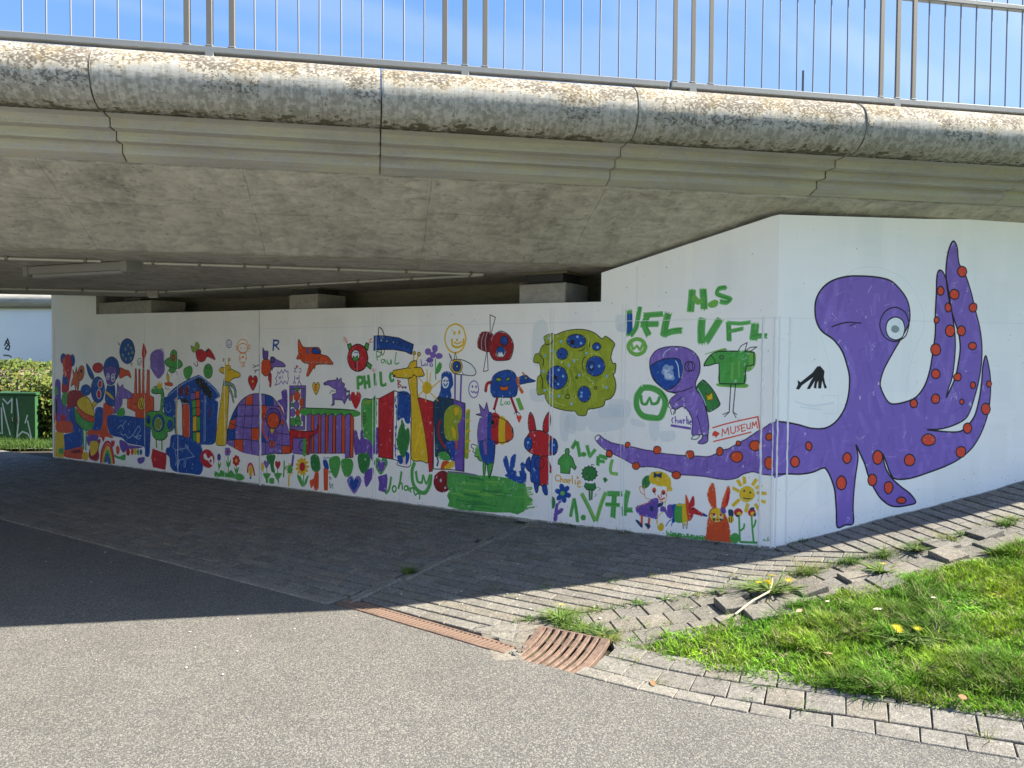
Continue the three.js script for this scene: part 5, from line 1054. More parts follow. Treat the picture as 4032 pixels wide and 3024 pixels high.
[17,'G',1,0,[-662,117,-640,119,-625,116]],
[11,'G',1,0,[-677,85,-655,86,-620,90]],
[19,'J',1,0,[-702,88,-680,86,-657,86]],
[10,'G',1,0,[-659,126,-638,126,-609,127]],
[15,'G',1,0,[-725,53,-703,53,-681,51]],
[18,'I',1,0,[-640,123,-619,123,-604,125]],
[8,'J',1,0,[-680,61,-659,61,-623,61]],
[16,'J',1,0,[-649,103,-628,101,-599,106]],
[17,'G',1,0,[-661,64,-640,67,-608,65]],
[10,'I',1,0,[-654,94,-633,93,-617,92]],
[14,'G',1,0,[-584,68,-563,66,-530,73]],
[8,'G',1,0,[-637,72,-616,72,-592,74]],
[19,'J',1,0,[-686,127,-665,127,-650,125]],
[16,'G',1,0,[-587,92,-567,93,-536,91]],
[14,'G',1,0,[-669,63,-647,66,-636,66]],
[14,'I',1,0,[-717,110,-695,113,-660,114]],
[18,'I',1,0,[-741,85,-719,86,-703,82]],
[13,'J',1,0,[-681,73,-659,74,-638,71]],
[10,'J',1,0,[-700,64,-678,65,-662,67]],
[16,'M',1,0,[-750,135,-702,136,-669,134]],
[12,'I',1,0,[-536,118,-519,121]],
[12,'I',1,0,[-536,112,-519,118]],
[12,'I',1,0,[-536,107,-520,111]],
[12,'I',1,0,[-536,101,-516,107]],
[12,'I',1,0,[-535,96,-521,98]],
[12,'I',1,0,[-535,90,-517,91]],
[12,'I',1,0,[-535,84,-520,88]],
[12,'I',1,0,[-535,79,-517,85]],
[12,'I',1,0,[-535,73,-511,79]],
[5,'K',0,0,[-633,457,-634,501,-619,495,-631,457]],
[5,'K',0,0,[-641,425,-651,373,-638,375,-641,422]],
[0,'N',1,1,[-660,460,-643,463,-625,456,-629,439,-634,418,-658,422,-668,430,-667,445]],
[6,'H',1,0,[-650,460,-657,442,-656,422]],
[6,'H',1,0,[-641,462,-647,442,-644,420]],
[4,'K',1,0,[-637,459,-642,422]],
[0,'Q',1,1,[-618,458,-608,464,-593,461,-579,451,-570,434,-572,416,-580,401,-602,398,-620,399,-630,408,-634,419,-632,439,-627,450],'painted_red_robot_bug','painted dark red flying robot with two round blue eyes'],
[5,'K',1,0,[-618,458,-608,464,-593,461,-579,451,-570,434,-572,416,-580,401,-602,398,-620,399,-630,408,-634,419,-632,439,-627,450,-618,458]],
[6,'H',1,0,[-629,444,-624,456,-610,463,-593,460]],
[0,'B',1,1,[-584,443,-587,435,-594,432,-602,435,-605,443,-602,450,-595,453,-587,450]],
[6,'K',1,0,[-584,443,-587,435,-594,432,-602,435,-605,443,-602,450,-595,453,-587,450,-584,443]],
[4,'D',1,0,[-592,439,-593,436,-596,435,-599,436,-600,439,-599,442,-596,443,-593,442,-592,439]],
[0,'W',1,1,[-590,418,-594,408,-603,405,-612,408,-616,418,-613,427,-603,430,-594,427]],
[5,'K',1,0,[-590,418,-594,408,-603,405,-612,408,-616,418,-613,427,-603,430,-594,427,-590,418]],
[0,'B',1,1,[-593,419,-596,411,-603,408,-610,411,-614,419,-611,427,-603,430,-596,426]],
[4,'K',1,0,[-593,419,-596,411,-603,408,-610,411,-614,419,-611,427,-603,430,-596,426,-593,419]],
[0,'W',1,0,[-609,409,-609,418,-605,414,-602,418,-599,415,-597,409,-604,408]],
[28,'R',1,0,[-629,349,-640,345,-644,329]],
[4,'K',1,0,[-628,351,-643,346,-647,328,-640,331]],
[25,'Q',1,0,[-612,315,-616,303,-620,289]],
[24,'Q',1,0,[-575,316,-567,299,-560,285]],
[4,'K',1,0,[-624,289,-619,290,-616,280]],
[4,'K',1,0,[-566,280,-561,286,-551,281]],
[4,'K',1,0,[-561,286,-559,276]],
[0,'B',1,1,[-630,345,-624,362,-609,372,-585,377,-568,372,-561,361,-558,344,-559,328,-565,319,-585,316,-608,316,-622,316,-630,328],'painted_blue_round_bird','painted round blue bird with long neck and brown scarf'],
[5,'K',1,0,[-630,345,-624,362,-609,372,-585,377,-568,372,-561,361,-558,344,-559,328,-565,319,-585,316,-608,316,-622,316,-630,328,-630,345]],
[0,'B',1,1,[-558,358,-549,364,-537,367,-526,360,-512,354,-532,350,-548,347,-558,344]],
[4,'K',1,0,[-558,358,-549,364,-537,367,-526,360,-512,354,-532,350,-548,347,-558,344,-558,358]],
[0,'C',1,1,[-562,359,-555,361,-553,344,-543,331,-548,327,-557,343]],
[0,'X',1,1,[-533,361,-534,358,-537,357,-540,358,-541,360,-540,363,-537,364,-534,363]],
[4,'K',1,0,[-533,361,-534,358,-537,357,-540,358,-541,360,-540,363,-537,364,-534,363,-533,361]],
[14,'C',1,0,[-545,372,-540,367]],
[0,'F',1,1,[-618,356,-609,360,-600,356,-607,351]],
[5,'K',1,0,[-618,356,-609,360,-600,356,-607,351,-618,356]],
[0,'F',1,1,[-590,353,-585,360,-577,361,-582,354]],
[5,'K',1,0,[-590,353,-585,360,-577,361,-582,354,-590,353]],
[0,'C',1,1,[-607,343,-602,340,-588,340,-582,344,-583,334,-593,331,-603,333]],
[5,'K',1,0,[-607,343,-602,340,-588,340,-582,344,-583,334,-593,331,-603,333,-607,343]],
[9,'G',1,0,[-601,312,-602,299,-596,300]],
[7,'G',1,0,[-585,304,-586,302,-588,301,-591,301,-592,303,-591,305,-589,306,-586,306,-585,304]],
[7,'G',1,0,[-577,304,-578,302,-580,301,-583,301,-584,304,-583,306,-580,307,-578,306,-577,304]],
[0,'I',0,1,[-562,314,-553,316,-541,292,-551,289]],
[0,'S',1,1,[-553,274,-551,278,-549,277,-547,274,-549,269,-553,262,-557,269,-559,273,-558,277,-555,277]],
[9,'V',1,0,[-664,332,-668,318,-678,312,-688,318,-692,331,-688,345,-678,351,-668,346,-664,332]],
[0,'V',1,1,[-680,338,-680,336,-681,336,-683,336,-683,338,-683,340,-681,340,-680,340]],
[0,'V',1,1,[-670,337,-670,336,-671,335,-673,336,-673,337,-673,339,-671,340,-670,339]],
[10,'V',1,0,[-685,327,-680,324,-677,327,-673,323,-668,326]],
[0,'P',0,1,[-651,270,-671,274,-657,277,-662,298,-648,285,-641,303,-633,274]],
[5,'K',0,0,[-651,270,-671,274,-657,277,-662,298,-648,285,-641,303,-633,274,-651,270]],
[0,'P',1,1,[-659,264,-649,270,-637,274,-638,239,-638,185,-651,210,-662,206,-666,226,-664,246]],
[0,'B',1,1,[-637,274,-626,275,-626,217,-638,218]],
[0,'R',1,1,[-627,276,-604,270,-606,215,-625,216]],
[0,'Y',1,1,[-605,270,-587,263,-588,217,-606,215]],
[0,'O',1,1,[-588,264,-574,252,-569,236,-573,224,-588,217]],
[6,'K',1,0,[-632,276,-604,270,-586,263,-573,251,-568,236,-573,223,-600,214,-628,217,-639,222]],
[0,'K',1,1,[-568,243,-569,239,-570,237,-571,239,-572,243,-571,248,-570,250,-569,248]],
[0,'B',1,1,[-612,259,-616,251,-624,247,-632,250,-636,258,-632,267,-624,271,-616,268]],
[0,'R',1,1,[-624,270,-613,264,-614,252,-624,247]],
[5,'K',1,0,[-612,259,-616,251,-624,247,-632,250,-636,258,-632,267,-624,271,-616,268,-612,259]],
[0,'K',1,1,[-619,259,-620,255,-624,253,-627,254,-629,258,-627,263,-624,264,-621,263]],
[0,'I',1,1,[-670,198,-658,198,-650,170,-663,170,-672,182]],
[5,'K',1,0,[-665,202,-681,205,-684,198,-677,195,-679,188,-672,185,-674,178,-663,177,-661,170,-650,168]],
[0,'B',1,1,[-662,211,-649,216,-619,215,-618,186,-622,163,-638,160,-652,170,-659,189],'painted_parrot','painted parrot with purple crest and rainbow-striped head'],
[0,'G',1,1,[-650,167,-642,163,-644,139,-649,138]],
[4,'K',1,0,[-650,167,-642,163,-644,139,-649,138,-650,167]],
[0,'G',1,1,[-638,161,-622,165,-629,136,-634,134]],
[4,'K',1,0,[-638,161,-622,165,-629,136,-634,134,-638,161]],
[5,'K',1,0,[-618,215,-618,186,-622,161,-632,133]],
[0,'P',1,1,[-651,215,-640,216,-637,188,-642,182,-648,190]],
[4,'K',1,0,[-651,215,-640,216,-637,188,-642,182,-648,190,-651,215]],
[5,'K',1,0,[-659,267,-665,246,-666,226,-664,206]],
[0,'B',1,1,[-594,177,-586,185,-580,170,-578,156,-573,182,-561,190,-564,165,-569,154,-559,153,-559,143,-549,143,-551,153,-546,156,-548,170,-541,174,-536,168,-538,157,-533,149,-535,131,-549,128,-572,134,-589,141,-583,147,-592,166],'painted_blue_plant'],
[0,'~',1,0,[-449,287,-428,286,-430,231,-447,236]],
[0,'~',1,0,[-428,291,-388,291,-389,255,-427,258]],
[0,'~',1,0,[-377,295,-304,301,-302,265,-374,253]],
[0,'~',1,0,[-517,476,-484,478,-480,396,-519,393]],
[0,'~',1,0,[-524,336,-488,334,-491,311,-521,313]],
[0,'~',1,0,[-355,306,-301,311,-301,289,-352,282]],
[0,'~',1,0,[-434,283,-411,281,-413,246,-437,252]],
[0,'~',1,0,[-315,473,-301,475,-301,458,-317,463]],
[0,'U',1,1,[-463,454,-442,461,-416,465,-391,464,-369,457,-352,445,-345,450,-333,444,-323,434,-328,421,-331,407,-327,395,-320,394,-321,377,-325,371,-321,361,-319,347,-323,332,-332,322,-342,319,-347,307,-366,301,-382,298,-387,286,-405,285,-413,293,-428,293,-452,296,-474,303,-485,316,-489,327,-506,326,-507,360,-499,370,-502,392,-517,396,-513,412,-503,415,-498,427,-488,437,-491,450,-472,457],'painted_green_planet','painted olive green planet with blue craters'],
[5,'K',1,0,[-463,454,-442,461,-416,465,-391,464,-369,457,-352,445,-345,450,-333,444,-323,434,-328,421,-331,407,-327,395,-320,394,-321,377,-325,371,-321,361,-319,347,-323,332,-332,322,-342,319,-347,307,-366,301,-382,298,-387,286,-405,285,-413,293,-428,293,-452,296,-474,303,-485,316,-489,327,-506,326,-507,360,-499,370,-502,392,-517,396,-513,412,-503,415,-498,427,-488,437,-491,450,-472,457,-463,454]],
[18,'U',1,0,[-383,362,-384,346]],
[17,'F',1,0,[-456,409,-451,397]],
[21,'U',1,0,[-391,388,-394,378]],
[23,'T',1,0,[-388,381,-381,368]],
[13,'T',1,0,[-407,379,-405,368]],
[16,'F',1,0,[-396,349,-389,337]],
[18,'T',1,0,[-390,437,-385,423]],
[26,'U',1,0,[-460,339,-462,328]],
[16,'T',1,0,[-432,340,-428,325]],
[18,'U',1,0,[-391,411,-390,402]],
[25,'F',1,0,[-404,411,-402,396]],
[13,'T',1,0,[-370,403,-371,389]],
[18,'T',1,0,[-407,385,-404,370]],
[19,'T',1,0,[-371,366,-365,352]],
[16,'T',1,0,[-422,358,-417,341]],
[14,'T',1,0,[-420,362,-417,353]],
[22,'U',1,0,[-400,377,-402,368]],
[20,'T',1,0,[-395,383,-389,373]],
[15,'T',1,0,[-371,414,-373,399]],
[16,'T',1,0,[-408,378,-402,371]],
[23,'T',1,0,[-424,376,-419,360]],
[25,'T',1,0,[-432,346,-432,329]],
[21,'T',1,0,[-434,370,-432,356]],
[24,'T',1,0,[-389,369,-382,355]],
[22,'T',1,0,[-444,339,-445,329]],
[19,'T',1,0,[-387,380,-387,371]],
[26,'U',1,0,[-410,393,-403,380]],
[18,'T',1,0,[-377,395,-378,381]],
[20,'T',1,0,[-461,346,-458,339]],
[13,'T',1,0,[-408,380,-410,368]],
[24,'U',1,0,[-380,368,-380,357]],
[15,'F',1,0,[-437,338,-436,321]],
[24,'T',1,0,[-423,374,-418,357]],
[26,'F',1,0,[-352,388,-350,371]],
[19,'U',1,0,[-478,367,-472,358]],
[25,'F',1,0,[-469,365,-462,352]],
[20,'U',1,0,[-368,376,-369,370]],
[18,'T',1,0,[-394,331,-387,321]],
[13,'U',1,0,[-441,390,-440,379]],
[19,'T',1,0,[-375,369,-375,355]],
[14,'F',1,0,[-459,378,-458,365]],
[27,'U',1,0,[-439,433,-434,417]],
[22,'F',1,0,[-453,352,-453,344]],
[19,'T',1,0,[-367,376,-363,359]],
[18,'T',1,0,[-394,416,-391,407]],
[19,'T',1,0,[-401,375,-400,364]],
[21,'U',1,0,[-400,408,-401,401]],
[27,'T',1,0,[-425,378,-422,371]],
[15,'T',1,0,[-443,395,-438,381]],
[18,'T',1,0,[-412,351,-410,334]],
[17,'U',1,0,[-368,391,-367,377]],
[17,'T',1,0,[-385,389,-378,373]],
[13,'F',1,0,[-420,355,-419,345]],
[24,'U',1,0,[-383,399,-379,392]],
[27,'T',1,0,[-415,385,-408,371]],
[17,'T',1,0,[-471,351,-468,344]],
[15,'U',1,0,[-403,317,-399,303]],
[15,'T',1,0,[-436,374,-438,359]],
[26,'U',1,0,[-404,368,-406,351]],
[20,'T',1,0,[-435,384,-436,378]],
[0,'B',1,1,[-432,364,-439,346,-457,338,-475,345,-483,363,-475,381,-457,388,-440,381]],
[5,'K',1,0,[-432,364,-439,346,-457,338,-475,345,-483,363,-475,381,-457,388,-440,381,-432,364]],
[0,'B',1,1,[-344,389,-350,375,-366,368,-382,374,-388,388,-382,403,-366,409,-351,403]],
[5,'K',1,0,[-344,389,-350,375,-366,368,-382,374,-388,388,-382,403,-366,409,-351,403,-344,389]],
[0,'B',1,1,[-389,441,-395,431,-412,426,-428,431,-435,441,-429,451,-412,455,-396,451]],
[5,'K',1,0,[-389,441,-395,431,-412,426,-428,431,-435,441,-429,451,-412,455,-396,451,-389,441]],
[0,'B',1,1,[-432,414,-436,405,-445,402,-455,405,-459,414,-455,422,-446,426,-436,422]],
[5,'K',1,0,[-432,414,-436,405,-445,402,-455,405,-459,414,-455,422,-446,426,-436,422,-432,414]],
[0,'B',1,1,[-354,429,-357,423,-364,421,-371,423,-374,429,-371,434,-364,437,-357,434]],
[5,'K',1,0,[-354,429,-357,423,-364,421,-371,423,-374,429,-371,434,-364,437,-357,434,-354,429]],
[0,'B',1,1,[-376,330,-380,319,-391,313,-402,318,-407,329,-402,341,-392,346,-381,342]],
[5,'K',1,0,[-376,330,-380,319,-391,313,-402,318,-407,329,-402,341,-392,346,-381,342,-376,330]],
[0,'K',1,1,[-456,358,-458,351,-463,348,-468,351,-470,358,-468,365,-463,368,-458,365]],
[0,'B',1,1,[-458,355,-459,352,-462,351,-465,352,-466,355,-465,358,-462,360,-459,358]],
[0,'K',1,1,[-416,438,-418,434,-421,433,-425,434,-426,438,-425,442,-421,444,-418,442]],
[0,'K',1,1,[-447,412,-448,411,-449,410,-450,411,-451,412,-450,414,-449,414,-448,414]],
[8,'K',1,0,[-369,389,-371,383,-375,380,-380,383,-382,389,-380,395,-375,397,-371,395,-369,389]],
[0,'b',1,1,[-477,447,-478,445,-479,445,-481,445,-482,447,-481,449,-480,450,-478,449]],
[0,'b',1,1,[-446,440,-447,438,-449,437,-451,438,-451,440,-451,442,-449,442,-447,442]],
[0,'b',1,1,[-468,420,-469,419,-471,418,-473,419,-474,420,-473,422,-471,423,-469,422]],
[0,'b',1,1,[-484,409,-485,408,-487,407,-489,408,-490,409,-489,411,-487,412,-485,411]],
[0,'b',1,1,[-407,450,-407,448,-409,447,-411,448,-412,450,-411,451,-409,452,-407,451]],
[0,'b',1,1,[-398,436,-399,434,-401,434,-402,434,-403,436,-402,438,-401,439,-399,438]],
[0,'b',1,1,[-359,428,-360,426,-361,425,-363,426,-364,428,-363,429,-362,430,-360,429]],
[0,'b',1,1,[-414,398,-415,397,-417,396,-419,397,-419,398,-419,400,-417,401,-415,400]],
[0,'b',1,1,[-385,415,-386,414,-387,413,-389,414,-390,415,-389,417,-387,418,-386,417]],
[0,'b',1,1,[-426,389,-426,387,-428,387,-430,387,-431,389,-430,391,-428,392,-426,391]],
[0,'b',1,1,[-401,370,-402,368,-404,367,-405,368,-406,369,-406,371,-404,372,-402,371]],
[0,'b',1,1,[-451,380,-452,378,-454,377,-456,378,-457,379,-456,381,-454,382,-452,381]],
[0,'b',1,1,[-440,366,-441,364,-442,364,-444,364,-445,366,-444,368,-443,369,-441,368]],
[0,'b',1,1,[-452,349,-453,348,-455,347,-456,348,-457,349,-456,351,-455,352,-453,351]],
[0,'b',1,1,[-485,335,-486,333,-488,332,-490,333,-491,335,-490,337,-488,337,-486,337]],
[0,'b',1,1,[-450,324,-450,322,-452,321,-454,322,-455,324,-454,326,-452,327,-450,326]],
[0,'b',1,1,[-469,322,-470,320,-472,319,-473,320,-474,322,-474,324,-472,324,-470,324]],
[0,'b',1,1,[-419,309,-420,307,-422,306,-424,307,-425,309,-424,310,-422,311,-420,310]],
[0,'b',1,1,[-395,333,-396,331,-397,330,-399,331,-400,333,-399,334,-398,335,-396,334]],
[0,'b',1,1,[-396,325,-396,323,-398,323,-400,323,-401,325,-400,327,-398,328,-396,327]],
[0,'b',1,1,[-337,369,-337,367,-339,366,-341,367,-341,369,-341,370,-339,371,-337,371]],
[0,'b',1,1,[-338,345,-338,343,-340,343,-342,343,-342,345,-342,347,-340,347,-338,347]],
[0,'b',1,1,[-355,389,-356,387,-358,386,-359,387,-360,389,-359,391,-358,391,-356,391]],
[0,'b',1,1,[-373,387,-374,385,-376,384,-377,385,-378,387,-377,389,-376,389,-374,389]],
[0,'b',1,1,[-488,376,-489,374,-491,373,-493,374,-494,376,-493,378,-491,378,-489,378]],
[5,'i',1,0,[-461,419,-464,412,-459,402]],
[5,'i',1,0,[-424,419,-423,412,-428,404]],
[5,'i',1,0,[-379,414,-365,415,-355,410]],
[5,'i',1,0,[-392,375,-385,364,-373,357]],
[5,'i',1,0,[-424,364,-426,349,-438,338]],
[6,'i',1,0,[-482,341,-477,332,-468,329]],
[5,'i',1,0,[-463,312,-452,307,-439,305]],
[5,'i',1,0,[-387,453,-382,444,-383,433]],
[5,'K',1,0,[-426,323,-427,320,-431,319,-435,320,-436,323,-435,326,-431,328,-428,327,-426,323]],
[5,'K',1,0,[-362,344,-363,342,-365,341,-367,342,-368,344,-367,346,-365,346,-363,346,-362,344]],
[5,'K',1,0,[-408,364,-408,362,-410,362,-411,362,-412,364,-412,365,-410,366,-408,365,-408,364]],
[6,'K',1,0,[-486,433,-473,436,-468,444]],
[6,'K',1,0,[-501,412,-492,401,-493,388]],
[5,'K',1,0,[-406,420,-396,422,-392,427]],
[5,'K',1,0,[-392,407,-397,395,-395,381]],
[5,'K',1,0,[-379,438,-381,432,-380,427]],
[6,'K',1,0,[-499,369,-493,355,-494,339]],
[0,'R',1,1,[-524,286,-516,276,-510,253,-510,243,-525,243,-529,260,-528,276]],
[6,'K',1,0,[-524,286,-516,276,-510,253,-510,243,-525,243,-529,260,-528,276,-524,286]],
[0,'R',1,1,[-477,288,-473,278,-474,260,-481,243,-491,248,-490,265,-484,280]],
[6,'K',1,0,[-477,288,-473,278,-474,260,-481,243,-491,248,-490,265,-484,280,-477,288]],
[0,'B',1,1,[-524,187,-532,181,-535,167,-528,157,-522,159]],
[5,'K',1,0,[-524,187,-532,181,-535,167,-528,157,-522,159,-524,187]],
[0,'R',1,1,[-480,193,-472,175,-467,164,-471,158,-478,167]],
[4,'K',1,0,[-480,193,-472,175,-467,164,-471,158,-478,167,-480,193]],
[0,'B',1,1,[-515,194,-498,193,-497,131,-510,132,-521,137,-522,174]],
[5,'K',1,0,[-515,194,-498,193,-497,131,-510,132,-521,137,-522,174,-515,194]],
[0,'R',1,1,[-498,193,-482,194,-475,178,-475,147,-479,131,-497,131]],
[4,'K',1,0,[-498,193,-482,194,-475,178,-475,147,-479,131,-497,131,-498,193]],
[0,'R',1,1,[-532,232,-523,243,-508,247,-490,246,-475,238,-463,230,-455,218,-459,203,-474,195,-495,192,-517,195,-532,203,-537,217],'painted_red_rabbit','painted rabbit with red head and half blue, half red coat'],
[6,'K',1,0,[-532,232,-523,243,-508,247,-490,246,-475,238,-463,230,-455,218,-459,203,-474,195,-495,192,-517,195,-532,203,-537,217,-532,232]],
[0,'B',1,1,[-518,218,-521,207,-528,202,-536,206,-539,217,-536,228,-528,233,-521,229]],
[6,'K',1,0,[-518,218,-521,207,-528,202,-536,206,-539,217,-536,228,-528,233,-521,229,-518,218]],
[0,'B',1,1,[-454,215,-457,203,-464,197,-471,202,-474,214,-472,226,-464,232,-457,227]],
[6,'K',1,0,[-454,215,-457,203,-464,197,-471,202,-474,214,-472,226,-464,232,-457,227,-454,215]],
[0,'b',1,1,[-526,219,-527,218,-529,217,-531,217,-531,219,-531,221,-529,222,-527,221]],
[0,'b',1,1,[-462,218,-462,216,-464,216,-466,216,-467,218,-466,219,-464,220,-462,220]],
[3,'b',1,0,[-529,217,-531,207]],
[5,'K',1,0,[-487,177,-490,168,-499,164,-508,167,-512,175,-509,184,-500,189,-491,186,-487,177]],
[0,'B',1,1,[-513,131,-502,131,-503,114,-508,112]],
[5,'K',1,0,[-513,131,-502,131,-503,114,-508,112,-513,131]],
[0,'B',1,1,[-490,130,-481,129,-478,111,-485,109,-491,119]],
[4,'K',1,0,[-490,130,-481,129,-478,111,-485,109,-491,119,-490,130]],
[0,'G',0,1,[-436,208,-433,213,-427,213,-425,206,-428,201,-423,198,-417,193,-412,180,-408,175,-412,169,-422,176,-424,160,-446,160,-447,177,-453,178,-452,187,-442,198,-435,201],'painted_green_torso'],
[4,'K',0,0,[-436,208,-433,213,-427,213,-425,206,-428,201,-423,198,-417,193,-412,180,-408,175,-412,169,-422,176,-424,160,-446,160,-447,177,-453,178,-452,187,-442,198,-435,201,-436,208]],
[10,'y',1,0,[-449,153,-455,154,-459,148,-456,142,-449,142]],
[10,'y',1,0,[-446,152,-446,140]],
[10,'y',1,0,[-446,145,-442,147,-440,140]],
[10,'y',1,0,[-430,147,-429,140]],
[10,'y',1,0,[-426,148,-425,139]],
[10,'y',1,0,[-426,144,-421,147]],
[10,'y',1,0,[-418,156,-417,140]],
[10,'y',1,0,[-411,147,-410,139]],
[10,'y',1,0,[-405,140,-398,143,-401,147,-405,142,-403,134,-397,135]],
[9,'y',1,0,[-432,144,-432,142,-435,141,-437,141,-437,143,-437,146,-435,147,-433,146,-432,144]],
[0,'y',1,1,[-403,153,-403,152,-405,151,-406,151,-407,152,-406,154,-405,154,-403,154]],
[9,'y',1,0,[-405,156,-405,154]],
[0,'J',0,1,[-386,144,-364,146,-361,136,-367,130,-383,130,-389,136]],
[4,'K',0,0,[-386,144,-364,146,-361,136,-367,130,-383,130,-389,136,-386,144]],
[0,'G',0,1,[-378,131,-375,131,-374,109,-377,109]],
[3,'K',0,0,[-378,131,-375,131,-374,109,-377,109,-378,131]],
[0,'G',0,1,[-372,131,-369,132,-370,111,-372,111]],
[3,'K',0,0,[-372,131,-369,132,-370,111,-372,111,-372,131]],
[0,'J',0,1,[-361,166,-358,162,-363,159,-363,155,-368,154,-370,150,-375,151,-379,148,-382,151,-388,150,-389,154,-394,155,-392,160,-396,163,-392,166,-394,171,-389,173,-388,177,-383,177,-379,181,-375,178,-370,180,-368,177,-363,177,-363,172,-359,170],'painted_curly_child','painted small green child with curly green hair'],
[4,'K',0,0,[-361,166,-358,162,-363,159,-363,155,-368,154,-370,150,-375,151,-379,148,-382,151,-388,150,-389,154,-394,155,-392,160,-396,163,-392,166,-394,171,-389,173,-388,177,-383,177,-379,181,-375,178,-370,180,-368,177,-363,177,-363,172,-359,170,-361,166]],
[4,'K',1,0,[-373,179,-372,184,-367,183]],
[0,'W',1,0,[-388,148,-375,147,-364,151,-367,145,-384,144]],
[0,'K',1,1,[-382,165,-382,164,-383,163,-384,164,-384,165,-384,166,-383,166,-382,166]],
[0,'K',1,1,[-370,163,-370,162,-370,162,-371,162,-371,163,-371,164,-370,165,-370,164]],
[3,'K',1,0,[-379,157,-376,156,-374,157]],
[0,'B',1,1,[-431,109,-436,111,-438,115,-434,119,-428,119,-422,117,-421,113,-425,109]],
[0,'B',1,1,[-443,103,-443,108,-439,112,-435,111,-432,106,-432,101,-435,97,-440,98]],
[0,'B',1,1,[-452,110,-446,114,-442,113,-441,109,-444,104,-450,101,-454,101,-455,105]],
[0,'B',1,1,[-449,124,-444,122,-442,118,-446,115,-452,114,-458,117,-459,121,-456,124]],
[0,'B',1,1,[-437,131,-437,125,-441,122,-445,122,-448,127,-448,133,-445,136,-440,135]],
[0,'B',1,1,[-428,123,-434,120,-438,120,-439,124,-436,129,-430,133,-426,132,-425,128]],
[0,'B',1,1,[-430,118,-433,110,-440,106,-447,109,-450,116,-447,123,-440,127,-433,125],'painted_blue_flower'],
[0,'I',1,1,[-435,117,-437,114,-441,112,-444,113,-446,116,-444,120,-441,121,-437,120]],
[0,'V',1,1,[-446,101,-456,92,-460,76,-462,56,-454,57,-453,68,-443,75,-439,83,-446,83,-452,78,-451,90,-444,98]],
[0,'J',1,1,[-467,106,-460,102,-459,89,-465,81,-469,93]],
[0,'J',0,1,[-345,156,-341,160,-335,155,-341,149]],
[27,'G',1,1,[-421,69,-413,108]],
[29,'G',1,1,[-413,108,-408,87,-404,60]],
[0,'G',1,1,[-385,71,-386,67,-390,65,-394,66,-396,70,-394,74,-390,76,-386,75]],
[33,'I',1,1,[-395,121,-377,93,-362,66]],
[32,'I',1,1,[-360,67,-350,101,-339,129]],
[43,'G',1,1,[-319,131,-322,79]],
[41,'G',1,1,[-335,127,-302,130]],
[30,'G',1,1,[-339,104,-307,106]],
[42,'G',1,1,[-289,137,-294,114,-297,86]],
[37,'G',1,1,[-302,97,-279,99]],
[29,'G',1,1,[-419,214,-409,230]],
[29,'G',1,1,[-407,229,-400,198]],
[0,'G',1,1,[-385,204,-387,201,-391,199,-395,200,-397,203,-395,207,-391,208,-387,207]],
[27,'G',1,1,[-384,223,-377,200]],
[25,'G',1,1,[-378,199,-364,216]],
[30,'G',1,1,[-357,202,-358,183]],
[30,'G',1,1,[-356,203,-337,200]],
[25,'G',1,1,[-357,192,-342,192]],
[24,'I',1,1,[-325,198,-329,181,-327,170,-312,169]],
[4,'G',1,0,[-358,138,-351,135,-356,131]],
[4,'G',1,0,[-364,124,-360,122,-365,117]],
[0,'P',1,1,[-365,241,-359,246,-353,245,-344,239,-329,233,-310,230,-296,229,-274,226,-255,223,-237,222,-217,219,-194,218,-166,218,-144,219,-127,219,-112,224,-100,233,-86,237,-70,247,-52,258,-32,273,-19,281,-9,289,-2,292,12,291,14,197,-4,195,-21,195,-37,198,-47,196,-59,191,-68,184,-87,179,-107,179,-128,181,-150,181,-178,180,-193,182,-211,187,-230,190,-248,190,-264,188,-281,193,-300,201,-324,210,-339,216,-354,226,-364,236],'painted_octopus_arm','painted purple octopus arm with orange suckers'],
[5,'K',1,0,[-365,241,-359,246,-353,245,-344,239,-329,233,-310,230,-296,229,-274,226,-255,223,-237,222,-217,219,-194,218,-166,218,-144,219,-127,219,-112,224,-100,233,-86,237,-70,247,-52,258,-32,273,-19,281,-9,289]],
[5,'K',1,0,[12,291,14,197,-4,195,-21,195,-37,198,-47,196,-59,191,-68,184,-87,179,-107,179,-128,181,-150,181,-178,180,-193,182,-211,187,-230,190,-248,190,-264,188,-281,193,-300,201,-324,210,-339,216,-354,226,-364,236,-365,241]],
[0,'W',1,0,[-364,240,-359,245,-354,244,-357,238,-362,235]],
[0,'O',1,1,[-325,210,-327,204,-332,202,-337,204,-339,209,-337,214,-332,217,-327,215]],
[6,'K',1,0,[-325,210,-327,204,-332,202,-337,204,-339,209,-337,214,-332,217,-327,215,-325,210]],
[0,'O',1,1,[-285,231,-286,227,-291,225,-295,226,-297,230,-295,234,-291,236,-287,235]],
[5,'K',1,0,[-285,231,-286,227,-291,225,-295,226,-297,230,-295,234,-291,236,-287,235,-285,231]],
[0,'O',1,1,[-264,190,-266,185,-272,182,-278,184,-280,188,-278,194,-272,196,-266,195]],
[5,'K',1,0,[-264,190,-266,185,-272,182,-278,184,-280,188,-278,194,-272,196,-266,195,-264,190]],
[0,'O',1,1,[-218,225,-221,219,-227,217,-233,218,-235,224,-233,230,-227,232,-221,230]],
[5,'K',1,0,[-218,225,-221,219,-227,217,-233,218,-235,224,-233,230,-227,232,-221,230,-218,225]],
[0,'O',1,1,[-152,221,-154,215,-160,213,-165,214,-168,220,-166,226,-160,228,-154,227]],
[5,'K',1,0,[-152,221,-154,215,-160,213,-165,214,-168,220,-166,226,-160,228,-154,227,-152,221]],
[0,'O',1,1,[-178,179,-180,174,-187,171,-193,173,-196,178,-193,183,-187,186,-180,184]],
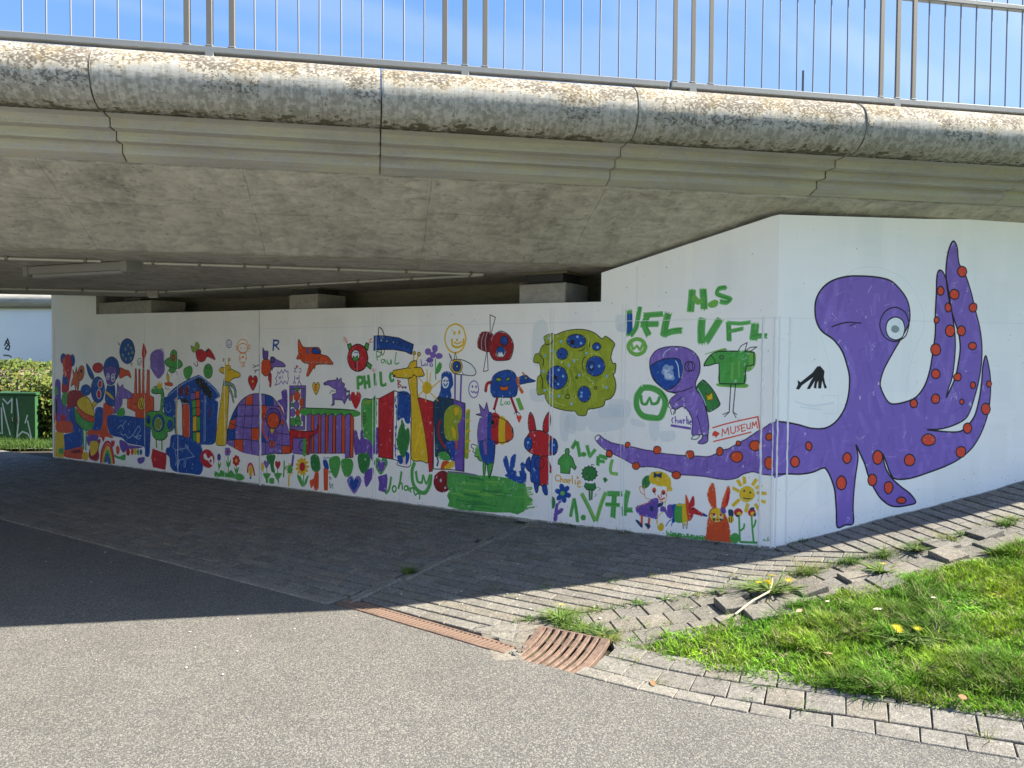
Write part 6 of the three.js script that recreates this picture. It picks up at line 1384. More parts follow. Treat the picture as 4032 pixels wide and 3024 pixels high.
[5,'K',1,0,[-178,179,-180,174,-187,171,-193,173,-196,178,-193,183,-187,186,-180,184,-178,179]],
[0,'O',1,1,[-95,232,-97,226,-102,223,-106,225,-108,231,-106,236,-102,239,-97,237]],
[5,'K',1,0,[-95,232,-97,226,-102,223,-106,225,-108,231,-106,236,-102,239,-97,237,-95,232]],
[0,'O',1,1,[-58,224,-61,217,-69,213,-77,216,-81,222,-78,230,-69,233,-61,231]],
[5,'K',1,0,[-58,224,-61,217,-69,213,-77,216,-81,222,-78,230,-69,233,-61,231,-58,224]],
[0,'O',1,1,[-26,248,-28,241,-36,237,-43,240,-46,246,-43,253,-36,256,-29,254]],
[5,'K',1,0,[-26,248,-28,241,-36,237,-43,240,-46,246,-43,253,-36,256,-29,254,-26,248]],
[0,'O',1,1,[-62,249,-63,246,-67,244,-70,245,-71,248,-70,252,-67,253,-63,252]],
[5,'K',1,0,[-62,249,-63,246,-67,244,-70,245,-71,248,-70,252,-67,253,-63,252,-62,249]],
[0,'O',1,1,[-5,265,-7,260,-11,258,-15,259,-17,264,-15,269,-11,271,-7,270]],
[5,'K',1,0,[-5,265,-7,260,-11,258,-15,259,-17,264,-15,269,-11,271,-7,270,-5,265]],
[0,'O',1,1,[-3,217,-5,208,-10,205,-15,208,-18,216,-16,224,-11,228,-5,225]],
[5,'K',1,0,[-3,217,-5,208,-10,205,-15,208,-18,216,-16,224,-11,228,-5,225,-3,217]],
[5,'W',1,0,[-286,236,-284,231,-287,226]],
[5,'W',1,0,[-221,232,-218,226,-220,220]],
[5,'W',1,0,[-167,222,-165,216,-162,213]],
[0,'J',1,1,[-251,170,-242,171,-242,156,-250,147,-257,148,-258,161]],
[4,'Z',1,0,[-250,166,-252,159,-249,155]],
[0,'Y',1,1,[-243,169,-239,178,-225,182,-211,180,-200,171,-198,158,-195,148,-204,146,-206,155,-220,154,-234,157,-242,161],'painted_blond_child','painted child with yellow hair and purple dress'],
[0,'Z',0,1,[-233,180,-226,176,-217,180,-218,170,-226,173,-233,169]],
[5,'A',1,0,[-253,152,-252,129,-238,125,-208,123]],
[4,'A',1,0,[-209,123,-206,138,-205,151]],
[6,'A',1,0,[-254,143,-261,149,-264,145,-260,136,-252,133]],
[0,'S',1,1,[-229,144,-230,141,-232,139,-235,141,-236,144,-235,147,-232,149,-230,148]],
[0,'D',1,1,[-231,142,-232,140,-233,140,-234,140,-235,141,-234,143,-233,143,-232,143]],
[0,'S',1,1,[-209,142,-210,139,-213,138,-216,138,-217,141,-216,145,-213,146,-210,145]],
[0,'D',1,1,[-211,140,-211,139,-212,138,-214,138,-214,140,-214,141,-213,142,-211,141]],
[11,'S',1,0,[-224,134,-218,127,-211,131]],
[7,'S',1,0,[-218,137,-217,132]],
[6,'S',1,0,[-231,138,-230,135]],
[6,'S',1,0,[-207,138,-206,135]],
[0,'V',1,1,[-238,125,-224,127,-225,95,-227,88,-242,89,-263,92,-271,101,-268,108,-247,117]],
[0,'Z',1,1,[-240,111,-235,111,-234,104,-239,102]],
[0,'Z',1,1,[-224,117,-214,122,-215,116,-223,112]],
[18,'O',1,0,[-258,90,-258,72]],
[18,'O',1,0,[-242,86,-244,67]],
[0,'Z',1,1,[-271,79,-265,79,-257,71,-259,67]],
[0,'Z',1,1,[-251,75,-242,75,-240,70,-245,68]],
[5,'Y',1,0,[-210,123,-209,108,-223,93,-224,72,-219,66]],
[0,'Y',1,1,[-222,74,-216,81,-211,74,-215,66,-222,67]],
[5,'A',1,0,[-270,103,-261,111,-240,120]],
[4,'A',1,0,[-227,87,-226,80]],
[0,'V',1,1,[-218,111,-212,114,-206,107,-203,94,-210,104,-218,104]],
[0,'V',1,1,[-204,115,-194,118,-194,96,-201,94]],
[0,'B',1,1,[-195,117,-186,119,-188,89,-194,86,-192,102]],
[0,'G',1,1,[-187,118,-173,121,-172,90,-188,89],'painted_rainbow_fox','painted rainbow-striped fox with pointed blue nose'],
[0,'Y',1,1,[-173,121,-166,121,-162,95,-172,90]],
[0,'O',1,1,[-166,121,-160,124,-153,102,-161,93]],
[0,'R',1,1,[-161,122,-151,119,-136,111,-124,105,-140,106,-151,106,-157,95,-159,108]],
[0,'O',1,1,[-167,142,-160,124,-166,119]],
[0,'R',1,1,[-152,141,-150,123,-160,122]],
[0,'B',1,1,[-132,110,-123,106,-131,105]],
[0,'D',1,1,[-151,117,-151,116,-152,115,-153,115,-153,117,-153,118,-152,118,-151,118]],
[0,'Y',1,1,[-184,121,-173,122,-170,121,-182,119]],
[6,'B',1,0,[-193,91,-200,87,-207,76]],
[6,'B',1,0,[-189,89,-193,87,-195,78]],
[3,'D',1,0,[-173,90,-171,75,-168,87,-164,76,-162,93]],
[9,'Y',1,0,[-172,90,-171,82]],
[9,'Y',1,0,[-164,91,-164,83]],
[11,'G',1,0,[-204,59,-205,66]],
[11,'G',1,0,[-201,59,-201,63]],
[10,'G',1,0,[-197,59,-196,67]],
[10,'J',1,0,[-194,59,-192,64]],
[10,'G',1,0,[-191,59,-192,65]],
[10,'J',1,0,[-188,59,-189,64]],
[10,'J',1,0,[-185,59,-186,65]],
[10,'J',1,0,[-182,59,-181,65]],
[10,'J',1,0,[-179,59,-179,65]],
[10,'J',1,0,[-176,59,-176,65]],
[10,'G',1,0,[-173,59,-173,64]],
[10,'G',1,0,[-170,59,-170,64]],
[10,'G',1,0,[-166,59,-168,63]],
[10,'J',1,0,[-163,60,-163,66]],
[10,'G',1,0,[-160,60,-161,66]],
[10,'J',1,0,[-157,60,-155,65]],
[10,'J',1,0,[-154,60,-155,65]],
[10,'J',1,0,[-151,60,-152,65]],
[10,'G',1,0,[-148,60,-149,65]],
[10,'J',1,0,[-145,60,-144,65]],
[10,'J',1,0,[-142,60,-141,65]],
[10,'J',1,0,[-139,60,-137,66]],
[10,'G',1,0,[-136,60,-137,65]],
[10,'J',1,0,[-133,60,-132,67]],
[10,'J',1,0,[-130,60,-128,66]],
[10,'J',1,0,[-127,60,-128,65]],
[0,'G',1,1,[-203,60,-180,62,-158,62,-126,64,-126,57,-148,56,-169,57,-196,56],'painted_grass_strip'],
[0,'O',1,1,[-116,169,-110,161,-107,122,-114,122,-121,135,-124,149]],
[0,'O',1,1,[-84,167,-81,155,-86,135,-91,120,-97,123,-93,144]],
[0,'R',1,1,[-84,157,-82,147,-86,130,-88,134,-86,151]],
[0,'O',1,1,[-120,111,-116,120,-105,123,-94,120,-89,112,-83,98,-79,78,-77,62,-84,58,-97,57,-109,59,-126,58,-124,74,-123,93],'painted_orange_rabbit','painted orange rabbit with yellow face and long ears'],
[0,'Y',1,1,[-92,111,-96,102,-105,97,-114,99,-118,108,-115,118,-105,123,-96,120]],
[0,'V',1,1,[-98,122,-93,125,-88,120,-90,115,-95,115]],
[0,'W',1,1,[-106,109,-107,107,-109,105,-111,106,-112,108,-111,111,-109,112,-107,111]],
[0,'R',1,1,[-108,110,-109,109,-110,108,-112,108,-112,110,-112,112,-110,113,-109,112]],
[0,'W',1,1,[-95,110,-96,107,-98,106,-99,107,-100,109,-99,112,-98,113,-96,112]],
[0,'R',1,1,[-96,111,-96,110,-97,109,-98,109,-99,111,-98,113,-97,113,-96,113]],
[0,'R',1,1,[-105,101,-103,103,-102,100]],
[0,'Z',1,1,[-112,102,-109,103,-109,99,-112,99]],
[0,'Z',1,1,[-99,103,-94,103,-95,101,-99,101]],
[4,'Z',1,0,[-117,112,-112,111]],
[13,'G',1,0,[-63,114,-62,91,-60,65]],
[13,'G',1,0,[-60,86,-54,92,-53,99]],
[13,'G',1,0,[-40,118,-38,94,-35,67]],
[13,'G',1,0,[-37,95,-34,100,-32,109]],
[0,'R',1,1,[-57,121,-59,116,-64,113,-70,114,-72,119,-70,124,-64,127,-59,125]],
[0,'Y',1,1,[-67,118,-62,121,-58,117,-64,114]],
[0,'Z',1,1,[-69,114,-66,111,-63,114]],
[0,'R',1,1,[-33,123,-35,118,-39,116,-44,117,-46,122,-44,127,-39,130,-35,128]],
[0,'Y',1,1,[-42,121,-37,124,-34,120,-39,117]],
[0,'Z',1,1,[-42,130,-36,132,-36,128,-42,128]],
[0,'Z',1,1,[-36,120,-32,121,-34,116]],
[0,'Z',1,1,[-83,121,-78,123,-74,120,-75,110,-81,110]],
[0,'Y',1,1,[-73,105,-75,101,-79,98,-82,100,-84,104,-83,108,-79,111,-75,109]],
[4,'K',1,0,[-81,108,-81,100]],
[4,'K',1,0,[-77,109,-77,100]],
[0,'G',1,1,[-61,72,-64,65,-70,61,-76,63,-79,69,-76,76,-70,80,-64,78]],
[16,'G',1,0,[-58,65,-27,68]],
[0,'Y',1,1,[-35,157,-39,147,-49,141,-59,144,-63,154,-59,165,-49,170,-39,167],'painted_smiling_sun','painted smiling yellow sun with broad rays'],
[0,'Z',1,1,[-53,161,-53,160,-54,160,-55,160,-55,161,-55,162,-54,163,-53,162]],
[0,'Z',1,1,[-42,160,-42,158,-43,158,-44,158,-44,159,-44,160,-43,161,-42,160]],
[7,'Z',1,0,[-55,148,-49,147,-42,148]],
[21,'Y',1,1,[-67,180,-60,169]],
[21,'Y',1,1,[-55,187,-54,174]],
[21,'Y',1,1,[-32,185,-39,173]],
[21,'Y',1,1,[-22,175,-34,168]],
[21,'Y',1,1,[-14,160,-31,160]],
[21,'Y',1,1,[-15,144,-29,147]],
[21,'Y',1,1,[-25,126,-34,139]],
[21,'Y',1,1,[-51,122,-47,138]],
[21,'Y',1,1,[-75,131,-63,144]],
[21,'Y',1,1,[-76,164,-64,159]],
[5,'G',1,0,[-18,73,-16,76,-15,73]],
[5,'G',1,0,[-13,75,-12,73]],
[6,'G',1,0,[-9,81,-10,75,-7,76]],
[54,'G',1,1,[-161,537,-162,518,-164,496]],
[53,'G',1,1,[-140,538,-138,517,-137,500]],
[44,'I',1,1,[-159,524,-149,514,-141,517]],
[0,'I',1,1,[-129,510,-118,516,-110,513,-114,504,-126,503]],
[33,'G',1,1,[-95,539,-109,537,-112,528,-99,522,-87,517,-94,511,-106,513]],
[54,'G',1,1,[-293,501,-292,451]],
[44,'B',1,1,[-291,494,-290,456]],
[36,'G',1,1,[-269,508,-273,484,-277,466,-288,451]],
[39,'G',1,1,[-260,491,-220,493]],
[44,'G',1,1,[-266,473,-229,473]],
[50,'G',1,1,[-253,488,-259,472,-249,451]],
[55,'G',1,1,[-209,493,-214,473,-218,449]],
[47,'G',1,1,[-217,452,-200,458,-181,460]],
[31,'I',1,0,[-255,428,-260,418,-274,413,-287,418,-293,429,-288,439,-274,444,-261,439,-255,428]],
[21,'I',1,1,[-287,437,-282,424,-274,430,-267,423,-259,439]],
[58,'G',1,1,[-141,482,-142,458,-141,435]],
[53,'G',1,1,[-106,480,-120,457,-132,438]],
[34,'G',1,1,[-90,474,-89,457,-88,439]],
[26,'G',1,1,[-92,473,-68,471,-49,473]],
[26,'G',1,1,[-89,457,-76,459,-62,462]],
[55,'G',1,1,[-40,470,-41,456,-43,441]],
[35,'G',1,1,[-44,445,-32,448,-19,448]],
[45,'G',1,1,[-260,347,-272,330,-272,307,-259,291,-237,288,-221,291,-212,320,-222,338,-242,347,-260,347]],
[21,'G',1,1,[-264,332,-261,316,-252,315,-245,327,-240,316,-229,318,-224,330]],
[0,'P',1,1,[-246,391,-245,405,-234,420,-217,427,-195,429,-174,427,-157,419,-147,408,-143,394,-144,378,-151,360,-150,348,-139,335,-132,317,-127,299,-124,280,-125,260,-126,248,-136,243,-144,245,-137,253,-137,261,-156,259,-156,278,-158,292,-166,306,-177,313,-189,307,-198,310,-203,322,-198,329,-190,337,-207,341,-222,350,-236,362,-243,376],'painted_astronaut','painted purple astronaut with blue helmet visor'],
[5,'K',1,0,[-246,391,-245,405,-234,420,-217,427,-195,429,-174,427,-157,419,-147,408,-143,394,-144,378,-151,360,-150,348,-139,335,-132,317,-127,299,-124,280,-125,260,-126,248,-136,243,-144,245,-137,253,-137,261,-156,259,-156,278,-158,292,-166,306,-177,313,-189,307,-198,310,-203,322,-198,329,-190,337,-207,341,-222,350,-236,362,-243,376,-246,391]],
[5,'K',1,0,[-207,341,-190,340,-173,344,-156,352]],
[0,'J',1,1,[-137,365,-124,355,-113,341,-107,330,-103,320,-109,313,-125,305,-131,319,-138,333,-150,348],'painted_green_backpack'],
[5,'K',1,0,[-137,365,-124,355,-113,341,-107,330,-103,320,-109,313,-125,305,-131,319,-138,333,-150,348,-137,365]],
[0,'Y',0,1,[-131,341,-126,335,-118,343,-116,329,-127,326]],
[3,'K',0,0,[-131,341,-126,335,-118,343,-116,329,-127,326,-131,341]],
[7,'H',1,0,[-146,348,-135,329,-130,317]],
[0,'B',1,1,[-245,389,-234,397,-217,404,-199,406,-187,405,-178,396,-176,382,-182,365,-194,351,-207,345,-216,346,-231,359,-241,372]],
[5,'K',1,0,[-245,389,-234,397,-217,404,-199,406,-187,405,-178,396,-176,382,-182,365,-194,351,-207,345,-216,346,-231,359,-241,372,-245,389]],
[3,'W',1,0,[-180,400,-176,390,-177,376,-180,368]],
[7,'W',1,0,[-192,401,-187,392,-184,369]],
[8,'H',1,0,[-218,409,-214,418,-204,424]],
[0,'w',1,1,[-203,386,-205,381,-211,379,-216,381,-219,386,-216,391,-211,394,-205,391]],
[0,'w',1,1,[-196,387,-197,384,-201,383,-204,384,-205,387,-204,391,-201,392,-197,391]],
[0,'w',1,1,[-195,375,-198,369,-205,366,-212,368,-215,375,-212,382,-205,384,-198,382]],
[0,'w',1,1,[-193,368,-195,364,-199,363,-203,364,-204,368,-203,372,-199,373,-195,372]],
[0,'w',1,1,[-209,379,-211,375,-215,373,-219,375,-221,379,-219,383,-215,385,-211,383]],
[0,'w',1,1,[-200,370,-202,365,-207,363,-213,365,-215,370,-213,375,-207,377,-202,375]],
[5,'K',1,0,[-157,391,-159,384,-165,381,-171,384,-173,391,-171,397,-165,400,-159,397,-157,391]],
[4,'K',1,0,[-153,391,-155,384,-160,382,-165,384,-167,391,-165,397,-160,400,-155,397,-153,391]],
[3,'K',1,0,[-220,341,-207,322]],
[4,'K',1,0,[-198,329,-203,322,-206,312,-202,309]],
[4,'K',1,0,[-196,308,-201,306,-198,296]],
[4,'K',1,0,[-192,307,-195,296]],
[4,'K',1,0,[-190,306,-192,298]],
[4,'K',1,0,[-189,322,-179,331]],
[4,'K',1,0,[-147,296,-141,279,-137,261]],
[4,'K',1,0,[-136,259,-125,260]],
[0,'W',1,0,[-158,251,-153,258,-141,259,-148,251]],
[4,'K',1,0,[-158,251,-153,258,-141,259,-148,251,-158,251]],
[8,'V',1,0,[-195,290,-198,286,-196,280]],
[8,'V',1,0,[-191,293,-190,280]],
[8,'V',1,0,[-190,285,-186,285,-185,280]],
[8,'V',1,0,[-179,286,-178,280]],
[8,'V',1,0,[-175,288,-174,280]],
[8,'V',1,0,[-174,285,-171,287]],
[8,'V',1,0,[-168,294,-167,280]],
[8,'V',1,0,[-165,288,-164,279]],
[8,'V',1,0,[-162,283,-159,283,-160,286,-162,282,-159,278]],
[7,'V',1,0,[-179,283,-180,282,-181,281,-182,282,-183,283,-182,285,-181,286,-180,285,-179,283]],
[14,'V',1,1,[-200,275,-180,273,-159,271]],
[0,'G',0,1,[-135,392,-132,400,-123,412,-109,419,-97,420,-71,420,-58,419,-41,418,-41,395,-55,392,-57,368,-58,360,-76,359,-104,359,-105,367,-106,397,-112,397,-124,393],'painted_green_shirt_bird','painted green bird with square body and thin legs'],
[0,'I',1,1,[-60,418,-40,417,-40,393,-55,384]],
[0,'I',1,1,[-106,359,-57,360,-56,353,-103,354]],
[0,'I',1,1,[-133,414,-97,425,-95,420,-117,418]],
[0,'G',1,1,[-135,392,-125,411,-109,418,-71,420,-52,418,-51,393,-57,391,-58,360,-104,359,-106,397]],
[20,'I',1,1,[-79,399,-80,368]],
[15,'I',1,1,[-69,401,-68,372]],
[6,'K',1,0,[-135,392,-132,400,-123,412,-109,419,-97,420,-71,420]],
[5,'K',0,0,[-57,419,-41,418,-41,395,-55,392,-57,368,-58,360,-76,359,-104,359,-105,367,-106,397,-112,397,-124,393,-135,392]],
[4,'K',1,0,[-122,412,-115,404,-113,397]],
[4,'K',1,0,[-97,409,-98,406,-101,405,-104,406,-105,409,-104,411,-101,412,-98,411,-97,409]],
[0,'K',1,1,[-100,409,-100,408,-101,408,-102,408,-102,409,-102,409,-101,409,-100,409]],
[4,'K',0,0,[-71,420,-65,430,-54,436,-58,420]],
[4,'K',0,0,[-58,420,-48,427,-36,428,-50,418]],
[5,'K',1,0,[-83,359,-85,307]],
[5,'K',1,0,[-74,360,-78,307]],
[4,'K',1,0,[-86,306,-97,301]],
[4,'K',1,0,[-85,306,-94,297]],
[4,'K',1,0,[-78,307,-71,302]],
[4,'K',1,0,[-78,307,-72,296]],
[9,'S',1,0,[-116,275,-80,287,-32,300]],
[9,'S',1,0,[-114,249,-78,260,-44,271]],
[11,'S',1,0,[-32,300,-28,277]],
[0,'S',0,1,[-112,269,-103,265,-110,257,-111,260,-116,260,-116,264]],
[7,'S',0,0,[-98,260,-97,274,-92,265,-87,277,-85,264]],
[7,'S',0,0,[-82,279,-81,268,-77,266,-73,270,-73,280]],
[7,'S',0,0,[-64,282,-70,279,-65,275,-69,271]],
[7,'S',0,0,[-62,283,-61,271]],
[7,'S',0,0,[-62,283,-55,285]],
[7,'S',0,0,[-61,277,-56,279]],
[7,'S',0,0,[-61,271,-54,274]],
[7,'S',0,0,[-52,285,-51,277,-46,277,-45,288]],
[7,'S',0,0,[-42,278,-41,290,-38,283,-35,291,-32,279]]
];
const MURAL_B = [
[4,'~',1,0,[129,554,159,574,208,577,263,556,296,514,305,470,285,422,273,374,271,335]],
[4,'~',1,0,[86,455,98,424,108,389,108,350]],
[4,'~',1,0,[54,79,62,110,88,132,122,151]],
[4,'~',1,0,[27,154,52,176,95,203]],
[4,'~',1,0,[220,164,222,72]],
[5,'~',0,0,[93,340,127,340,128,307,94,307]],
[13,'~',1,0,[40,329,74,321,118,327]],
[10,'~',1,0,[49,319,92,314]],
[0,'P',1,1,[-14,292,15,292,45,287,73,280,101,280,123,292,140,315,148,343,149,374,143,397,133,421,115,442,91,457,80,472,75,493,77,516,89,536,108,550,138,559,173,561,209,559,233,553,252,538,266,521,273,501,273,478,263,458,248,434,233,410,220,386,214,362,219,347,231,329,244,324,269,328,292,337,310,359,320,387,326,423,330,459,329,495,330,534,330,562,334,576,342,575,351,559,359,527,366,495,372,467,375,439,374,407,370,375,363,355,358,337,366,351,377,375,383,403,386,431,381,460,368,491,358,523,351,559,350,587,355,617,364,633,373,622,378,592,394,568,407,537,417,505,428,472,434,440,435,408,431,375,423,343,412,310,400,294,373,282,345,276,318,275,345,272,382,270,401,276,422,300,432,334,436,363,438,396,443,416,448,408,455,379,457,351,455,318,448,290,435,261,417,237,389,217,361,205,319,192,283,183,251,183,239,196,232,212,223,230,230,204,244,184,265,167,284,154,297,137,280,132,257,130,239,134,220,148,206,167,194,189,185,213,175,232,166,248,171,225,167,193,164,162,163,130,164,102,148,99,131,96,128,127,124,163,116,186,105,204,97,206,77,199,52,196,26,197,-12,197],'painted_octopus','painted purple octopus with one white eye and orange suckers'],
[9,'K',1,0,[-14,292,15,292,45,287,73,280,101,280,123,292,140,315,148,343,149,374,143,397,133,421,115,442,91,457,80,472,75,493,77,516,89,536,108,550,138,559,173,561,209,559,233,553,252,538,266,521,273,501,273,478,263,458,248,434,233,410,220,386,214,362,219,347,231,329,244,324,269,328,292,337,310,359,320,387,326,423,330,459,329,495,330,534,330,562,334,576,342,575,351,559,359,527,366,495,372,467,375,439,374,407,370,375,363,355,358,337,366,351,377,375,383,403,386,431,381,460,368,491,358,523,351,559,350,587,355,617,364,633,373,622,378,592,394,568,407,537,417,505,428,472,434,440,435,408,431,375,423,343,412,310,400,294,373,282,345,276,318,275,345,272,382,270,401,276,422,300,432,334,436,363,438,396,443,416,448,408,455,379,457,351,455,318,448,290,435,261,417,237,389,217,361,205,319,192,283,183,251,183,239,196,232,212,223,230,230,204,244,184,265,167,284,154,297,137,280,132,257,130,239,134,220,148,206,167,194,189,185,213,175,232,166,248,171,225,167,193,164,162,163,130,164,102,148,99,131,96,128,127,124,163,116,186,105,204,97,206,77,199,52,196,26,197,-12,197]],
[0,'S',1,1,[75,247,73,241,69,239,64,242,62,247,63,253,68,255,73,252]],
[7,'K',1,0,[75,247,73,241,69,239,64,242,62,247,63,253,68,255,73,252,75,247]],
[0,'S',1,1,[50,219,48,212,41,209,35,212,32,219,35,226,41,229,47,226]],
[7,'K',1,0,[50,219,48,212,41,209,35,212,32,219,35,226,41,229,47,226,50,219]],
[0,'S',1,1,[157,224,154,217,148,214,142,217,139,224,142,231,148,234,154,231]],
[7,'K',1,0,[157,224,154,217,148,214,142,217,139,224,142,231,148,234,154,231,157,224]],
[0,'S',1,1,[148,178,145,169,138,165,130,169,127,178,130,187,137,191,144,187]],
[7,'K',1,0,[148,178,145,169,138,165,130,169,127,178,130,187,137,191,144,187,148,178]],
[0,'S',1,1,[223,224,220,215,213,211,205,215,202,224,205,233,212,237,220,233]],
[7,'K',1,0,[223,224,220,215,213,211,205,215,202,224,205,233,212,237,220,233,223,224]],
[0,'S',1,1,[212,181,209,174,203,171,196,174,193,182,196,190,202,193,209,189]],
[7,'K',1,0,[212,181,209,174,203,171,196,174,193,182,196,190,202,193,209,189,212,181]],
[0,'S',1,1,[247,167,244,159,237,155,231,159,228,167,230,175,237,178,244,175]],
[7,'K',1,0,[247,167,244,159,237,155,231,159,228,167,230,175,237,178,244,175,247,167]],
[0,'S',1,1,[276,141,273,137,265,136,258,138,255,142,258,146,265,148,272,146]],
[7,'K',1,0,[276,141,273,137,265,136,258,138,255,142,258,146,265,148,272,146,276,141]],
[0,'S',1,1,[293,218,290,210,282,207,273,210,270,218,273,226,281,229,289,225]],
[7,'K',1,0,[293,218,290,210,282,207,273,210,270,218,273,226,281,229,289,225,293,218]],
[0,'S',1,1,[337,256,333,248,322,245,311,248,306,256,311,264,321,267,332,263]],
[7,'K',1,0,[337,256,333,248,322,245,311,248,306,256,311,264,321,267,332,263,337,256]],
[0,'S',1,1,[295,325,293,319,287,317,282,319,279,325,281,330,287,333,293,330]],
[7,'K',1,0,[295,325,293,319,287,317,282,319,279,325,281,330,287,333,293,330,295,325]],
[0,'S',1,1,[344,334,341,327,335,325,328,327,325,334,328,340,334,343,341,340]],
[7,'K',1,0,[344,334,341,327,335,325,328,327,325,334,328,340,334,343,341,340,344,334]],
[0,'S',1,1,[343,381,341,375,334,372,327,375,324,381,326,387,333,390,340,387]],
[7,'K',1,0,[343,381,341,375,334,372,327,375,324,381,326,387,333,390,340,387,343,381]],
[0,'S',1,1,[343,427,340,419,332,416,325,419,321,427,324,435,332,438,339,435]],
[7,'K',1,0,[343,427,340,419,332,416,325,419,321,427,324,435,332,438,339,435,343,427]],
[0,'S',1,1,[338,483,336,479,332,477,328,478,327,483,328,487,332,489,336,487]],
[7,'K',1,0,[338,483,336,479,332,477,328,478,327,483,328,487,332,489,336,487,338,483]],
[0,'S',1,1,[364,507,362,501,357,499,352,501,350,507,351,513,356,516,361,513]],
[7,'K',1,0,[364,507,362,501,357,499,352,501,350,507,351,513,356,516,361,513,364,507]],
[0,'S',1,1,[347,539,345,533,340,530,334,532,332,538,334,544,339,547,344,544]],
[7,'K',1,0,[347,539,345,533,340,530,334,532,332,538,334,544,339,547,344,544,347,539]],
[0,'S',1,1,[380,533,378,526,370,523,362,526,359,532,362,539,369,542,377,539]],
[7,'K',1,0,[380,533,378,526,370,523,362,526,359,532,362,539,369,542,377,539,380,533]],
[0,'S',1,1,[396,576,393,569,386,566,379,569,375,576,378,583,385,586,393,583]],
[7,'K',1,0,[396,576,393,569,386,566,379,569,375,576,378,583,385,586,393,583,396,576]],
[0,'S',1,1,[421,509,419,503,413,500,406,502,403,508,406,514,412,517,419,515]],
[7,'K',1,0,[421,509,419,503,413,500,406,502,403,508,406,514,412,517,419,515,421,509]],
[0,'S',1,1,[373,463,370,455,363,452,355,455,352,463,355,471,362,474,370,471]],
[7,'K',1,0,[373,463,370,455,363,452,355,455,352,463,355,471,362,474,370,471,373,463]],
[0,'S',1,1,[397,463,394,457,388,454,381,457,378,463,381,470,387,473,394,470]],
[7,'K',1,0,[397,463,394,457,388,454,381,457,378,463,381,470,387,473,394,470,397,463]],
[0,'S',1,1,[422,435,420,430,414,428,407,430,404,435,407,440,413,442,420,440]],
[7,'K',1,0,[422,435,420,430,414,428,407,430,404,435,407,440,413,442,420,440,422,435]],
[0,'S',1,1,[390,375,388,370,382,368,376,370,373,375,376,380,382,383,388,381]],
[7,'K',1,0,[390,375,388,370,382,368,376,370,373,375,376,380,382,383,388,381,390,375]],
[0,'S',1,1,[423,360,421,355,417,353,413,355,411,360,412,364,417,366,421,364]],
[7,'K',1,0,[423,360,421,355,417,353,413,355,411,360,412,364,417,366,421,364,423,360]],
[0,'S',1,1,[398,328,397,325,393,323,389,325,388,328,389,331,393,333,396,331]],
[7,'K',1,0,[398,328,397,325,393,323,389,325,388,328,389,331,393,333,396,331,398,328]],
[0,'S',1,1,[417,277,414,270,408,267,401,270,398,277,400,284,407,287,414,284]],
[7,'K',1,0,[417,277,414,270,408,267,401,270,398,277,400,284,407,287,414,284,417,277]],
[0,'S',1,1,[405,232,402,224,394,221,386,224,383,232,386,239,394,242,402,239]],
[7,'K',1,0,[405,232,402,224,394,221,386,224,383,232,386,239,394,242,402,239,405,232]],
[0,'S',1,1,[458,314,455,306,448,303,441,306,437,314,440,322,447,325,454,322]],
[7,'K',1,0,[458,314,455,306,448,303,441,306,437,314,440,322,447,325,454,322,458,314]],
[0,'S',1,1,[459,362,457,358,453,356,449,358,447,362,449,367,453,368,457,367]],
[7,'K',1,0,[459,362,457,358,453,356,449,358,447,362,449,367,453,368,457,367,459,362]],
[7,'K',1,0,[273,474,265,451,242,441,220,450,210,472,219,495,241,505,263,496,273,474]],
[0,'W',1,1,[264,466,259,450,244,444,229,450,223,465,228,480,243,487,258,481]],
[7,'K',1,0,[264,466,259,450,244,444,229,450,223,465,228,480,243,487,258,481,264,466]],
[0,'X',1,1,[251,465,249,460,243,458,237,460,235,464,237,469,242,471,248,469]],
[7,'K',1,0,[110,466,127,472,144,475,170,474]],
[5,'K',1,0,[147,469,158,472]],
[0,'K',0,0,[88,394,97,385,96,374,99,362,103,354,98,353,93,368,92,362,91,353,85,353,85,368,82,362,81,353,76,354,78,368,72,358,68,352,62,352,70,367,75,374,52,359,46,351,40,352,44,360,43,368,49,364,73,382,82,393],'stencilled_giraffe']
];
for (const it of MURAL_A.concat(MURAL_B)) it[4] = it[4].map(v => v * 4);     // outlines are listed in steps of 4 mm on the wall
function hex(c) { return [1, 3, 5].map(i => parseInt(c.slice(i, i + 2), 16)); }
function tracePath(x, p, closed, smooth) {                             // wall millimetres to a canvas path
  const n = p.length / 2, X = i => p[2 * (((i % n) + n) % n)], Y = i => p[2 * (((i % n) + n) % n) + 1];
  x.beginPath(); x.moveTo(X(0), Y(0));
  const m = closed ? n : n - 1, A = (f, i) => closed ? f(i) : f(clamp(i, 0, n - 1));
  for (let i = 0; i < m; i++) {
    if (!smooth || n < 3) { x.lineTo(X(i + 1), Y(i + 1)); continue; }
    const k = .16; x.bezierCurveTo(X(i) + (A(X, i + 1) - A(X, i - 1)) * k, Y(i) + (A(Y, i + 1) - A(Y, i - 1)) * k, X(i + 1) - (A(X, i + 2) - X(i)) * k, Y(i + 1) - (A(Y, i + 2) - Y(i)) * k, X(i + 1), Y(i + 1));
  }
  if (closed) x.closePath();
}
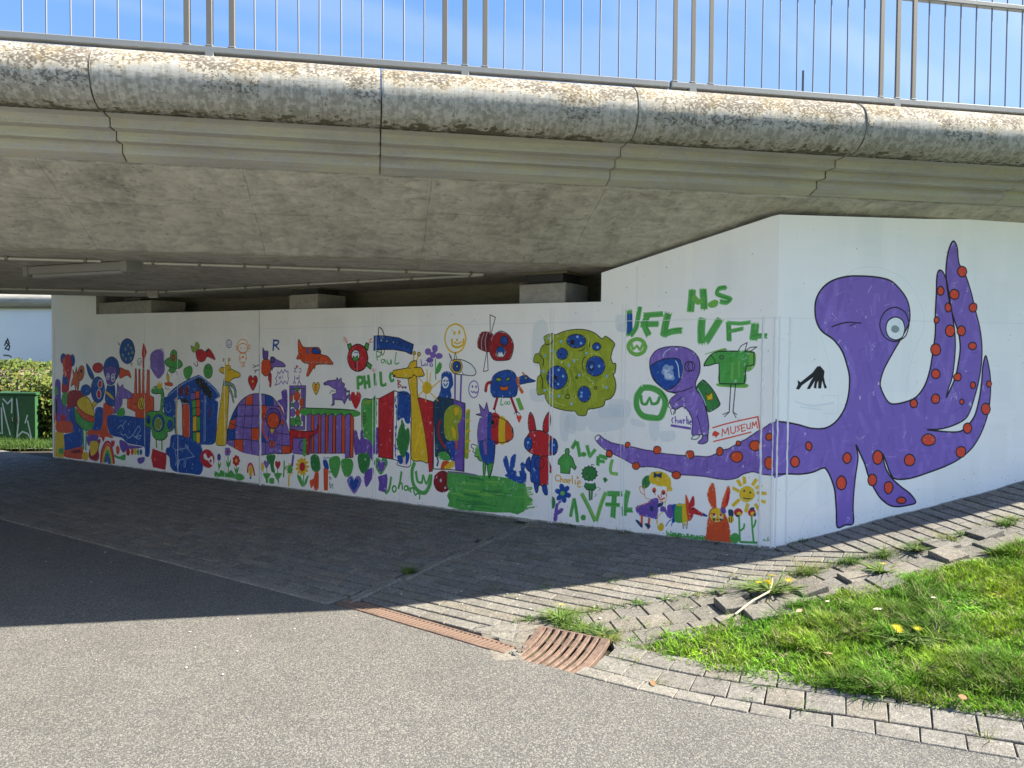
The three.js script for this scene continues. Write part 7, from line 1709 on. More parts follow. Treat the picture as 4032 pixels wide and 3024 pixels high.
function paintWall(items, x0, x1, y1, ppm, seed) {                     // canvas showing wall x0..x1 (m), y 0..y1
  const W = Math.round((x1 - x0) * ppm), H = Math.round(y1 * ppm), cv = canvas(W, H), x = cv.getContext('2d'), r = rng(seed), k = ppm / 1000;
  x.fillStyle = '#f6f3ee'; x.fillRect(0, 0, W, H);
  x.lineCap = 'round'; x.lineJoin = 'round';
  // roller marks and thin patches in the white paint
  for (let i = 0; i < 260; i++) { const a = .02 + .03 * r(); x.fillStyle = r() < .5 ? `rgba(214,217,216,${a * 2})` : `rgba(240,242,240,${a * 2})`; x.fillRect(r() * W, r() * H, (.1 + .3 * r()) * ppm, (.2 + .5 * r()) * ppm); }
  for (let i = 0; i < 130; i++) { x.strokeStyle = `rgba(176,180,178,${.1 + .2 * r()})`; x.lineWidth = 1; const px = r() * W, py = r() * H; x.beginPath(); x.moveTo(px, py); x.lineTo(px + (r() - .5) * 12, py + r() * 26); x.stroke(); }
  for (let i = 0; i < 170; i++) { x.fillStyle = `rgba(120,122,120,${.25 + .35 * r()})`; x.beginPath(); x.ellipse(r() * W, r() * H, .8 + 1.6 * r(), .8 + 1.4 * r(), 0, 0, 7); x.fill(); }
  x.strokeStyle = 'rgba(196,200,200,.35)'; x.lineWidth = 2; x.beginPath(); x.moveTo(0, H - 1.922 * ppm); x.lineTo(W, H - 1.92 * ppm); if (x0 > -6) x.stroke();
  x.save(); x.setTransform(k, 0, 0, -k, -x0 * ppm, H);
  for (const it of items) {
    const [w, c, sm, br, p] = it; let bx0 = 1e9, bx1 = -1e9, by0 = 1e9, by1 = -1e9; for (let i = 0; i < p.length; i += 2) { bx0 = Math.min(bx0, p[i]); bx1 = Math.max(bx1, p[i]); by0 = Math.min(by0, p[i + 1]); by1 = Math.max(by1, p[i + 1]); }
    if (bx1 < x0 * 1000 - 80 || bx0 > x1 * 1000 + 80) continue;
    const col = COL[c], solid = col[0] === '#', rgb = solid ? hex(col) : null, tone = (d, a) => `rgba(${rgb.map(v => clamp(v + d, 0, 255) | 0)},${a})`;
    if (w === 0) {
      tracePath(x, p, true, sm); x.fillStyle = col; x.fill();
      if (solid && br && c !== 'K') {
        x.lineWidth = 5; x.strokeStyle = tone(-4, .8); x.stroke();
        x.save(); tracePath(x, p, true, sm); x.clip(); const A = (bx1 - bx0) * (by1 - by0), n = Math.min(520, 6 + A / 1500 | 0), big = clamp(Math.sqrt(A) / 9, 10, 60);
        for (let i = 0; i < n; i++) { const q = r(), X = mix(bx0, bx1, r()), Y = mix(by0, by1, r()), a = (r() < .6 ? 1.45 : .3) + (r() - .5) * .9, l = big * (.4 + 1.2 * r()); x.lineWidth = 3 + 12 * r() * clamp(big / 30, .4, 1); x.strokeStyle = q < .45 ? tone(-18 - 16 * r(), .34) : q < .95 ? tone(16 + 30 * r(), .32) : 'rgba(226,228,232,.5)'; if (q >= .95) x.lineWidth = 2 + 4 * r(); x.beginPath(); x.moveTo(X, Y); x.quadraticCurveTo(X + Math.cos(a) * l * .6 + 6 * (r() - .5), Y + Math.sin(a) * l * .6, X + Math.cos(a) * l, Y + Math.sin(a) * l); x.stroke(); }
        x.setLineDash([]);
        for (let i = 0, m = Math.min(240, A / 12000 | 0); i < m; i++) { x.lineWidth = 14 + 34 * r(); x.strokeStyle = r() < .45 ? tone(-16, .3) : tone(20 + 18 * r(), .28); const X = mix(bx0, bx1, r()), Y = mix(by0, by1, r()), a = 1.2 + r() * .9; x.beginPath(); x.moveTo(X, Y); x.lineTo(X + Math.cos(a) * big * 2.4, Y + Math.sin(a) * big * 2.4); x.stroke(); }
        for (let i = 0, m = Math.min(80, A / 24000 | 0); i < m; i++) { const X = mix(bx0, bx1, r()), Y = mix(by0, by1, r()), n3 = 4 + 26 * r() * r() | 0, sp = 8 + 50 * r() * r(); for (let q = 0; q < n3; q++) { x.fillStyle = `rgba(226,228,234,${.15 + .4 * r()})`; x.beginPath(); x.ellipse(X + (r() + r() - 1) * sp, Y + (r() + r() - 1) * sp * 1.4, 1.5 + 4.5 * r(), 2 + 7 * r(), r() * 3, 0, 7); x.fill(); } }
        x.restore();
        if (sm && A > 9000) { const np = p.length / 2; for (let i = 0; i < np * 2.5; i++) { const q = r() * np | 0, e = (q + 1) % np, f = r(), X = mix(p[2 * q], p[2 * e], f), Y = mix(p[2 * q + 1], p[2 * e + 1], f), l = 5 + 12 * r(), a = r() * 6.28; x.lineWidth = 2.5 + 4 * r(); x.strokeStyle = r() < .5 ? tone(0, .8) : 'rgba(236,238,236,.75)'; x.beginPath(); x.moveTo(X - Math.cos(a) * l / 2, Y - Math.sin(a) * l / 2); x.lineTo(X + Math.cos(a) * l / 2, Y + Math.sin(a) * l / 2); x.stroke(); } }
      }
    } else if (br && solid) {                                          // broad brush letters: bristle tracks with ragged ends
      const n = Math.max(5, Math.round(w / 4.2)), M2 = p.length / 2;
      x.save(); x.lineCap = 'butt'; x.strokeStyle = col; x.lineWidth = w * .84; tracePath(x, p, false, sm); x.stroke();
      for (let b = 0; b < n; b++) {
        const off = (b / (n - 1) - .5) * w, d = (r() - .45) * 44, q = p.slice(), ex = w * .4;
        for (let i = 0; i < M2; i++) { const a = Math.max(0, i - 1), e = Math.min(M2 - 1, i + 1), dx = p[2 * e] - p[2 * a], dy = p[2 * e + 1] - p[2 * a + 1], l = Math.hypot(dx, dy) || 1; q[2 * i] += -dy / l * off; q[2 * i + 1] += dx / l * off; const en = i === 0 ? -1 : i === M2 - 1 ? 1 : 0, g = (r() - .35) * ex * en; q[2 * i] += dx / l * g; q[2 * i + 1] += dy / l * g; }
        x.lineWidth = 3 + 3 * r(); x.strokeStyle = tone(d, .85); tracePath(x, q, false, sm); x.stroke();
        if (r() < .35) { x.lineWidth = 1.6; x.strokeStyle = 'rgba(228,231,228,.55)'; x.setLineDash([20 + 60 * r(), 30 + 120 * r()]); x.lineDashOffset = 100 * r(); x.stroke(); x.setLineDash([]); }
      }
      x.restore();
    } else { tracePath(x, p, false, sm); x.strokeStyle = col; x.lineWidth = Math.max(w, 3) * (c === 'K' ? 1.25 : 1); x.stroke(); if (solid && w > 9 && c !== 'K') { x.lineWidth = w * .35; x.strokeStyle = tone(18, .3); x.stroke(); } }
  }
  const foot = X => x0 < 0 ? hsv(2.2 + X, 2.12) : hxz(1.911 + Math.cos(THB) * X, -5.565 - Math.sin(THB) * X);
  x.setLineDash([]); for (let X = x0; X < x1; X += .012) { const h = foot(X) * 1000; x.fillStyle = r() < .5 ? '#8d8b83' : '#a5a39b'; const e = 16 * fbm(X / 20 + .6, .3, 240, 4, 4, 77) - 2; x.fillRect(X * 1000, h - 30, 13, 30 + e); }
  for (let i = 0; i < 200 * (x1 - x0) / 5; i++) { const X = mix(x0, x1, r()), y = foot(X) + .02 + .16 * Math.pow(r(), 2.6); x.fillStyle = `rgba(${112 + 30 * r() | 0},${104 + 24 * r() | 0},${88 + 20 * r() | 0},${.2 + .5 * r()})`; x.beginPath(); x.ellipse(X * 1000, y * 1000, 1.2 + 3 * r(), 1.2 + 4 * r(), 0, 0, 7); x.fill(); }
  x.restore();
  return cv;
}
function muralMat(items, x0, x1, y1, ppm, seed) {
  const cv = paintWall(items, x0, x1, y1, ppm, seed), map = tex(new THREE.CanvasTexture(cv), true, false), W = 1024, H = Math.round(1024 * y1 / (x1 - x0)), sx = x1 - x0;
  const bump = greyTex(W, H, (u, v) => { const X = u * sx * 6, Y = v * y1 * 6; return .5 + .55 * (fbm(X / 90, Y / 90, 90 * 4, 90 * 4, 3, seed) - .5) + .35 * (fbm(X / 90, Y / 90, 90, 90 * 2, 2, seed + 3) - .5); });
  bump.wrapS = bump.wrapT = THREE.ClampToEdgeWrapping;
  return std({ map, bumpMap: bump, bumpScale: .0035, roughness: .72 });
}
const WALLH = 2.9, SPLIT = -5.724;
const matA1 = muralMat(MURAL_A, SPLIT, 0, WALLH, 357, 101), matA2 = muralMat(MURAL_A, -10.4, SPLIT, WALLH, 357, 102), matB = muralMat(MURAL_B, 0, 4.0, WALLH, 430, 103);
const wall = thing('abutment_wall', 'white concrete bridge abutment covered in a colourful painted mural with a purple octopus at its corner', 'wall', { pos: [1.911, 0, -5.565] });
function wallSlab(pts, x0, x1, depth, mats, turn, name) {
  const g = new THREE.ExtrudeGeometry(new THREE.Shape(pts.map(p => new THREE.Vector2(...p))), { depth, bevelEnabled: false }); g.translate(0, 0, -depth);
  const uv = g.attributes.uv, P = g.attributes.position, N = g.attributes.normal; for (let i = 0; i < uv.count; i++) if (N.getZ(i) > .5) uv.setXY(i, (P.getX(i) - x0) / (x1 - x0), P.getY(i) / WALLH); else uv.setXY(i, (P.getX(i) + P.getZ(i)) / 3, (P.getY(i) + P.getZ(i) * .3) / 3);
  const m = part(name, g, mats, wall); m.rotation.y = turn; return m;
}
const ledge = x => mix(2.085, 2.172, (-1.42 - x) / 7.72);
const panelNear = wallSlab([[0, -.4], [0, 2.662], [-.05, 2.655], [-1.42, 2.322], [-1.42, ledge(-1.42)], [SPLIT + .004, ledge(SPLIT)], [SPLIT + .004, -.4]], SPLIT, 0, .55, [matA1, M.block], THA, 'wall_panel');
const panelFar = wallSlab([[SPLIT - .004, -.4], [SPLIT - .004, ledge(SPLIT)], [-9.16, ledge(-9.16)], [-9.16, 2.69], [-9.74, 2.84], [-10.38, 2.86], [-10.38, -.4]], -10.4, SPLIT, .55, [matA2, M.block], THA, 'wall_panel');
const panelCorner = wallSlab([[.0, -.4], [5.5, -.4], [5.5, 3.0], [1.552, 2.95], [1.55, 2.70], [1.2, 2.687], [.0, 2.662]], 0, 4.0, .4, [matB, M.block], THB, 'wall_panel');
{ // painted figures as thin films of paint on their panel
  const film = (items, panel, x0, x1, mat, z0) => { let k = 0; for (const it of items) { if (it[0] !== 0 || !it[5]) continue; const p = it[4]; let lo = 1e9, hi = -1e9; for (let i = 0; i < p.length; i += 2) { lo = Math.min(lo, p[i]); hi = Math.max(hi, p[i]); } const c = (lo + hi) / 2000; if (c < x0 || c > x1 || lo < x0 * 1000 || hi > x1 * 1000) { if (!/octopus/.test(it[5]) || lo > x1 * 1000 || hi < x0 * 1000 || c < x0 - .3) continue; }
    let pts; const n = p.length / 2; pts = []; const cr = it[2] ? 3 : 1;
    for (let i = 0; i < n; i++) for (let j = 0; j < cr; j++) { const t = j / cr, q = d => [p[2 * ((i + d + n) % n)], p[2 * ((i + d + n) % n) + 1]], [a, b, c2, d] = [q(-1), q(0), q(1), q(2)]; pts.push([0, 1].map(z => .5 * (2 * b[z] + (c2[z] - a[z]) * t + (2 * a[z] - 5 * b[z] + 4 * c2[z] - d[z]) * t * t + (3 * b[z] - a[z] - 3 * c2[z] + d[z]) * t * t * t) / 1000)); }
    if (/octopus/.test(it[5])) pts = clipPoly(pts, x0 === 0 ? [[1, 0, -.002]] : [[-1, 0, -.002]]);
    const g = new THREE.ShapeGeometry(new THREE.Shape(pts.map(q => new THREE.Vector2(...q)))), uv = g.attributes.uv, P = g.attributes.position; for (let i = 0; i < uv.count; i++) uv.setXY(i, (P.getX(i) - x0) / (x1 - x0), P.getY(i) / WALLH);
    g.translate(0, 0, z0 + .00025 * (k++ % 8)); part(it[5], g, mat, panel, it[6]); } };
  film(MURAL_A, panelNear, SPLIT, 0, matA1, .0012); film(MURAL_A, panelFar, -10.4, SPLIT, matA2, .0012); film(MURAL_B, panelCorner, 0, 4.0, matB, .0012);
  // joint beads and form lines in the painted concrete
  const white = std({ color: lin(.78, .79, .78), roughness: .7, bumpMap: T.concreteBump, bumpScale: .004 });
  const bead = (panel, x, y0, y1, w, d, seed) => { const r = rng(seed), N = Math.max(4, Math.round((y1 - y0) / .035)), pos = [], idx = []; for (let i = 0; i <= N; i++) { const y = mix(y0, y1, i / N), a = w * (.8 + .5 * r()), o = (r() - .5) * w * .3; pos.push(x + o - a / 2, y, .0004, x + o, y, d * (.6 + .7 * r()), x + o + a / 2, y, .0004); } for (let i = 0; i < N; i++) for (const k of [0, 1]) { const A = i * 3 + k; idx.push(A, A + 1, A + 4, A, A + 4, A + 3); } const g = new THREE.BufferGeometry(); g.setAttribute('position', new THREE.Float32BufferAttribute(pos, 3)); g.setIndex(idx); const q = g.toNonIndexed(); q.computeVertexNormals(); q.setAttribute('uv', new THREE.Float32BufferAttribute(new Float32Array(q.attributes.position.count * 2), 2)); part('joint_bead', q, white, panel); };
  bead(panelNear, -.1, .15, 1.93, .02, .008, 1); bead(panelNear, -.016, .2, 1.93, .012, .006, 2); bead(panelCorner, .018, .2, 1.93, .014, .007, 3); bead(panelCorner, .1, .2, 1.93, .014, .006, 4);
  for (const [x, y0, y1, s] of [[-1.193, .1, 2.06, 5], [-1.222, .1, 2.06, 6], [-1.87, .1, 2.05, 7], [-1.9, .1, 2.05, 8], [-3.93, .1, 2.05, 9], [-3.97, .1, 2.05, 10], [-1.1, 2.0, 2.36, 11]]) bead(panelNear, x, y0, y1, .009, .004, s);
  bead(panelNear, SPLIT + .02, .05, 2.12, .03, .012, 12); for (const [x, s] of [[-6.35, 13], [-7.28, 14], [-8.0, 15], [-10.3, 16]]) bead(panelFar, x, .05, 2.13, .012, .005, s);
  const hz = (panel, x0, x1, y) => part('form_line', bbox(x1 - x0, .004, .003, .001, (x0 + x1) / 2, y, .001), white, panel); hz(panelNear, -1.4, -.01, 1.922);
}
{ // bearing shelf behind the wall: back wall, blocks and rubber bearings
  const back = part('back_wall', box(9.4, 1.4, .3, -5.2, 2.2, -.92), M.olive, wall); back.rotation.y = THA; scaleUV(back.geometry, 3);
  const put = (name, g, m) => { const o = part(name, g, m, wall); o.rotation.y = THA; };
  const sets = [[-2.03, .47, 2.268, .42, .06], [-5.07, .45, 2.292, .42, .06], [-8.58, 1.36, 2.33, .5, .03]];
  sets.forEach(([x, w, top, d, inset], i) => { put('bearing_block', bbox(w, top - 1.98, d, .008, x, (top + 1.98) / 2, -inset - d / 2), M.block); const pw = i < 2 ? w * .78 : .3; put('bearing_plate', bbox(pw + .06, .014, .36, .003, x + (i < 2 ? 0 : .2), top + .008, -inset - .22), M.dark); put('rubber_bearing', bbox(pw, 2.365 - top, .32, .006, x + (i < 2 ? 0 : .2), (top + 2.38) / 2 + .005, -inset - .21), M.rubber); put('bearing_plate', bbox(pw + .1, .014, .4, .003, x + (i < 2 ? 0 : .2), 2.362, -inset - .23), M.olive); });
  put('recess_cheek', box(.06, .5, .4, -9.19, 2.25, -.32), M.block);
}
{ // abutment across the path, out of the picture on the left
  const a = xz(-3.2, -5.6), o = thing('abutment_wall', 'plain white concrete abutment on the far side of the path', 'wall', { pos: [a[0], 0, a[1]], turn: THA });
  part('wall_panel', box(9.5, 2.75, .5, 0, .95, -.25), std({ color: lin(.7, .7, .68), bumpMap: T.concreteBump, bumpScale: .004 }), o);
}
// ---------------------------------------------------------------- bridge deck
const deckTurn = new THREE.Euler(0, BETA, .003, 'YXZ');
const bridge = thing('bridge', 'low concrete road bridge with a stepped cornice and a thick rounded edge beam', 'bridge', { pos: [O.x, 0, O.z] }); bridge.rotation.copy(deckTurn);
{
  const soffitT = colorTex(2048, 1024, (u, v) => {                    // u: 12 m along the deck, v: 6 m across
    const X = u * 12, Y = v * 6, a = fbm(u, v, 8, 5, 5, 201), b = fbm(u, v, 40, 20, 4, 202), c = fbm(u, v, 300, 26, 3, 203), d = fbm(u, v, 160, 80, 3, 204);
    const tear = fbm(u + .02 * (d - .5), v + .02 * (b - .5), 220, 170, 3, 214), fine = fbm(u, v, 700, 350, 2, 215); let g = .36 + .10 * (a - .5) + .12 * (b - .5) + .08 * (c - .5) + .16 * (d - .5) + .20 * (tear - .5) + .08 * (fine - .5);
    const fade = sstep(.60, .72, fbm(u, v, 26, 14, 4, 206)); g += .035 * fade;
    if (fbm(u, v, 420, 210, 2, 208) > .82) g *= .72;
    const st = sstep(.62, .8, fbm(u, v, 90, 6, 3, 209)) * .03; g -= st;
    const hueR = 1.03 + .05 * fbm(u, v, 6, 4, 3, 210), L = p => Math.min(Math.abs(((X + p) % 1.2) - .6));
    const j = Math.abs(((X + .35 + .004 * Math.sin(Y * 9)) % 1.16) - .58); if (j < .005) g *= .76; else if (j < .012) g *= 1.06; const cell = Math.floor((X + .35 + .58) / 1.16), jy = Math.abs(Y - 5.55 - .28 * hash2(cell, 3, 9) + .012 * (b - .5)); if (jy < .005 && hash2(cell, 7, 4) > .3) g *= .8;
    return [g * hueR, g * (1.0), g * .875];
  });
  const soffitM = std({ map: soffitT, bumpMap: T.concreteBump, bumpScale: .003, roughness: .92 });
  // slab cross-section (w, height), soffit folded up towards both edges
  const sec = [[.136, 2.759], [-.93, 2.375], [-5.4, 2.375], [-6.75, 2.86], [-6.75, 3.2], [.136, 3.2]], U0 = -16, U1 = 14, pos = [], uv = [], idx = [];
  const g = (() => { const P = [], UV = []; for (let i = 0; i < sec.length; i++) { const a = sec[i], b = sec[(i + 1) % sec.length]; const steps = 10; for (let k = 0; k < steps; k++) { const x0 = mix(U0, U1, k / steps), x1 = mix(U0, U1, (k + 1) / steps); for (const [x, q] of [[x0, a], [x1, a], [x1, b], [x0, a], [x1, b], [x0, b]]) { P.push(x, q[1], q[0]); UV.push(x / 12, (q[0] + .0) / 6 + (i > 2 ? q[1] / 6 : 0)); } } } const t = new THREE.BufferGeometry(); t.setAttribute('position', new THREE.Float32BufferAttribute(P, 3)); t.setAttribute('uv', new THREE.Float32BufferAttribute(UV, 2)); t.computeVertexNormals(); return t; })();
  part('deck_slab', g, soffitM, bridge, 'mottled concrete underside of the deck');
  // thin cast seam along the fold of the soffit
  { const r = rng(61), P = [], idx2 = [], N = 220; for (let i = 0; i <= N; i++) { const x = mix(-9, 2.2, i / N), wv = -.93 + (r() - .5) * .004, h = .003 + .006 * r() * (r() < .6 ? 1 : .2); P.push(x, 2.3765, wv + .02, x, 2.375 - h, wv, x, 2.3745, wv - .012); } for (let i = 0; i < N; i++) for (const k of [0, 1]) { const A = i * 3 + k; idx2.push(A, A + 1, A + 4, A, A + 4, A + 3); } const t = new THREE.BufferGeometry(); t.setAttribute('position', new THREE.Float32BufferAttribute(P, 3)); t.setIndex(idx2); const q = t.toNonIndexed(); q.computeVertexNormals(); q.setAttribute('uv', new THREE.Float32BufferAttribute(new Float32Array(q.attributes.position.count * 2), 2)); part('casting_seam', q, std({ color: lin(.34, .31, .24) }), bridge); }
  // precast edge blocks: stepped underside and rounded nose
  const prof = [[.156, 2.7685], [.242, 2.798], [.2425, 2.8], [.2425, 2.838], [.247, 2.857], [.255, 2.861], [.266, 2.858], [.27, 2.846], [.343, 2.844], [.347, 2.848], [.347, 2.882], [.352, 2.9], [.36, 2.904], [.372, 2.901], [.376, 2.889], [.455, 2.888], [.459, 2.892], [.4595, 2.915], [.463, 2.935], [.474, 2.941], [.488, 2.938], [.495, 2.933], [.545, 2.936], [.5605, 2.9415]];
  const CW = .63, CH = 3.09, CR = .158; for (let a = -115; a <= 152; a += 8.9) prof.push([CW + CR * Math.cos(a * rad), CH + CR * Math.sin(a * rad)]);
  prof.push([.3, 3.17], [.156, 3.17]);
  const cum = [0]; for (let i = 1; i < prof.length; i++) cum.push(cum[i - 1] + Math.hypot(prof[i][0] - prof[i - 1][0], prof[i][1] - prof[i - 1][1]));
  const arc0 = cum[24], arcAt = a => arc0 + (a + 115) * rad * CR, TL = 1.25;                 // texture height in metres along the profile
  const sills = [.85, .5, 1.4, .95, .75, 1.2];
  const fasciaT = colorTex(2048, 1024, (u, v) => {
    const arc = v * TL, ang = (arc - arc0) / CR / rad - 115, X = u * 6;
    const a = fbm(u, v, 14, 4, 5, 221), b = fbm(u, v, 90, 24, 4, 222), f = fbm(u, v, 400, 120, 2, 223);
    let g = .33 + .12 * (a - .5) + .12 * (b - .5) + .08 * (f - .5), col = [g * 1.0, g * .975, g * .90];
    if (arc < arc0 - .01) { const st = fbm(u, v, 10, 60, 3, 224); const rough = fbm(u, v, 260, 120, 3, 226), k = .36 + .12 * (a - .5) + .08 * (b - .5) + .08 * (st - .5) + .05 * (rough - .5); if (b + .6 * (rough - .5) > .60) return [k * .94, k * .90, k * .76]; if (a + .5 * (rough - .5) > .60) return [k * 1.0, k * 1.0, k * .80]; return [k, k * .985, k * .94]; }
    // lichen on the crown: speckled ochre, brown and off-white; broken by clean runs below the posts
    const patch = fbm(u, 0, 18, 4, 4, 231), clean = Math.pow(Math.abs(Math.cos((X + .08) / 1.4 * Math.PI)), 10) * .55;
    const edge = 13 - 22 * (patch - .5) * 2 + 26 * (b - .5), up = sstep(edge - 12, edge + 14, ang) * clamp(1.15 - clean * (.5 + patch));
    const sp = fbm(u, v, 560, 150, 2, 232), sp2 = fbm(u, v, 260, 70, 3, 233), pale = sstep(.52, .60, sp2) ;
    if (up > .03) { const thr = .74 - .36 * up; if (sp > thr - .1 * (sp2 - .5)) { const br = fbm(u, v, 30, 10, 3, 234); col = br > .5 ? [.235, .185, .115] : [.19, .16, .125]; if (sp > thr + .24) col = [.12, .105, .085]; } else col = [.36 + .1 * pale, .33 + .09 * pale, .275 + .08 * pale]; }
    // black algae specks at the lower rim of the lichen
    const rim = Math.exp(-Math.pow((ang - edge + 22) / 16, 2)) * sstep(.45, .7, patch); if (fbm(u, v, 480, 130, 2, 241) > .84 - .3 * rim) col = col.map(c => c * .45);
    // running streaks and dark growth under the nose
    const grey = 1 - sstep(-18, 8, ang + 20 * (a - .5)), streak = fbm(u, v, 520, 7, 3, 242), low = 1 - sstep(-95, -44, ang + 40 * (fbm(u, v, 110, 6, 3, 243) - .5)), dens = low * (.2 + 1.1 * fbm(u, 0, 20, 4, 3, 244));
    const brk = fbm(u, v, 300, 60, 3, 247); if (streak + .5 * (brk - .5) > .60 - .10 * grey - .16 * low) col = col.map((c, i) => c * (i === 2 ? .80 : .84)); if (grey > .2 && brk > .58 - .06 * grey) col = col.map(c => c * .78);
    const gr = fbm(u, v, 230, 60, 4, 245) + .18 * (streak - .5); if (gr > .92 - .62 * dens) col = [.085, .078, .05]; else if (gr > .84 - .62 * dens) col = [.17, .16, .115];
    return col;
  });
  const fasciaM = std({ map: fasciaT, bumpMap: T.concreteBump, bumpScale: .002, roughness: .93 });
  const joints = []; for (let x = -2.822 - 1.485 * 6; x < 9; x += 1.485) joints.push(x);
  const capPts = prof.map(p => new THREE.Vector2(p[0], p[1]));
  for (let k = 0; k < joints.length - 1; k++) {
    const a = joints[k] + .003, b = joints[k + 1] - .003, P = [], UV = [], ch = .012, r = rng(300 + k), dz = (r() - .5) * .006, dy = (r() - .5) * .005;
    const xs = [a, a + ch, a + .12, (a + b) / 2, b - .12, b - ch, b], ins = [.004, 0, 0, 0, 0, 0, .004], cw = .45, chh = 3.02;
    for (let i = 0; i < prof.length - 1; i++) for (let j = 0; j < xs.length - 1; j++) { const q = (ii, jj) => { const p = prof[ii], t = ins[jj], l = Math.hypot(p[0] - cw, p[1] - chh); return [xs[jj], p[1] - (p[1] - chh) / l * t + dy, p[0] - (p[0] - cw) / l * t + dz]; }; for (const [ii, jj] of [[i, j], [i, j + 1], [i + 1, j + 1], [i, j], [i + 1, j + 1], [i + 1, j]]) { P.push(...q(ii, jj)); UV.push((xs[jj] + 9) / 6 + k * .13, cum[ii] / TL); } }
    const tg = new THREE.BufferGeometry(); tg.setAttribute('position', new THREE.Float32BufferAttribute(P, 3)); tg.setAttribute('uv', new THREE.Float32BufferAttribute(UV, 2)); tg.computeVertexNormals();
    { // smooth normals round the nose
      const N = tg.attributes.normal, Q = tg.attributes.position; for (let i = 0; i < Q.count; i++) { const y = Q.getY(i) - dy - CH, z = Q.getZ(i) - dz - CW, l = Math.hypot(y, z); if (Math.abs(l - CR) < .0075 && y > -.15) { N.setXYZ(i, N.getX(i) * .5, y / l, z / l); } } N.needsUpdate = true; }
    const cg = new THREE.ShapeGeometry(new THREE.Shape(capPts)); const caps = [a, b].map(x => { const c = cg.clone(); c.rotateY(-Math.PI / 2); const p = c.attributes.position; for (let i = 0; i < p.count; i++) { const y = p.getY(i), z = p.getZ(i); p.setXYZ(i, x, y + dy, z + dz); } c.computeVertexNormals(); return c.toNonIndexed(); });
    part('edge_block', mergeGeometries([tg, ...caps.map(c => { const o = new THREE.BufferGeometry(); o.setAttribute('position', c.attributes.position); o.setAttribute('uv', c.attributes.uv); o.setAttribute('normal', c.attributes.normal); return o; })]), fasciaM, bridge);
  }
  part('far_edge_beam', box(30, .35, .5, -1, 3.12, -6.95), M.concrete, bridge);
}
// ---------------------------------------------------------------- railing on the edge beam
{
  const rail = thing('guard_railing', 'galvanised bridge railing with thin upright bars and groups of three flat posts', 'railing', { pos: [O.x, 0, O.z] }); rail.rotation.copy(deckTurn);
  const W = .63, S = 1.4 / 12, r = rng(71), seg = [-13.5, -1.09, 9.2];
  for (let i = 0; i < 2; i++) { const a = seg[i] + .006, b = seg[i + 1] - .006; for (const [y, h, d, n] of [[3.285, .038, .05, 'bottom_rail'], [3.962, .032, .045, 'middle_rail'], [4.33, .05, .06, 'hand_rail']]) part(n, bbox(b - a, h, d, .005, (a + b) / 2, y, W), M.galv, rail); }
  const bar = new THREE.CylinderGeometry(.005, .005, 1.03, 8), post = mergeGeometries([bbox(.030, 1.02, .008, .002, 0, 0, .018), bbox(.008, 1.02, .036, .002, .0105, 0, -.004)]);
  for (let k = -84; k < 72; k++) {
    const x = -2.344 + k * S, ph = ((k % 12) + 12) % 12;
    if (ph === 0 || ph === 1 || ph === 11) {
      const p = part('post', post, M.galvBrown, rail); p.position.set(x, 3.815, W); p.rotation.y = (r() - .5) * .06;
      const f = part('weld', bbox(.038, .010, .05, .004, x, 3.307, W), M.galv, rail);
      if (ph === 0) part('post_foot', bbox(.048, .06, .05, .004, x, 3.245, W), M.galv, rail);
    } else {
      let g = bar; const bent = k === 13; if (bent) g = tubeGeo([[-.015, -.515, 0], [-.004, -.25, .0], [.018, -.02, .008], [.012, .2, .004], [0, .515, 0]], .006, 8, 24);
      const b = part('bar', g, M.bar, rail); b.position.set(x, 3.81, W); b.rotation.z = (r() - .5) * .012;
    }
  }
  part('loose_rod', new THREE.CylinderGeometry(.007, .007, .26, 8).translate(-.187, 3.318, W - .02), M.galvBrown, rail);
}
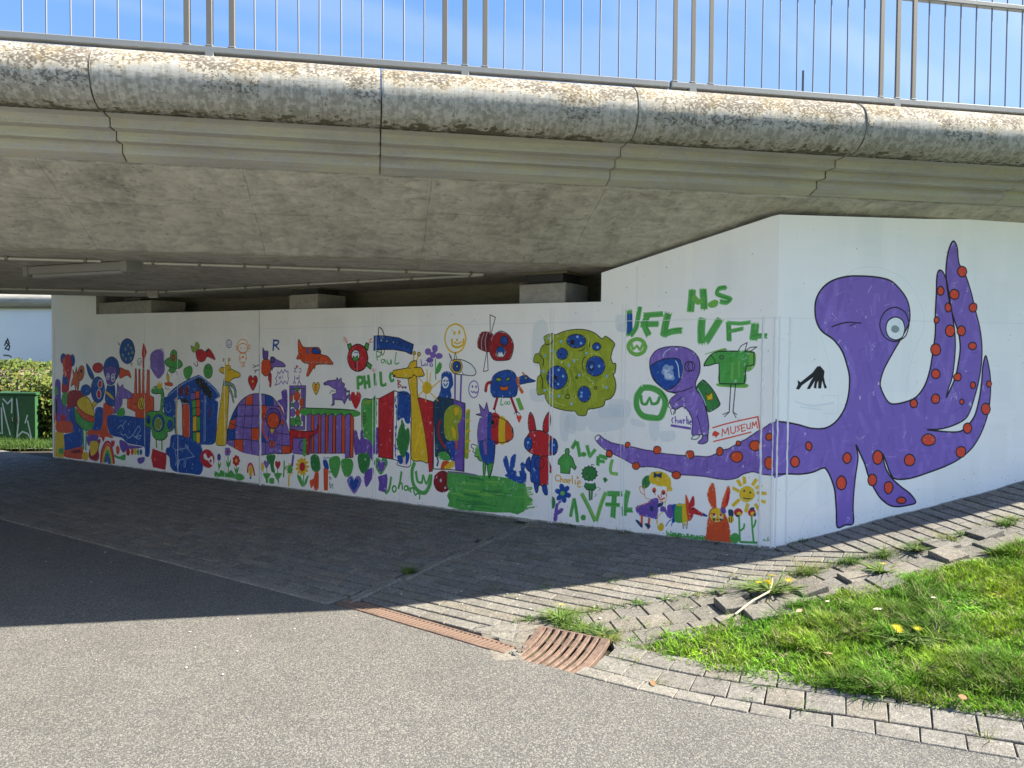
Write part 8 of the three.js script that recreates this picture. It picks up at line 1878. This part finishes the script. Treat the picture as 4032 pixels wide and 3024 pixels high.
// ---------------------------------------------------------------- conduits and lamp under the deck
{
  const onDeck = o => { o.position.set(O.x, 0, O.z); o.rotation.copy(deckTurn); return o; };
  const run = (label, pts) => { const c = onDeck(thing('conduit', label, 'conduit')); part('pipe', mergeGeometries(pts.map(p => tubeGeo(p.map(q => [q[0], 2.355, q[1]]), .011, 8, 20))), M.pvc, c); for (const p of pts) for (let i = 0; i < p.length - 1; i++) { const n = Math.max(2, Math.round(Math.hypot(p[i + 1][0] - p[i][0], p[i + 1][1] - p[i][1]) / .62)); for (let k = 0; k <= n; k++) { const x = mix(p[i][0], p[i + 1][0], (k + .2) / (n + .4)), z = mix(p[i][1], p[i + 1][1], (k + .2) / (n + .4)); const g = bbox(.022, .04, .034, .003); g.rotateY(-Math.atan2(p[i + 1][1] - p[i][1], p[i + 1][0] - p[i][0])); g.translate(x, 2.362, z); part('clip', g, M.olive, c); } } };
  run('pale plastic conduit clipped to the soffit, running straight beside the fold', [[[-8.5, -1.36], [-4.95, -1.4]], [[-4.65, -1.448], [-3.818, -1.47], [-1.9, -1.6]]]);
  run('pale plastic conduit clipped to the soffit, running slanting from the junction box', [[[-9, -4.25], [-5.4, -4.36]], [[-5.26, -4.33], [-4.08, -3.4], [-1.9, -1.66]]]);
  const jb = onDeck(thing('junction_box', 'small grey junction box on the soffit where two conduits meet', 'box')); part('housing', bbox(.12, .07, .09, .008, -5.33, 2.338, -4.36), M.block, jb); part('cover', bbox(.1, .012, .07, .003, -5.33, 2.298, -4.36), M.pvc, jb);
  const lamp = onDeck(thing('strip_lamp', 'long grey strip lamp fixed to the soffit beside the conduit, switched off', 'lamp'));
  const a = [-5.72, -2.12], b = [-4.76, -1.5], L = Math.hypot(b[0] - a[0], b[1] - a[1]), ang = -Math.atan2(b[1] - a[1], b[0] - a[0]);
  const greyM = std({ color: lin(.2, .2, .18), roughness: .6 }), put = (n, g, m) => { g.rotateY(ang); g.translate((a[0] + b[0]) / 2, 0, (a[1] + b[1]) / 2); part(n, g, m, lamp); };
  put('housing', bbox(L, .07, .12, .006, 0, 2.335, 0), greyM); put('end_cap', bbox(.05, .09, .15, .008, -L / 2, 2.328, 0), greyM); put('end_cap', bbox(.07, .09, .16, .008, L / 2, 2.328, 0), greyM); put('diffuser', bbox(L - .1, .03, .09, .01, 0, 2.29, 0), std({ color: lin(.25, .25, .23), roughness: .35 }));
}
// ---------------------------------------------------------------- lawn
const bladeGeo = (h, w, bend, yaw, lean, ox, oz, seg = 3) => {
  const P = [], idx = [], c = Math.cos(yaw), s = Math.sin(yaw);
  for (let i = 0; i <= seg; i++) { const t = i / seg, f = lean * t * h + bend * h * t * t, y = h * t * (1 - .35 * Math.abs(bend) * t), ww = w * (1 - t * .92) / 2; for (const k of [-1, 1]) P.push(ox + c * f - s * ww * k, y, oz + s * f + c * ww * k); }
  for (let i = 0; i < seg; i++) { const a = i * 2; idx.push(a, a + 1, a + 3, a, a + 3, a + 2); }
  const g = new THREE.BufferGeometry(); g.setAttribute('position', new THREE.Float32BufferAttribute(P, 3)); g.setAttribute('uv', new THREE.Float32BufferAttribute(new Float32Array(P.length / 3 * 2), 2)); g.setIndex(idx); const q = g.toNonIndexed(); q.computeVertexNormals(); return q;
};
const leafMat = (r, g, b, t = .35) => new THREE.MeshPhysicalMaterial({ color: lin(r, g, b), roughness: .8, specularIntensity: .25, transmission: t, thickness: 0, side: THREE.DoubleSide });
const tuftGeo = (seed, n, h0, h1, w, spread, bend = .6) => { const r = rng(seed), gs = []; for (let i = 0; i < n; i++) { const yaw = r() * 6.283; gs.push(bladeGeo(mix(h0, h1, r()), w * (.7 + .6 * r()), bend * (.3 + r()), yaw, (r() - .2) * .5, (r() - .5) * spread, (r() - .5) * spread)); } return mergeGeometries(gs); };
const lawnTop = s => .287 + 1.07 * (s - 1.854), lawnLow = s => interp(s, [1.8, 1.854, 1.955, 2.14, 2.37, 2.66, 3.0, 3.3, 3.73, 5, 9], [.34, .31, .27, .25, .245, .28, .31, .345, .41, .68, 1.6]);
{
  const P = [], UV = [], idx = [], ns = 60, nv = 24; // turf soil sheet
  for (let i = 0; i <= ns; i++) { const s = mix(1.83, 8, i / ns); for (let j = 0; j <= nv; j++) { const v = mix(lawnLow(s), Math.max(lawnLow(s) + .005, Math.min(lawnTop(s) + .02, 8)), j / nv), p = P3(s, v, -.004); P.push(p.x, p.y, p.z); UV.push(s, v); } }
  for (let i = 0; i < ns; i++) for (let j = 0; j < nv; j++) { const a = i * (nv + 1) + j; idx.push(a, a + nv + 1, a + nv + 2, a, a + nv + 2, a + 1); }
  const g = new THREE.BufferGeometry(); g.setAttribute('position', new THREE.Float32BufferAttribute(P, 3)); g.setAttribute('uv', new THREE.Float32BufferAttribute(UV, 2)); g.setIndex(idx); g.computeVertexNormals();
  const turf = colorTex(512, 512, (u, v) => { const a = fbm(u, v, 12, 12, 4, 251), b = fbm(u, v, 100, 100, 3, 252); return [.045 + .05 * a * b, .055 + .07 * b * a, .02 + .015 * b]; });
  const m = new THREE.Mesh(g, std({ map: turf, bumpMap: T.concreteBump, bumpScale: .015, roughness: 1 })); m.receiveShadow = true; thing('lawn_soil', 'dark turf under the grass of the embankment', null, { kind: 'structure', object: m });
  const r = rng(81), kinds = [tuftGeo(1, 6, .018, .04, .0065, .035, 1.1), tuftGeo(2, 6, .02, .052, .0065, .035, 1.0), tuftGeo(3, 8, .04, .085, .007, .04, .8), tuftGeo(4, 6, .012, .028, .011, .04, 1.4)], lists = kinds.map(() => []), d = new THREE.Object3D(), col = new THREE.Color();
  const spots = 42000; let made = 0;
  for (let i = 0; i < spots * 4 && made < spots; i++) {
    const far = r() < .3, s = far ? mix(4.2, 8, r()) : mix(1.82, 4.4, Math.sqrt(r())), lo = lawnLow(s), hi = Math.min(lawnTop(s), 6), v = mix(lo - .025, hi + .03, r()); if (r() > (hi - lo + .06) / (far ? 6 : 2.6)) continue;
    const cl = fbm(s / 9 + .1, v / 9 + .2, 22, 22, 3, 261), c2 = fbm(s / 9, v / 9, 70, 70, 2, 262), edge = Math.min(v - lo, hi - v);
    const kind = cl > .60 ? 2 : cl > .5 ? (c2 > .5 ? 1 : 2) : c2 > .42 ? 1 : c2 > .36 ? 0 : 3;
    const p = P3(s, v, -.006); d.position.copy(p); d.rotation.set((r() - .5) * .7, r() * 6.283, (r() - .5) * .7); d.scale.setScalar(.7 + .6 * r()); d.updateMatrix(); made++;
    const t = r(), y = fbm(s / 9, v / 9, 40, 40, 3, 263); if (t < .13) col.setRGB(.36, .32, .17); else { const k = (.35 + 1.3 * r() * r() + .3 * r()) * (1.15 - .45 * sstep(.45, .68, cl)); col.setRGB((.115 + .25 * y * y) * k, (.27 + .15 * y) * k, .022 * k); }
    lists[kind].push([d.matrix.clone(), col.clone()]);
  }
  const lawn = thing('lawn', 'thick ragged spring grass on the embankment', 'grass', { kind: 'stuff' });
  lists.forEach((L, k) => { const m2 = new THREE.InstancedMesh(kinds[k], leafMat(1, 1, 1, .32), L.length); L.forEach(([mx, c], i) => { m2.setMatrixAt(i, mx); m2.setColorAt(i, c); }); m2.name = 'grass_blades'; m2.castShadow = m2.receiveShadow = true; lawn.add(m2); });
}
// ---------------------------------------------------------------- weeds, dandelions, twig, litter
{
  const r = rng(91), gm = [leafMat(.10, .19, .03), leafMat(.13, .21, .035), leafMat(.07, .14, .03), leafMat(.20, .22, .05)];
  const leafG = (seed, n, len, w) => { const q = rng(seed), gs = []; for (let i = 0; i < n; i++) gs.push(bladeGeo(len * (.5 + .6 * q()), w * (.7 + .6 * q()), .8 + .5 * q(), q() * 6.283, .6 + .9 * q(), (q() - .5) * len * .5, (q() - .5) * len * .5, 4)); return mergeGeometries(gs); };
  const weeds = [[1.49, .335, 1.5, 'grass tuft leaning over the back of the gully grate'], [1.60, .33, 1.1, 'broad weed beside the gully grate'], [1.72, .335, 1.2, 'leafy weed between gully grate and border stones'], [1.8, .3, 1.0, 'leafy weed at the tip of the lawn'], [1.40, .40, .8, 'weed with a yellow bloom behind the gully grate'], [2.32, 1.28, 1.6, 'spreading weed between bricks and dandelions'], [2.2, 1.2, 1.1, 'weed mat beside the bricks and the dandelions'], [2.56, 1.62, 1.5, 'tall grass tuft in front of the wall corner'], [2.78, 1.86, 1.0, 'grass tuft in the joint of the heaved stones'], [2.95, 2.0, 1.3, 'grass tuft against a tilted border stone'], [3.13, 2.15, 1.2, 'weed mat in the upper border joint'], [3.3, 2.36, 1.0, 'grass tuft by the tilted stones below the octopus'], [3.62, 2.7, 1.1, 'grass tuft at the high end of the border'], [.03, .63, .9, 'small grass tuft growing in the kerb strip']];
  weeds.forEach(([s, v, k, label], i) => { const p = P3(s, v, -.004), w = thing('weed_tuft', label, 'weed', { pos: [p.x, p.y, p.z], turn: r() * 6, group: 'weeds in the paving joints' }), grassy = /grass/.test(label); part('leaves', grassy ? tuftGeo(500 + i, 70, .05 * k, .10 * k, .0045, .11 * k, .9) : leafG(500 + i, 85, .055 * k, .012), gm[i % 4], w); part('low_leaves', leafG(700 + i, 40, .045 * k, .011), gm[(i + 1) % 4], w); });
  // small joint weeds
  const small = [tuftGeo(801, 12, .015, .035, .004, .04, 1), leafG(802, 14, .028, .008), tuftGeo(803, 18, .02, .045, .0036, .06, 1)];
  const along = []; for (let i = 0; i < 95; i++) { const s = mix(1.15, 3.72, r()), v = .195 + 1.023 * (s - 1.125) + (r() - .5) * .025; along.push([s, v]); }
  for (let i = 0; i < 26; i++) { const s = mix(1.9, 3.7, r()), e = interp(s, [1.86, 2.27, 2.63, 3.15, 3.73, 5], [-.14, -.13, -.085, .015, .1, .33]); along.push([s, e + .045 + [.075, .227][r() * 2 | 0] + (r() - .5) * .01]); }
  for (let i = 0; i < 22; i++) { const s = mix(1.5, 3.7, r()), v = .195 + 1.023 * (s - 1.125) - [.24, .47][r() * 2 | 0] + (r() - .5) * .02; along.push([s, v]); }
  for (let i = 0; i < 12; i++) { const s = mix(.4, 2.2, r()), v = mix(.4, 1.6, r()); if (v > .195 + 1.023 * (s - 1.125)) along.push([s, Math.round(v * 10) / 10 + .0]); }
  for (let i = 0; i < 14; i++) along.push([mix(.4, 2.15, r()), 2.1]);
  for (let i = 0; i < 8; i++) { const b = .03 + .35 * r(); const x = 1.911 + Math.cos(THB) * b + .012, z = -5.565 - Math.sin(THB) * b + .015; along.push(svOf(x, z)); }
  along.forEach(([s, v], i) => { const p = P3(s, v, -.008); const o = thing('joint_weed', 'tiny green weed sprouting from a paving joint', 'weed', { object: new THREE.Mesh(small[i % 3], gm[i % 4]), pos: [p.x, p.y, p.z], turn: r() * 6.28, group: 'tiny weeds in paving joints' }); o.scale.setScalar((i < 95 ? 1.0 : .7) + .9 * r()); });
  const petals = (q => { const gs = []; for (let ring = 0; ring < 3; ring++) for (let i = 0; i < 16; i++) gs.push(bladeGeo(.019 - ring * .004, .005, .5 - ring * .15, i * .393 + ring * .2, 1.9 - ring * .6, 0, 0, 2)); return mergeGeometries(gs); })();
  const yel = std({ color: lin(.80, .60, .02), roughness: .8, side: THREE.DoubleSide }), stemM = gm[0];
  const dand = (s, v, n, spread, label, big = 1) => { const p = P3(s, v, 0), d = thing('dandelion', label, 'flower', { pos: [p.x, p.y, p.z], group: 'yellow dandelions' }); part('leaves', leafG(900 + (s * 100 | 0), 60 * big, .085 * big, .018), gm[1], d); for (let i = 0; i < n; i++) { const x = (r() - .5) * spread, z = (r() - .5) * spread * .8, h = .05 + .05 * r(); part('stem', tubeGeo([[x * .3, 0, z * .3], [x * .8, h * .6, z * .8], [x, h, z]], .0018, 5, 6), stemM, d); const f = part('bloom', petals, yel, d); f.position.set(x, h, z); f.rotation.set((r() - .5) * .8, r() * 6, (r() - .5) * .8); f.scale.setScalar((.52 + .16 * r()) * (big > 1 ? 1.35 : 1)); } };
  dand(2.43, 1.27, 7, .2, 'clump of seven dandelions in bloom on the border stones', 1.3); dand(3.2, .86, 2, .08, 'pair of dandelions in the lawn'); dand(3.265, .93, 1, .03, 'single dandelion in the lawn beside the pair'); dand(1.42, .41, 1, .03, 'single small dandelion behind the gully grate'); dand(2.98, 1.72, 1, .03, 'single dandelion beside a tilted border stone');
  { const a = P3(2.33, .84, .03), b = P3(2.44, 1.14, .06), c = P3(2.43, 1.25, .10); const t = thing('dry_twig', 'pale broken twig lying from the dandelions to the grass', 'twig'); part('stick', tubeGeo([a.toArray(), P3(2.38, 1.0, .052).toArray(), b.toArray()], .0065, 7, 14), std({ color: lin(.40, .36, .26) }), t); part('side_shoot', tubeGeo([b.toArray(), P3(2.44, 1.2, .075).toArray(), c.toArray()], .005, 7, 8), std({ color: lin(.40, .31, .19) }), t); }
  const leaf = seed => { const q = rng(seed), s = new THREE.Shape(); s.moveTo(-.03, 0); s.quadraticCurveTo(-.01, .022, .012, .016); s.quadraticCurveTo(.03, .008, .034, 0); s.quadraticCurveTo(.02, -.018, 0, -.016); s.quadraticCurveTo(-.02, -.014, -.03, 0); const g = new THREE.ShapeGeometry(s, 5); g.rotateX(-Math.PI / 2); const p = g.attributes.position; for (let i = 0; i < p.count; i++) p.setY(i, .004 + 14 * p.getZ(i) ** 2 * (1 + q()) + 6 * p.getX(i) ** 2); g.computeVertexNormals(); return g; };
  const dry = [std({ color: lin(.24, .13, .06), side: THREE.DoubleSide }), std({ color: lin(.30, .22, .13), side: THREE.DoubleSide }), std({ color: lin(.5, .46, .4), side: THREE.DoubleSide })];
  [[2.2, -.05, 0, 'curled brown leaf on the border stones by the asphalt', 1], [2.9, .52, 1, 'pale dry leaf lying in the grass', 1], [3.05, 1.1, 2, 'whitish dry leaf lying in the grass', 1.3], [2.66, .95, 1, 'dry leaf half sunk in the lawn', 1], [3.5, .36, 0, 'brown dead leaf at the lower edge of the lawn', 1.3], [2.78, 1.12, 2, 'small bleached leaf near the border stones', .8], [3.3, 1.34, 2, 'bleached leaf beside the upper lawn edge', .9]].forEach(([s, v, m, label, k], i) => { const p = P3(s, v, v > .3 ? .045 : .006); const o = thing('dry_leaf', label, 'leaf', { object: new THREE.Mesh(leaf(40 + i), dry[m]), pos: [p.x, p.y, p.z], turn: r() * 6 }); o.scale.setScalar(k * .8); o.rotation.x = (r() - .5) * .6; o.castShadow = true; });
  // petals and grit scattered over the paving
  const gs = []; for (let i = 0; i < 170; i++) { const s = i < 110 ? mix(-6, .4, Math.sqrt(r())) : mix(.2, 2.2, r()), v = i < 110 ? mix(-1.6, 2, r()) : mix(.1, 1.9, r()); const g = new THREE.CircleGeometry(.004 + .007 * r() * r(), 6); g.rotateX(-Math.PI / 2 + .2 * (r() - .5)); g.scale(1, 1, .6 + .5 * r()); g.rotateY(r() * 6); const p = P3(s, v, .0075); g.translate(p.x, p.y, p.z); gs.push(g); }
  thing('fallen_petals', 'scattered pale petals and grit on the paving', 'petals', { kind: 'stuff', object: new THREE.Mesh(mergeGeometries(gs), std({ color: lin(.62, .6, .52) })) });
}
// ---------------------------------------------------------------- beyond the underpass: wing wall, ivy bank, switch cabinet
{
  const cv = canvas(1024, 512), x = cv.getContext('2d'), r = rng(111); x.fillStyle = '#dfe2e2'; x.fillRect(0, 0, 1024, 512); for (let i = 0; i < 120; i++) { x.fillStyle = `rgba(${190 + 40 * r() | 0},${196 + 36 * r() | 0},${200 + 30 * r() | 0},.07)`; x.fillRect(r() * 1024, r() * 512, 60 * r(), 10 + 40 * r()); }
  const w = thing('wing_wall', 'white wing wall beyond the underpass with a black scribble', 'wall', { pos: [-10.7, 0, -17], turn: -.12 });
  x.strokeStyle = '#17161a'; x.lineWidth = 4.5; x.lineCap = 'round'; x.beginPath(); [[2, 1360], [14, 1335], [20, 1352], [4, 1372], [18, 1378], [22, 1362], [6, 1345]].forEach(([a, b], i) => { const X = 440 + (a - 12) * .9, Y = 108 + (b - 1325) * .95; i ? x.lineTo(X, Y) : x.moveTo(X, Y); }); x.stroke(); x.beginPath(); x.moveTo(428, 178); x.lineTo(448, 180); x.stroke(); x.beginPath(); x.arc(452, 184, 3, 0, 7); x.fillStyle = '#17161a'; x.fill();
  const ct = tex(new THREE.CanvasTexture(cv), true, false);
  part('wall_panel', box(7, 3.0, .4, 0, 1.14, -.2), std({ map: ct, roughness: .75 }), w);
  const cg = new THREE.CylinderGeometry(.15, .15, 7.4, 24); cg.rotateZ(Math.PI / 2); cg.translate(0, 2.80, .0); part('coping', cg, M.block, w); part('coping_shelf', bbox(7.3, .05, .36, .01, 0, 2.655, -.1), M.olive, w);
  part('coping_top', bbox(7.4, .26, .4, .02, 0, 2.80, -.22), M.block, w);
  // ivy bank
  const ivy = thing('ivy_bank', 'ivy bank hanging over the green cabinet beside the wall end', 'ivy', { pos: [-9.2, 0, -14.2] });
  const mg = new THREE.SphereGeometry(1, 24, 12); mg.scale(2.6, 1.0, 1.2); mg.translate(-.2, .35, -.5); part('earth_bank', mg, std({ color: lin(.21, .17, .11), roughness: 1, bumpMap: T.concreteBump, bumpScale: .02 }), ivy);
  const ls = new THREE.Shape(); ls.moveTo(0, -.02); ls.lineTo(.019, -.006); ls.lineTo(.012, .011); ls.lineTo(0, .026); ls.lineTo(-.012, .011); ls.lineTo(-.019, -.006); const lg = new THREE.ShapeGeometry(ls);
  const n = 17000, im = new THREE.InstancedMesh(lg, leafMat(1, 1, 1, .3), n), d = new THREE.Object3D(), c = new THREE.Color(); im.name = 'foliage';
  for (let i = 0; i < n; i++) { const hang = i < 7000; let px, py, pz; if (hang) { px = .78 + 1.15 * r() - .0; py = .05 + 1.25 * r() * (.6 + .4 * r()); pz = .62 + .6 * r() - .12 * px; if (px < 1.12 && py < .86) { px = 1.12 + .6 * r(); } } else { const a = r() * 6.283, e = Math.acos(1 - r() * .95); px = -.2 + 2.66 * Math.sin(e) * Math.cos(a); py = .35 + 1.06 * Math.cos(e) + .12 * (r() - .3); pz = -.5 + 1.26 * Math.sin(e) * Math.sin(a); }
    const bump = .12 * (fbm(px / 8 + .5, pz / 8 + py / 9 + .5, 30, 30, 2, 271) - .4); d.position.set(px, py + bump, pz); d.rotation.set(-.9 + (r() - .5) * 1.6, r() * 6.28, (r() - .5) * 1.4); d.scale.setScalar(1.0 + 1.0 * r()); d.updateMatrix(); im.setMatrixAt(i, d.matrix); const k = .5 + .8 * r(); c.setRGB((.08 + .07 * r()) * k, (.13 + .04 * r()) * k, .03 * k); im.setColorAt(i, c); }
  im.userData.kind = 'stuff'; ivy.add(im);
  // cabinet
  const cab = thing('switch_cabinet', 'green metal switch cabinet with two doors and white graffiti', 'cabinet', { pos: [-8.43, .1, -13.05] }); cab.scale.setScalar(1.06);
  const green = std({ color: lin(.035, .11, .042), roughness: .5 }); part('body', bbox(.66, .78, .34, .01, 0, .39, -.17), green, cab); part('roof', bbox(.70, .04, .38, .01, 0, .80, -.17), green, cab); part('plinth', box(.64, .1, .32, 0, -.04, -.17), M.concrete, cab);
  const strokes = [[[-25, 1290], [-5, 1340], [20, 1370]], [[30, 1150], [35, 1370]], [[45, 1070], [85, 1112], [125, 1068], [120, 1190]], [[40, 1110], [70, 1250], [105, 1380]], [[160, 1070], [174, 1240], [160, 1400], [200, 1352], [240, 1370], [275, 1440]], [[238, 1212], [222, 1275]], [[240, 1260], [268, 1420]]];
  [[-.165, -30, 145], [.165, 150, 295]].forEach(([cx, p0, p1]) => { const c2 = canvas(256, 512), y = c2.getContext('2d'); y.fillStyle = '#2a5a31'; y.fillRect(0, 0, 256, 512); for (let i = 0; i < 40; i++) { y.fillStyle = `rgba(${30 + 40 * r() | 0},${80 + 40 * r() | 0},${40 + 20 * r() | 0},.25)`; y.fillRect(r() * 256, r() * 512, 80 * r(), 60 * r()); } y.strokeStyle = '#cfd6d2'; y.lineWidth = 17; y.lineCap = y.lineJoin = 'round'; for (const s of strokes) { y.beginPath(); s.forEach(([a, b], i) => { const X = (a - p0) / (p1 - p0) * 256, Y = (b - 1040) / 400 * 512; i ? y.lineTo(X, Y) : y.moveTo(X, Y); }); y.stroke(); }
    const dr = part('door', (() => { const g = box(.316, .74, .014, 0, 0, 0); return g; })(), [green, green, green, green, std({ map: tex(new THREE.CanvasTexture(c2), true, false), roughness: .5 }), green], cab); dr.position.set(cx, .4, .009); part('handle', bbox(.018, .09, .02, .004, cx > 0 ? -.12 : .12, -.02, .014), M.dark, dr); });
  // rough grass in front of the cabinet
  const gl = thing('rough_grass', 'rough grass at the foot of the ivy bank', 'grass', { kind: 'stuff' }), tg = tuftGeo(601, 9, .06, .16, .007, .08, .7), N2 = 1500, gi = new THREE.InstancedMesh(tg, leafMat(1, 1, 1, .3), N2); gi.name = 'grass_blades';
  for (let i = 0; i < N2; i++) { d.position.set(mix(-11, -7.3, r()), .1, mix(-12.98, -12.1, r())); d.rotation.set(0, r() * 6.28, 0); d.scale.setScalar(.7 + .7 * r()); d.updateMatrix(); gi.setMatrixAt(i, d.matrix); const k = .6 + .7 * r(); c.setRGB(.07 * k, .13 * k, .025 * k); gi.setColorAt(i, c); } gl.add(gi);
  const gp = new THREE.PlaneGeometry(9, 7); gp.rotateX(-Math.PI / 2); thing('verge', 'verge beyond the paving, its colour lightened to bounce light on the wing wall', null, { kind: 'structure', object: new THREE.Mesh(gp, std({ color: lin(.12, .13, .06) })), pos: [-11.6, .125, -15.6] });  // even verge colour, lightened to throw bounce light on the wing wall
}
scene.traverse(o => { if (o.isMesh) { o.castShadow = true; o.receiveShadow = true; } });
renderer.render(scene, camera);
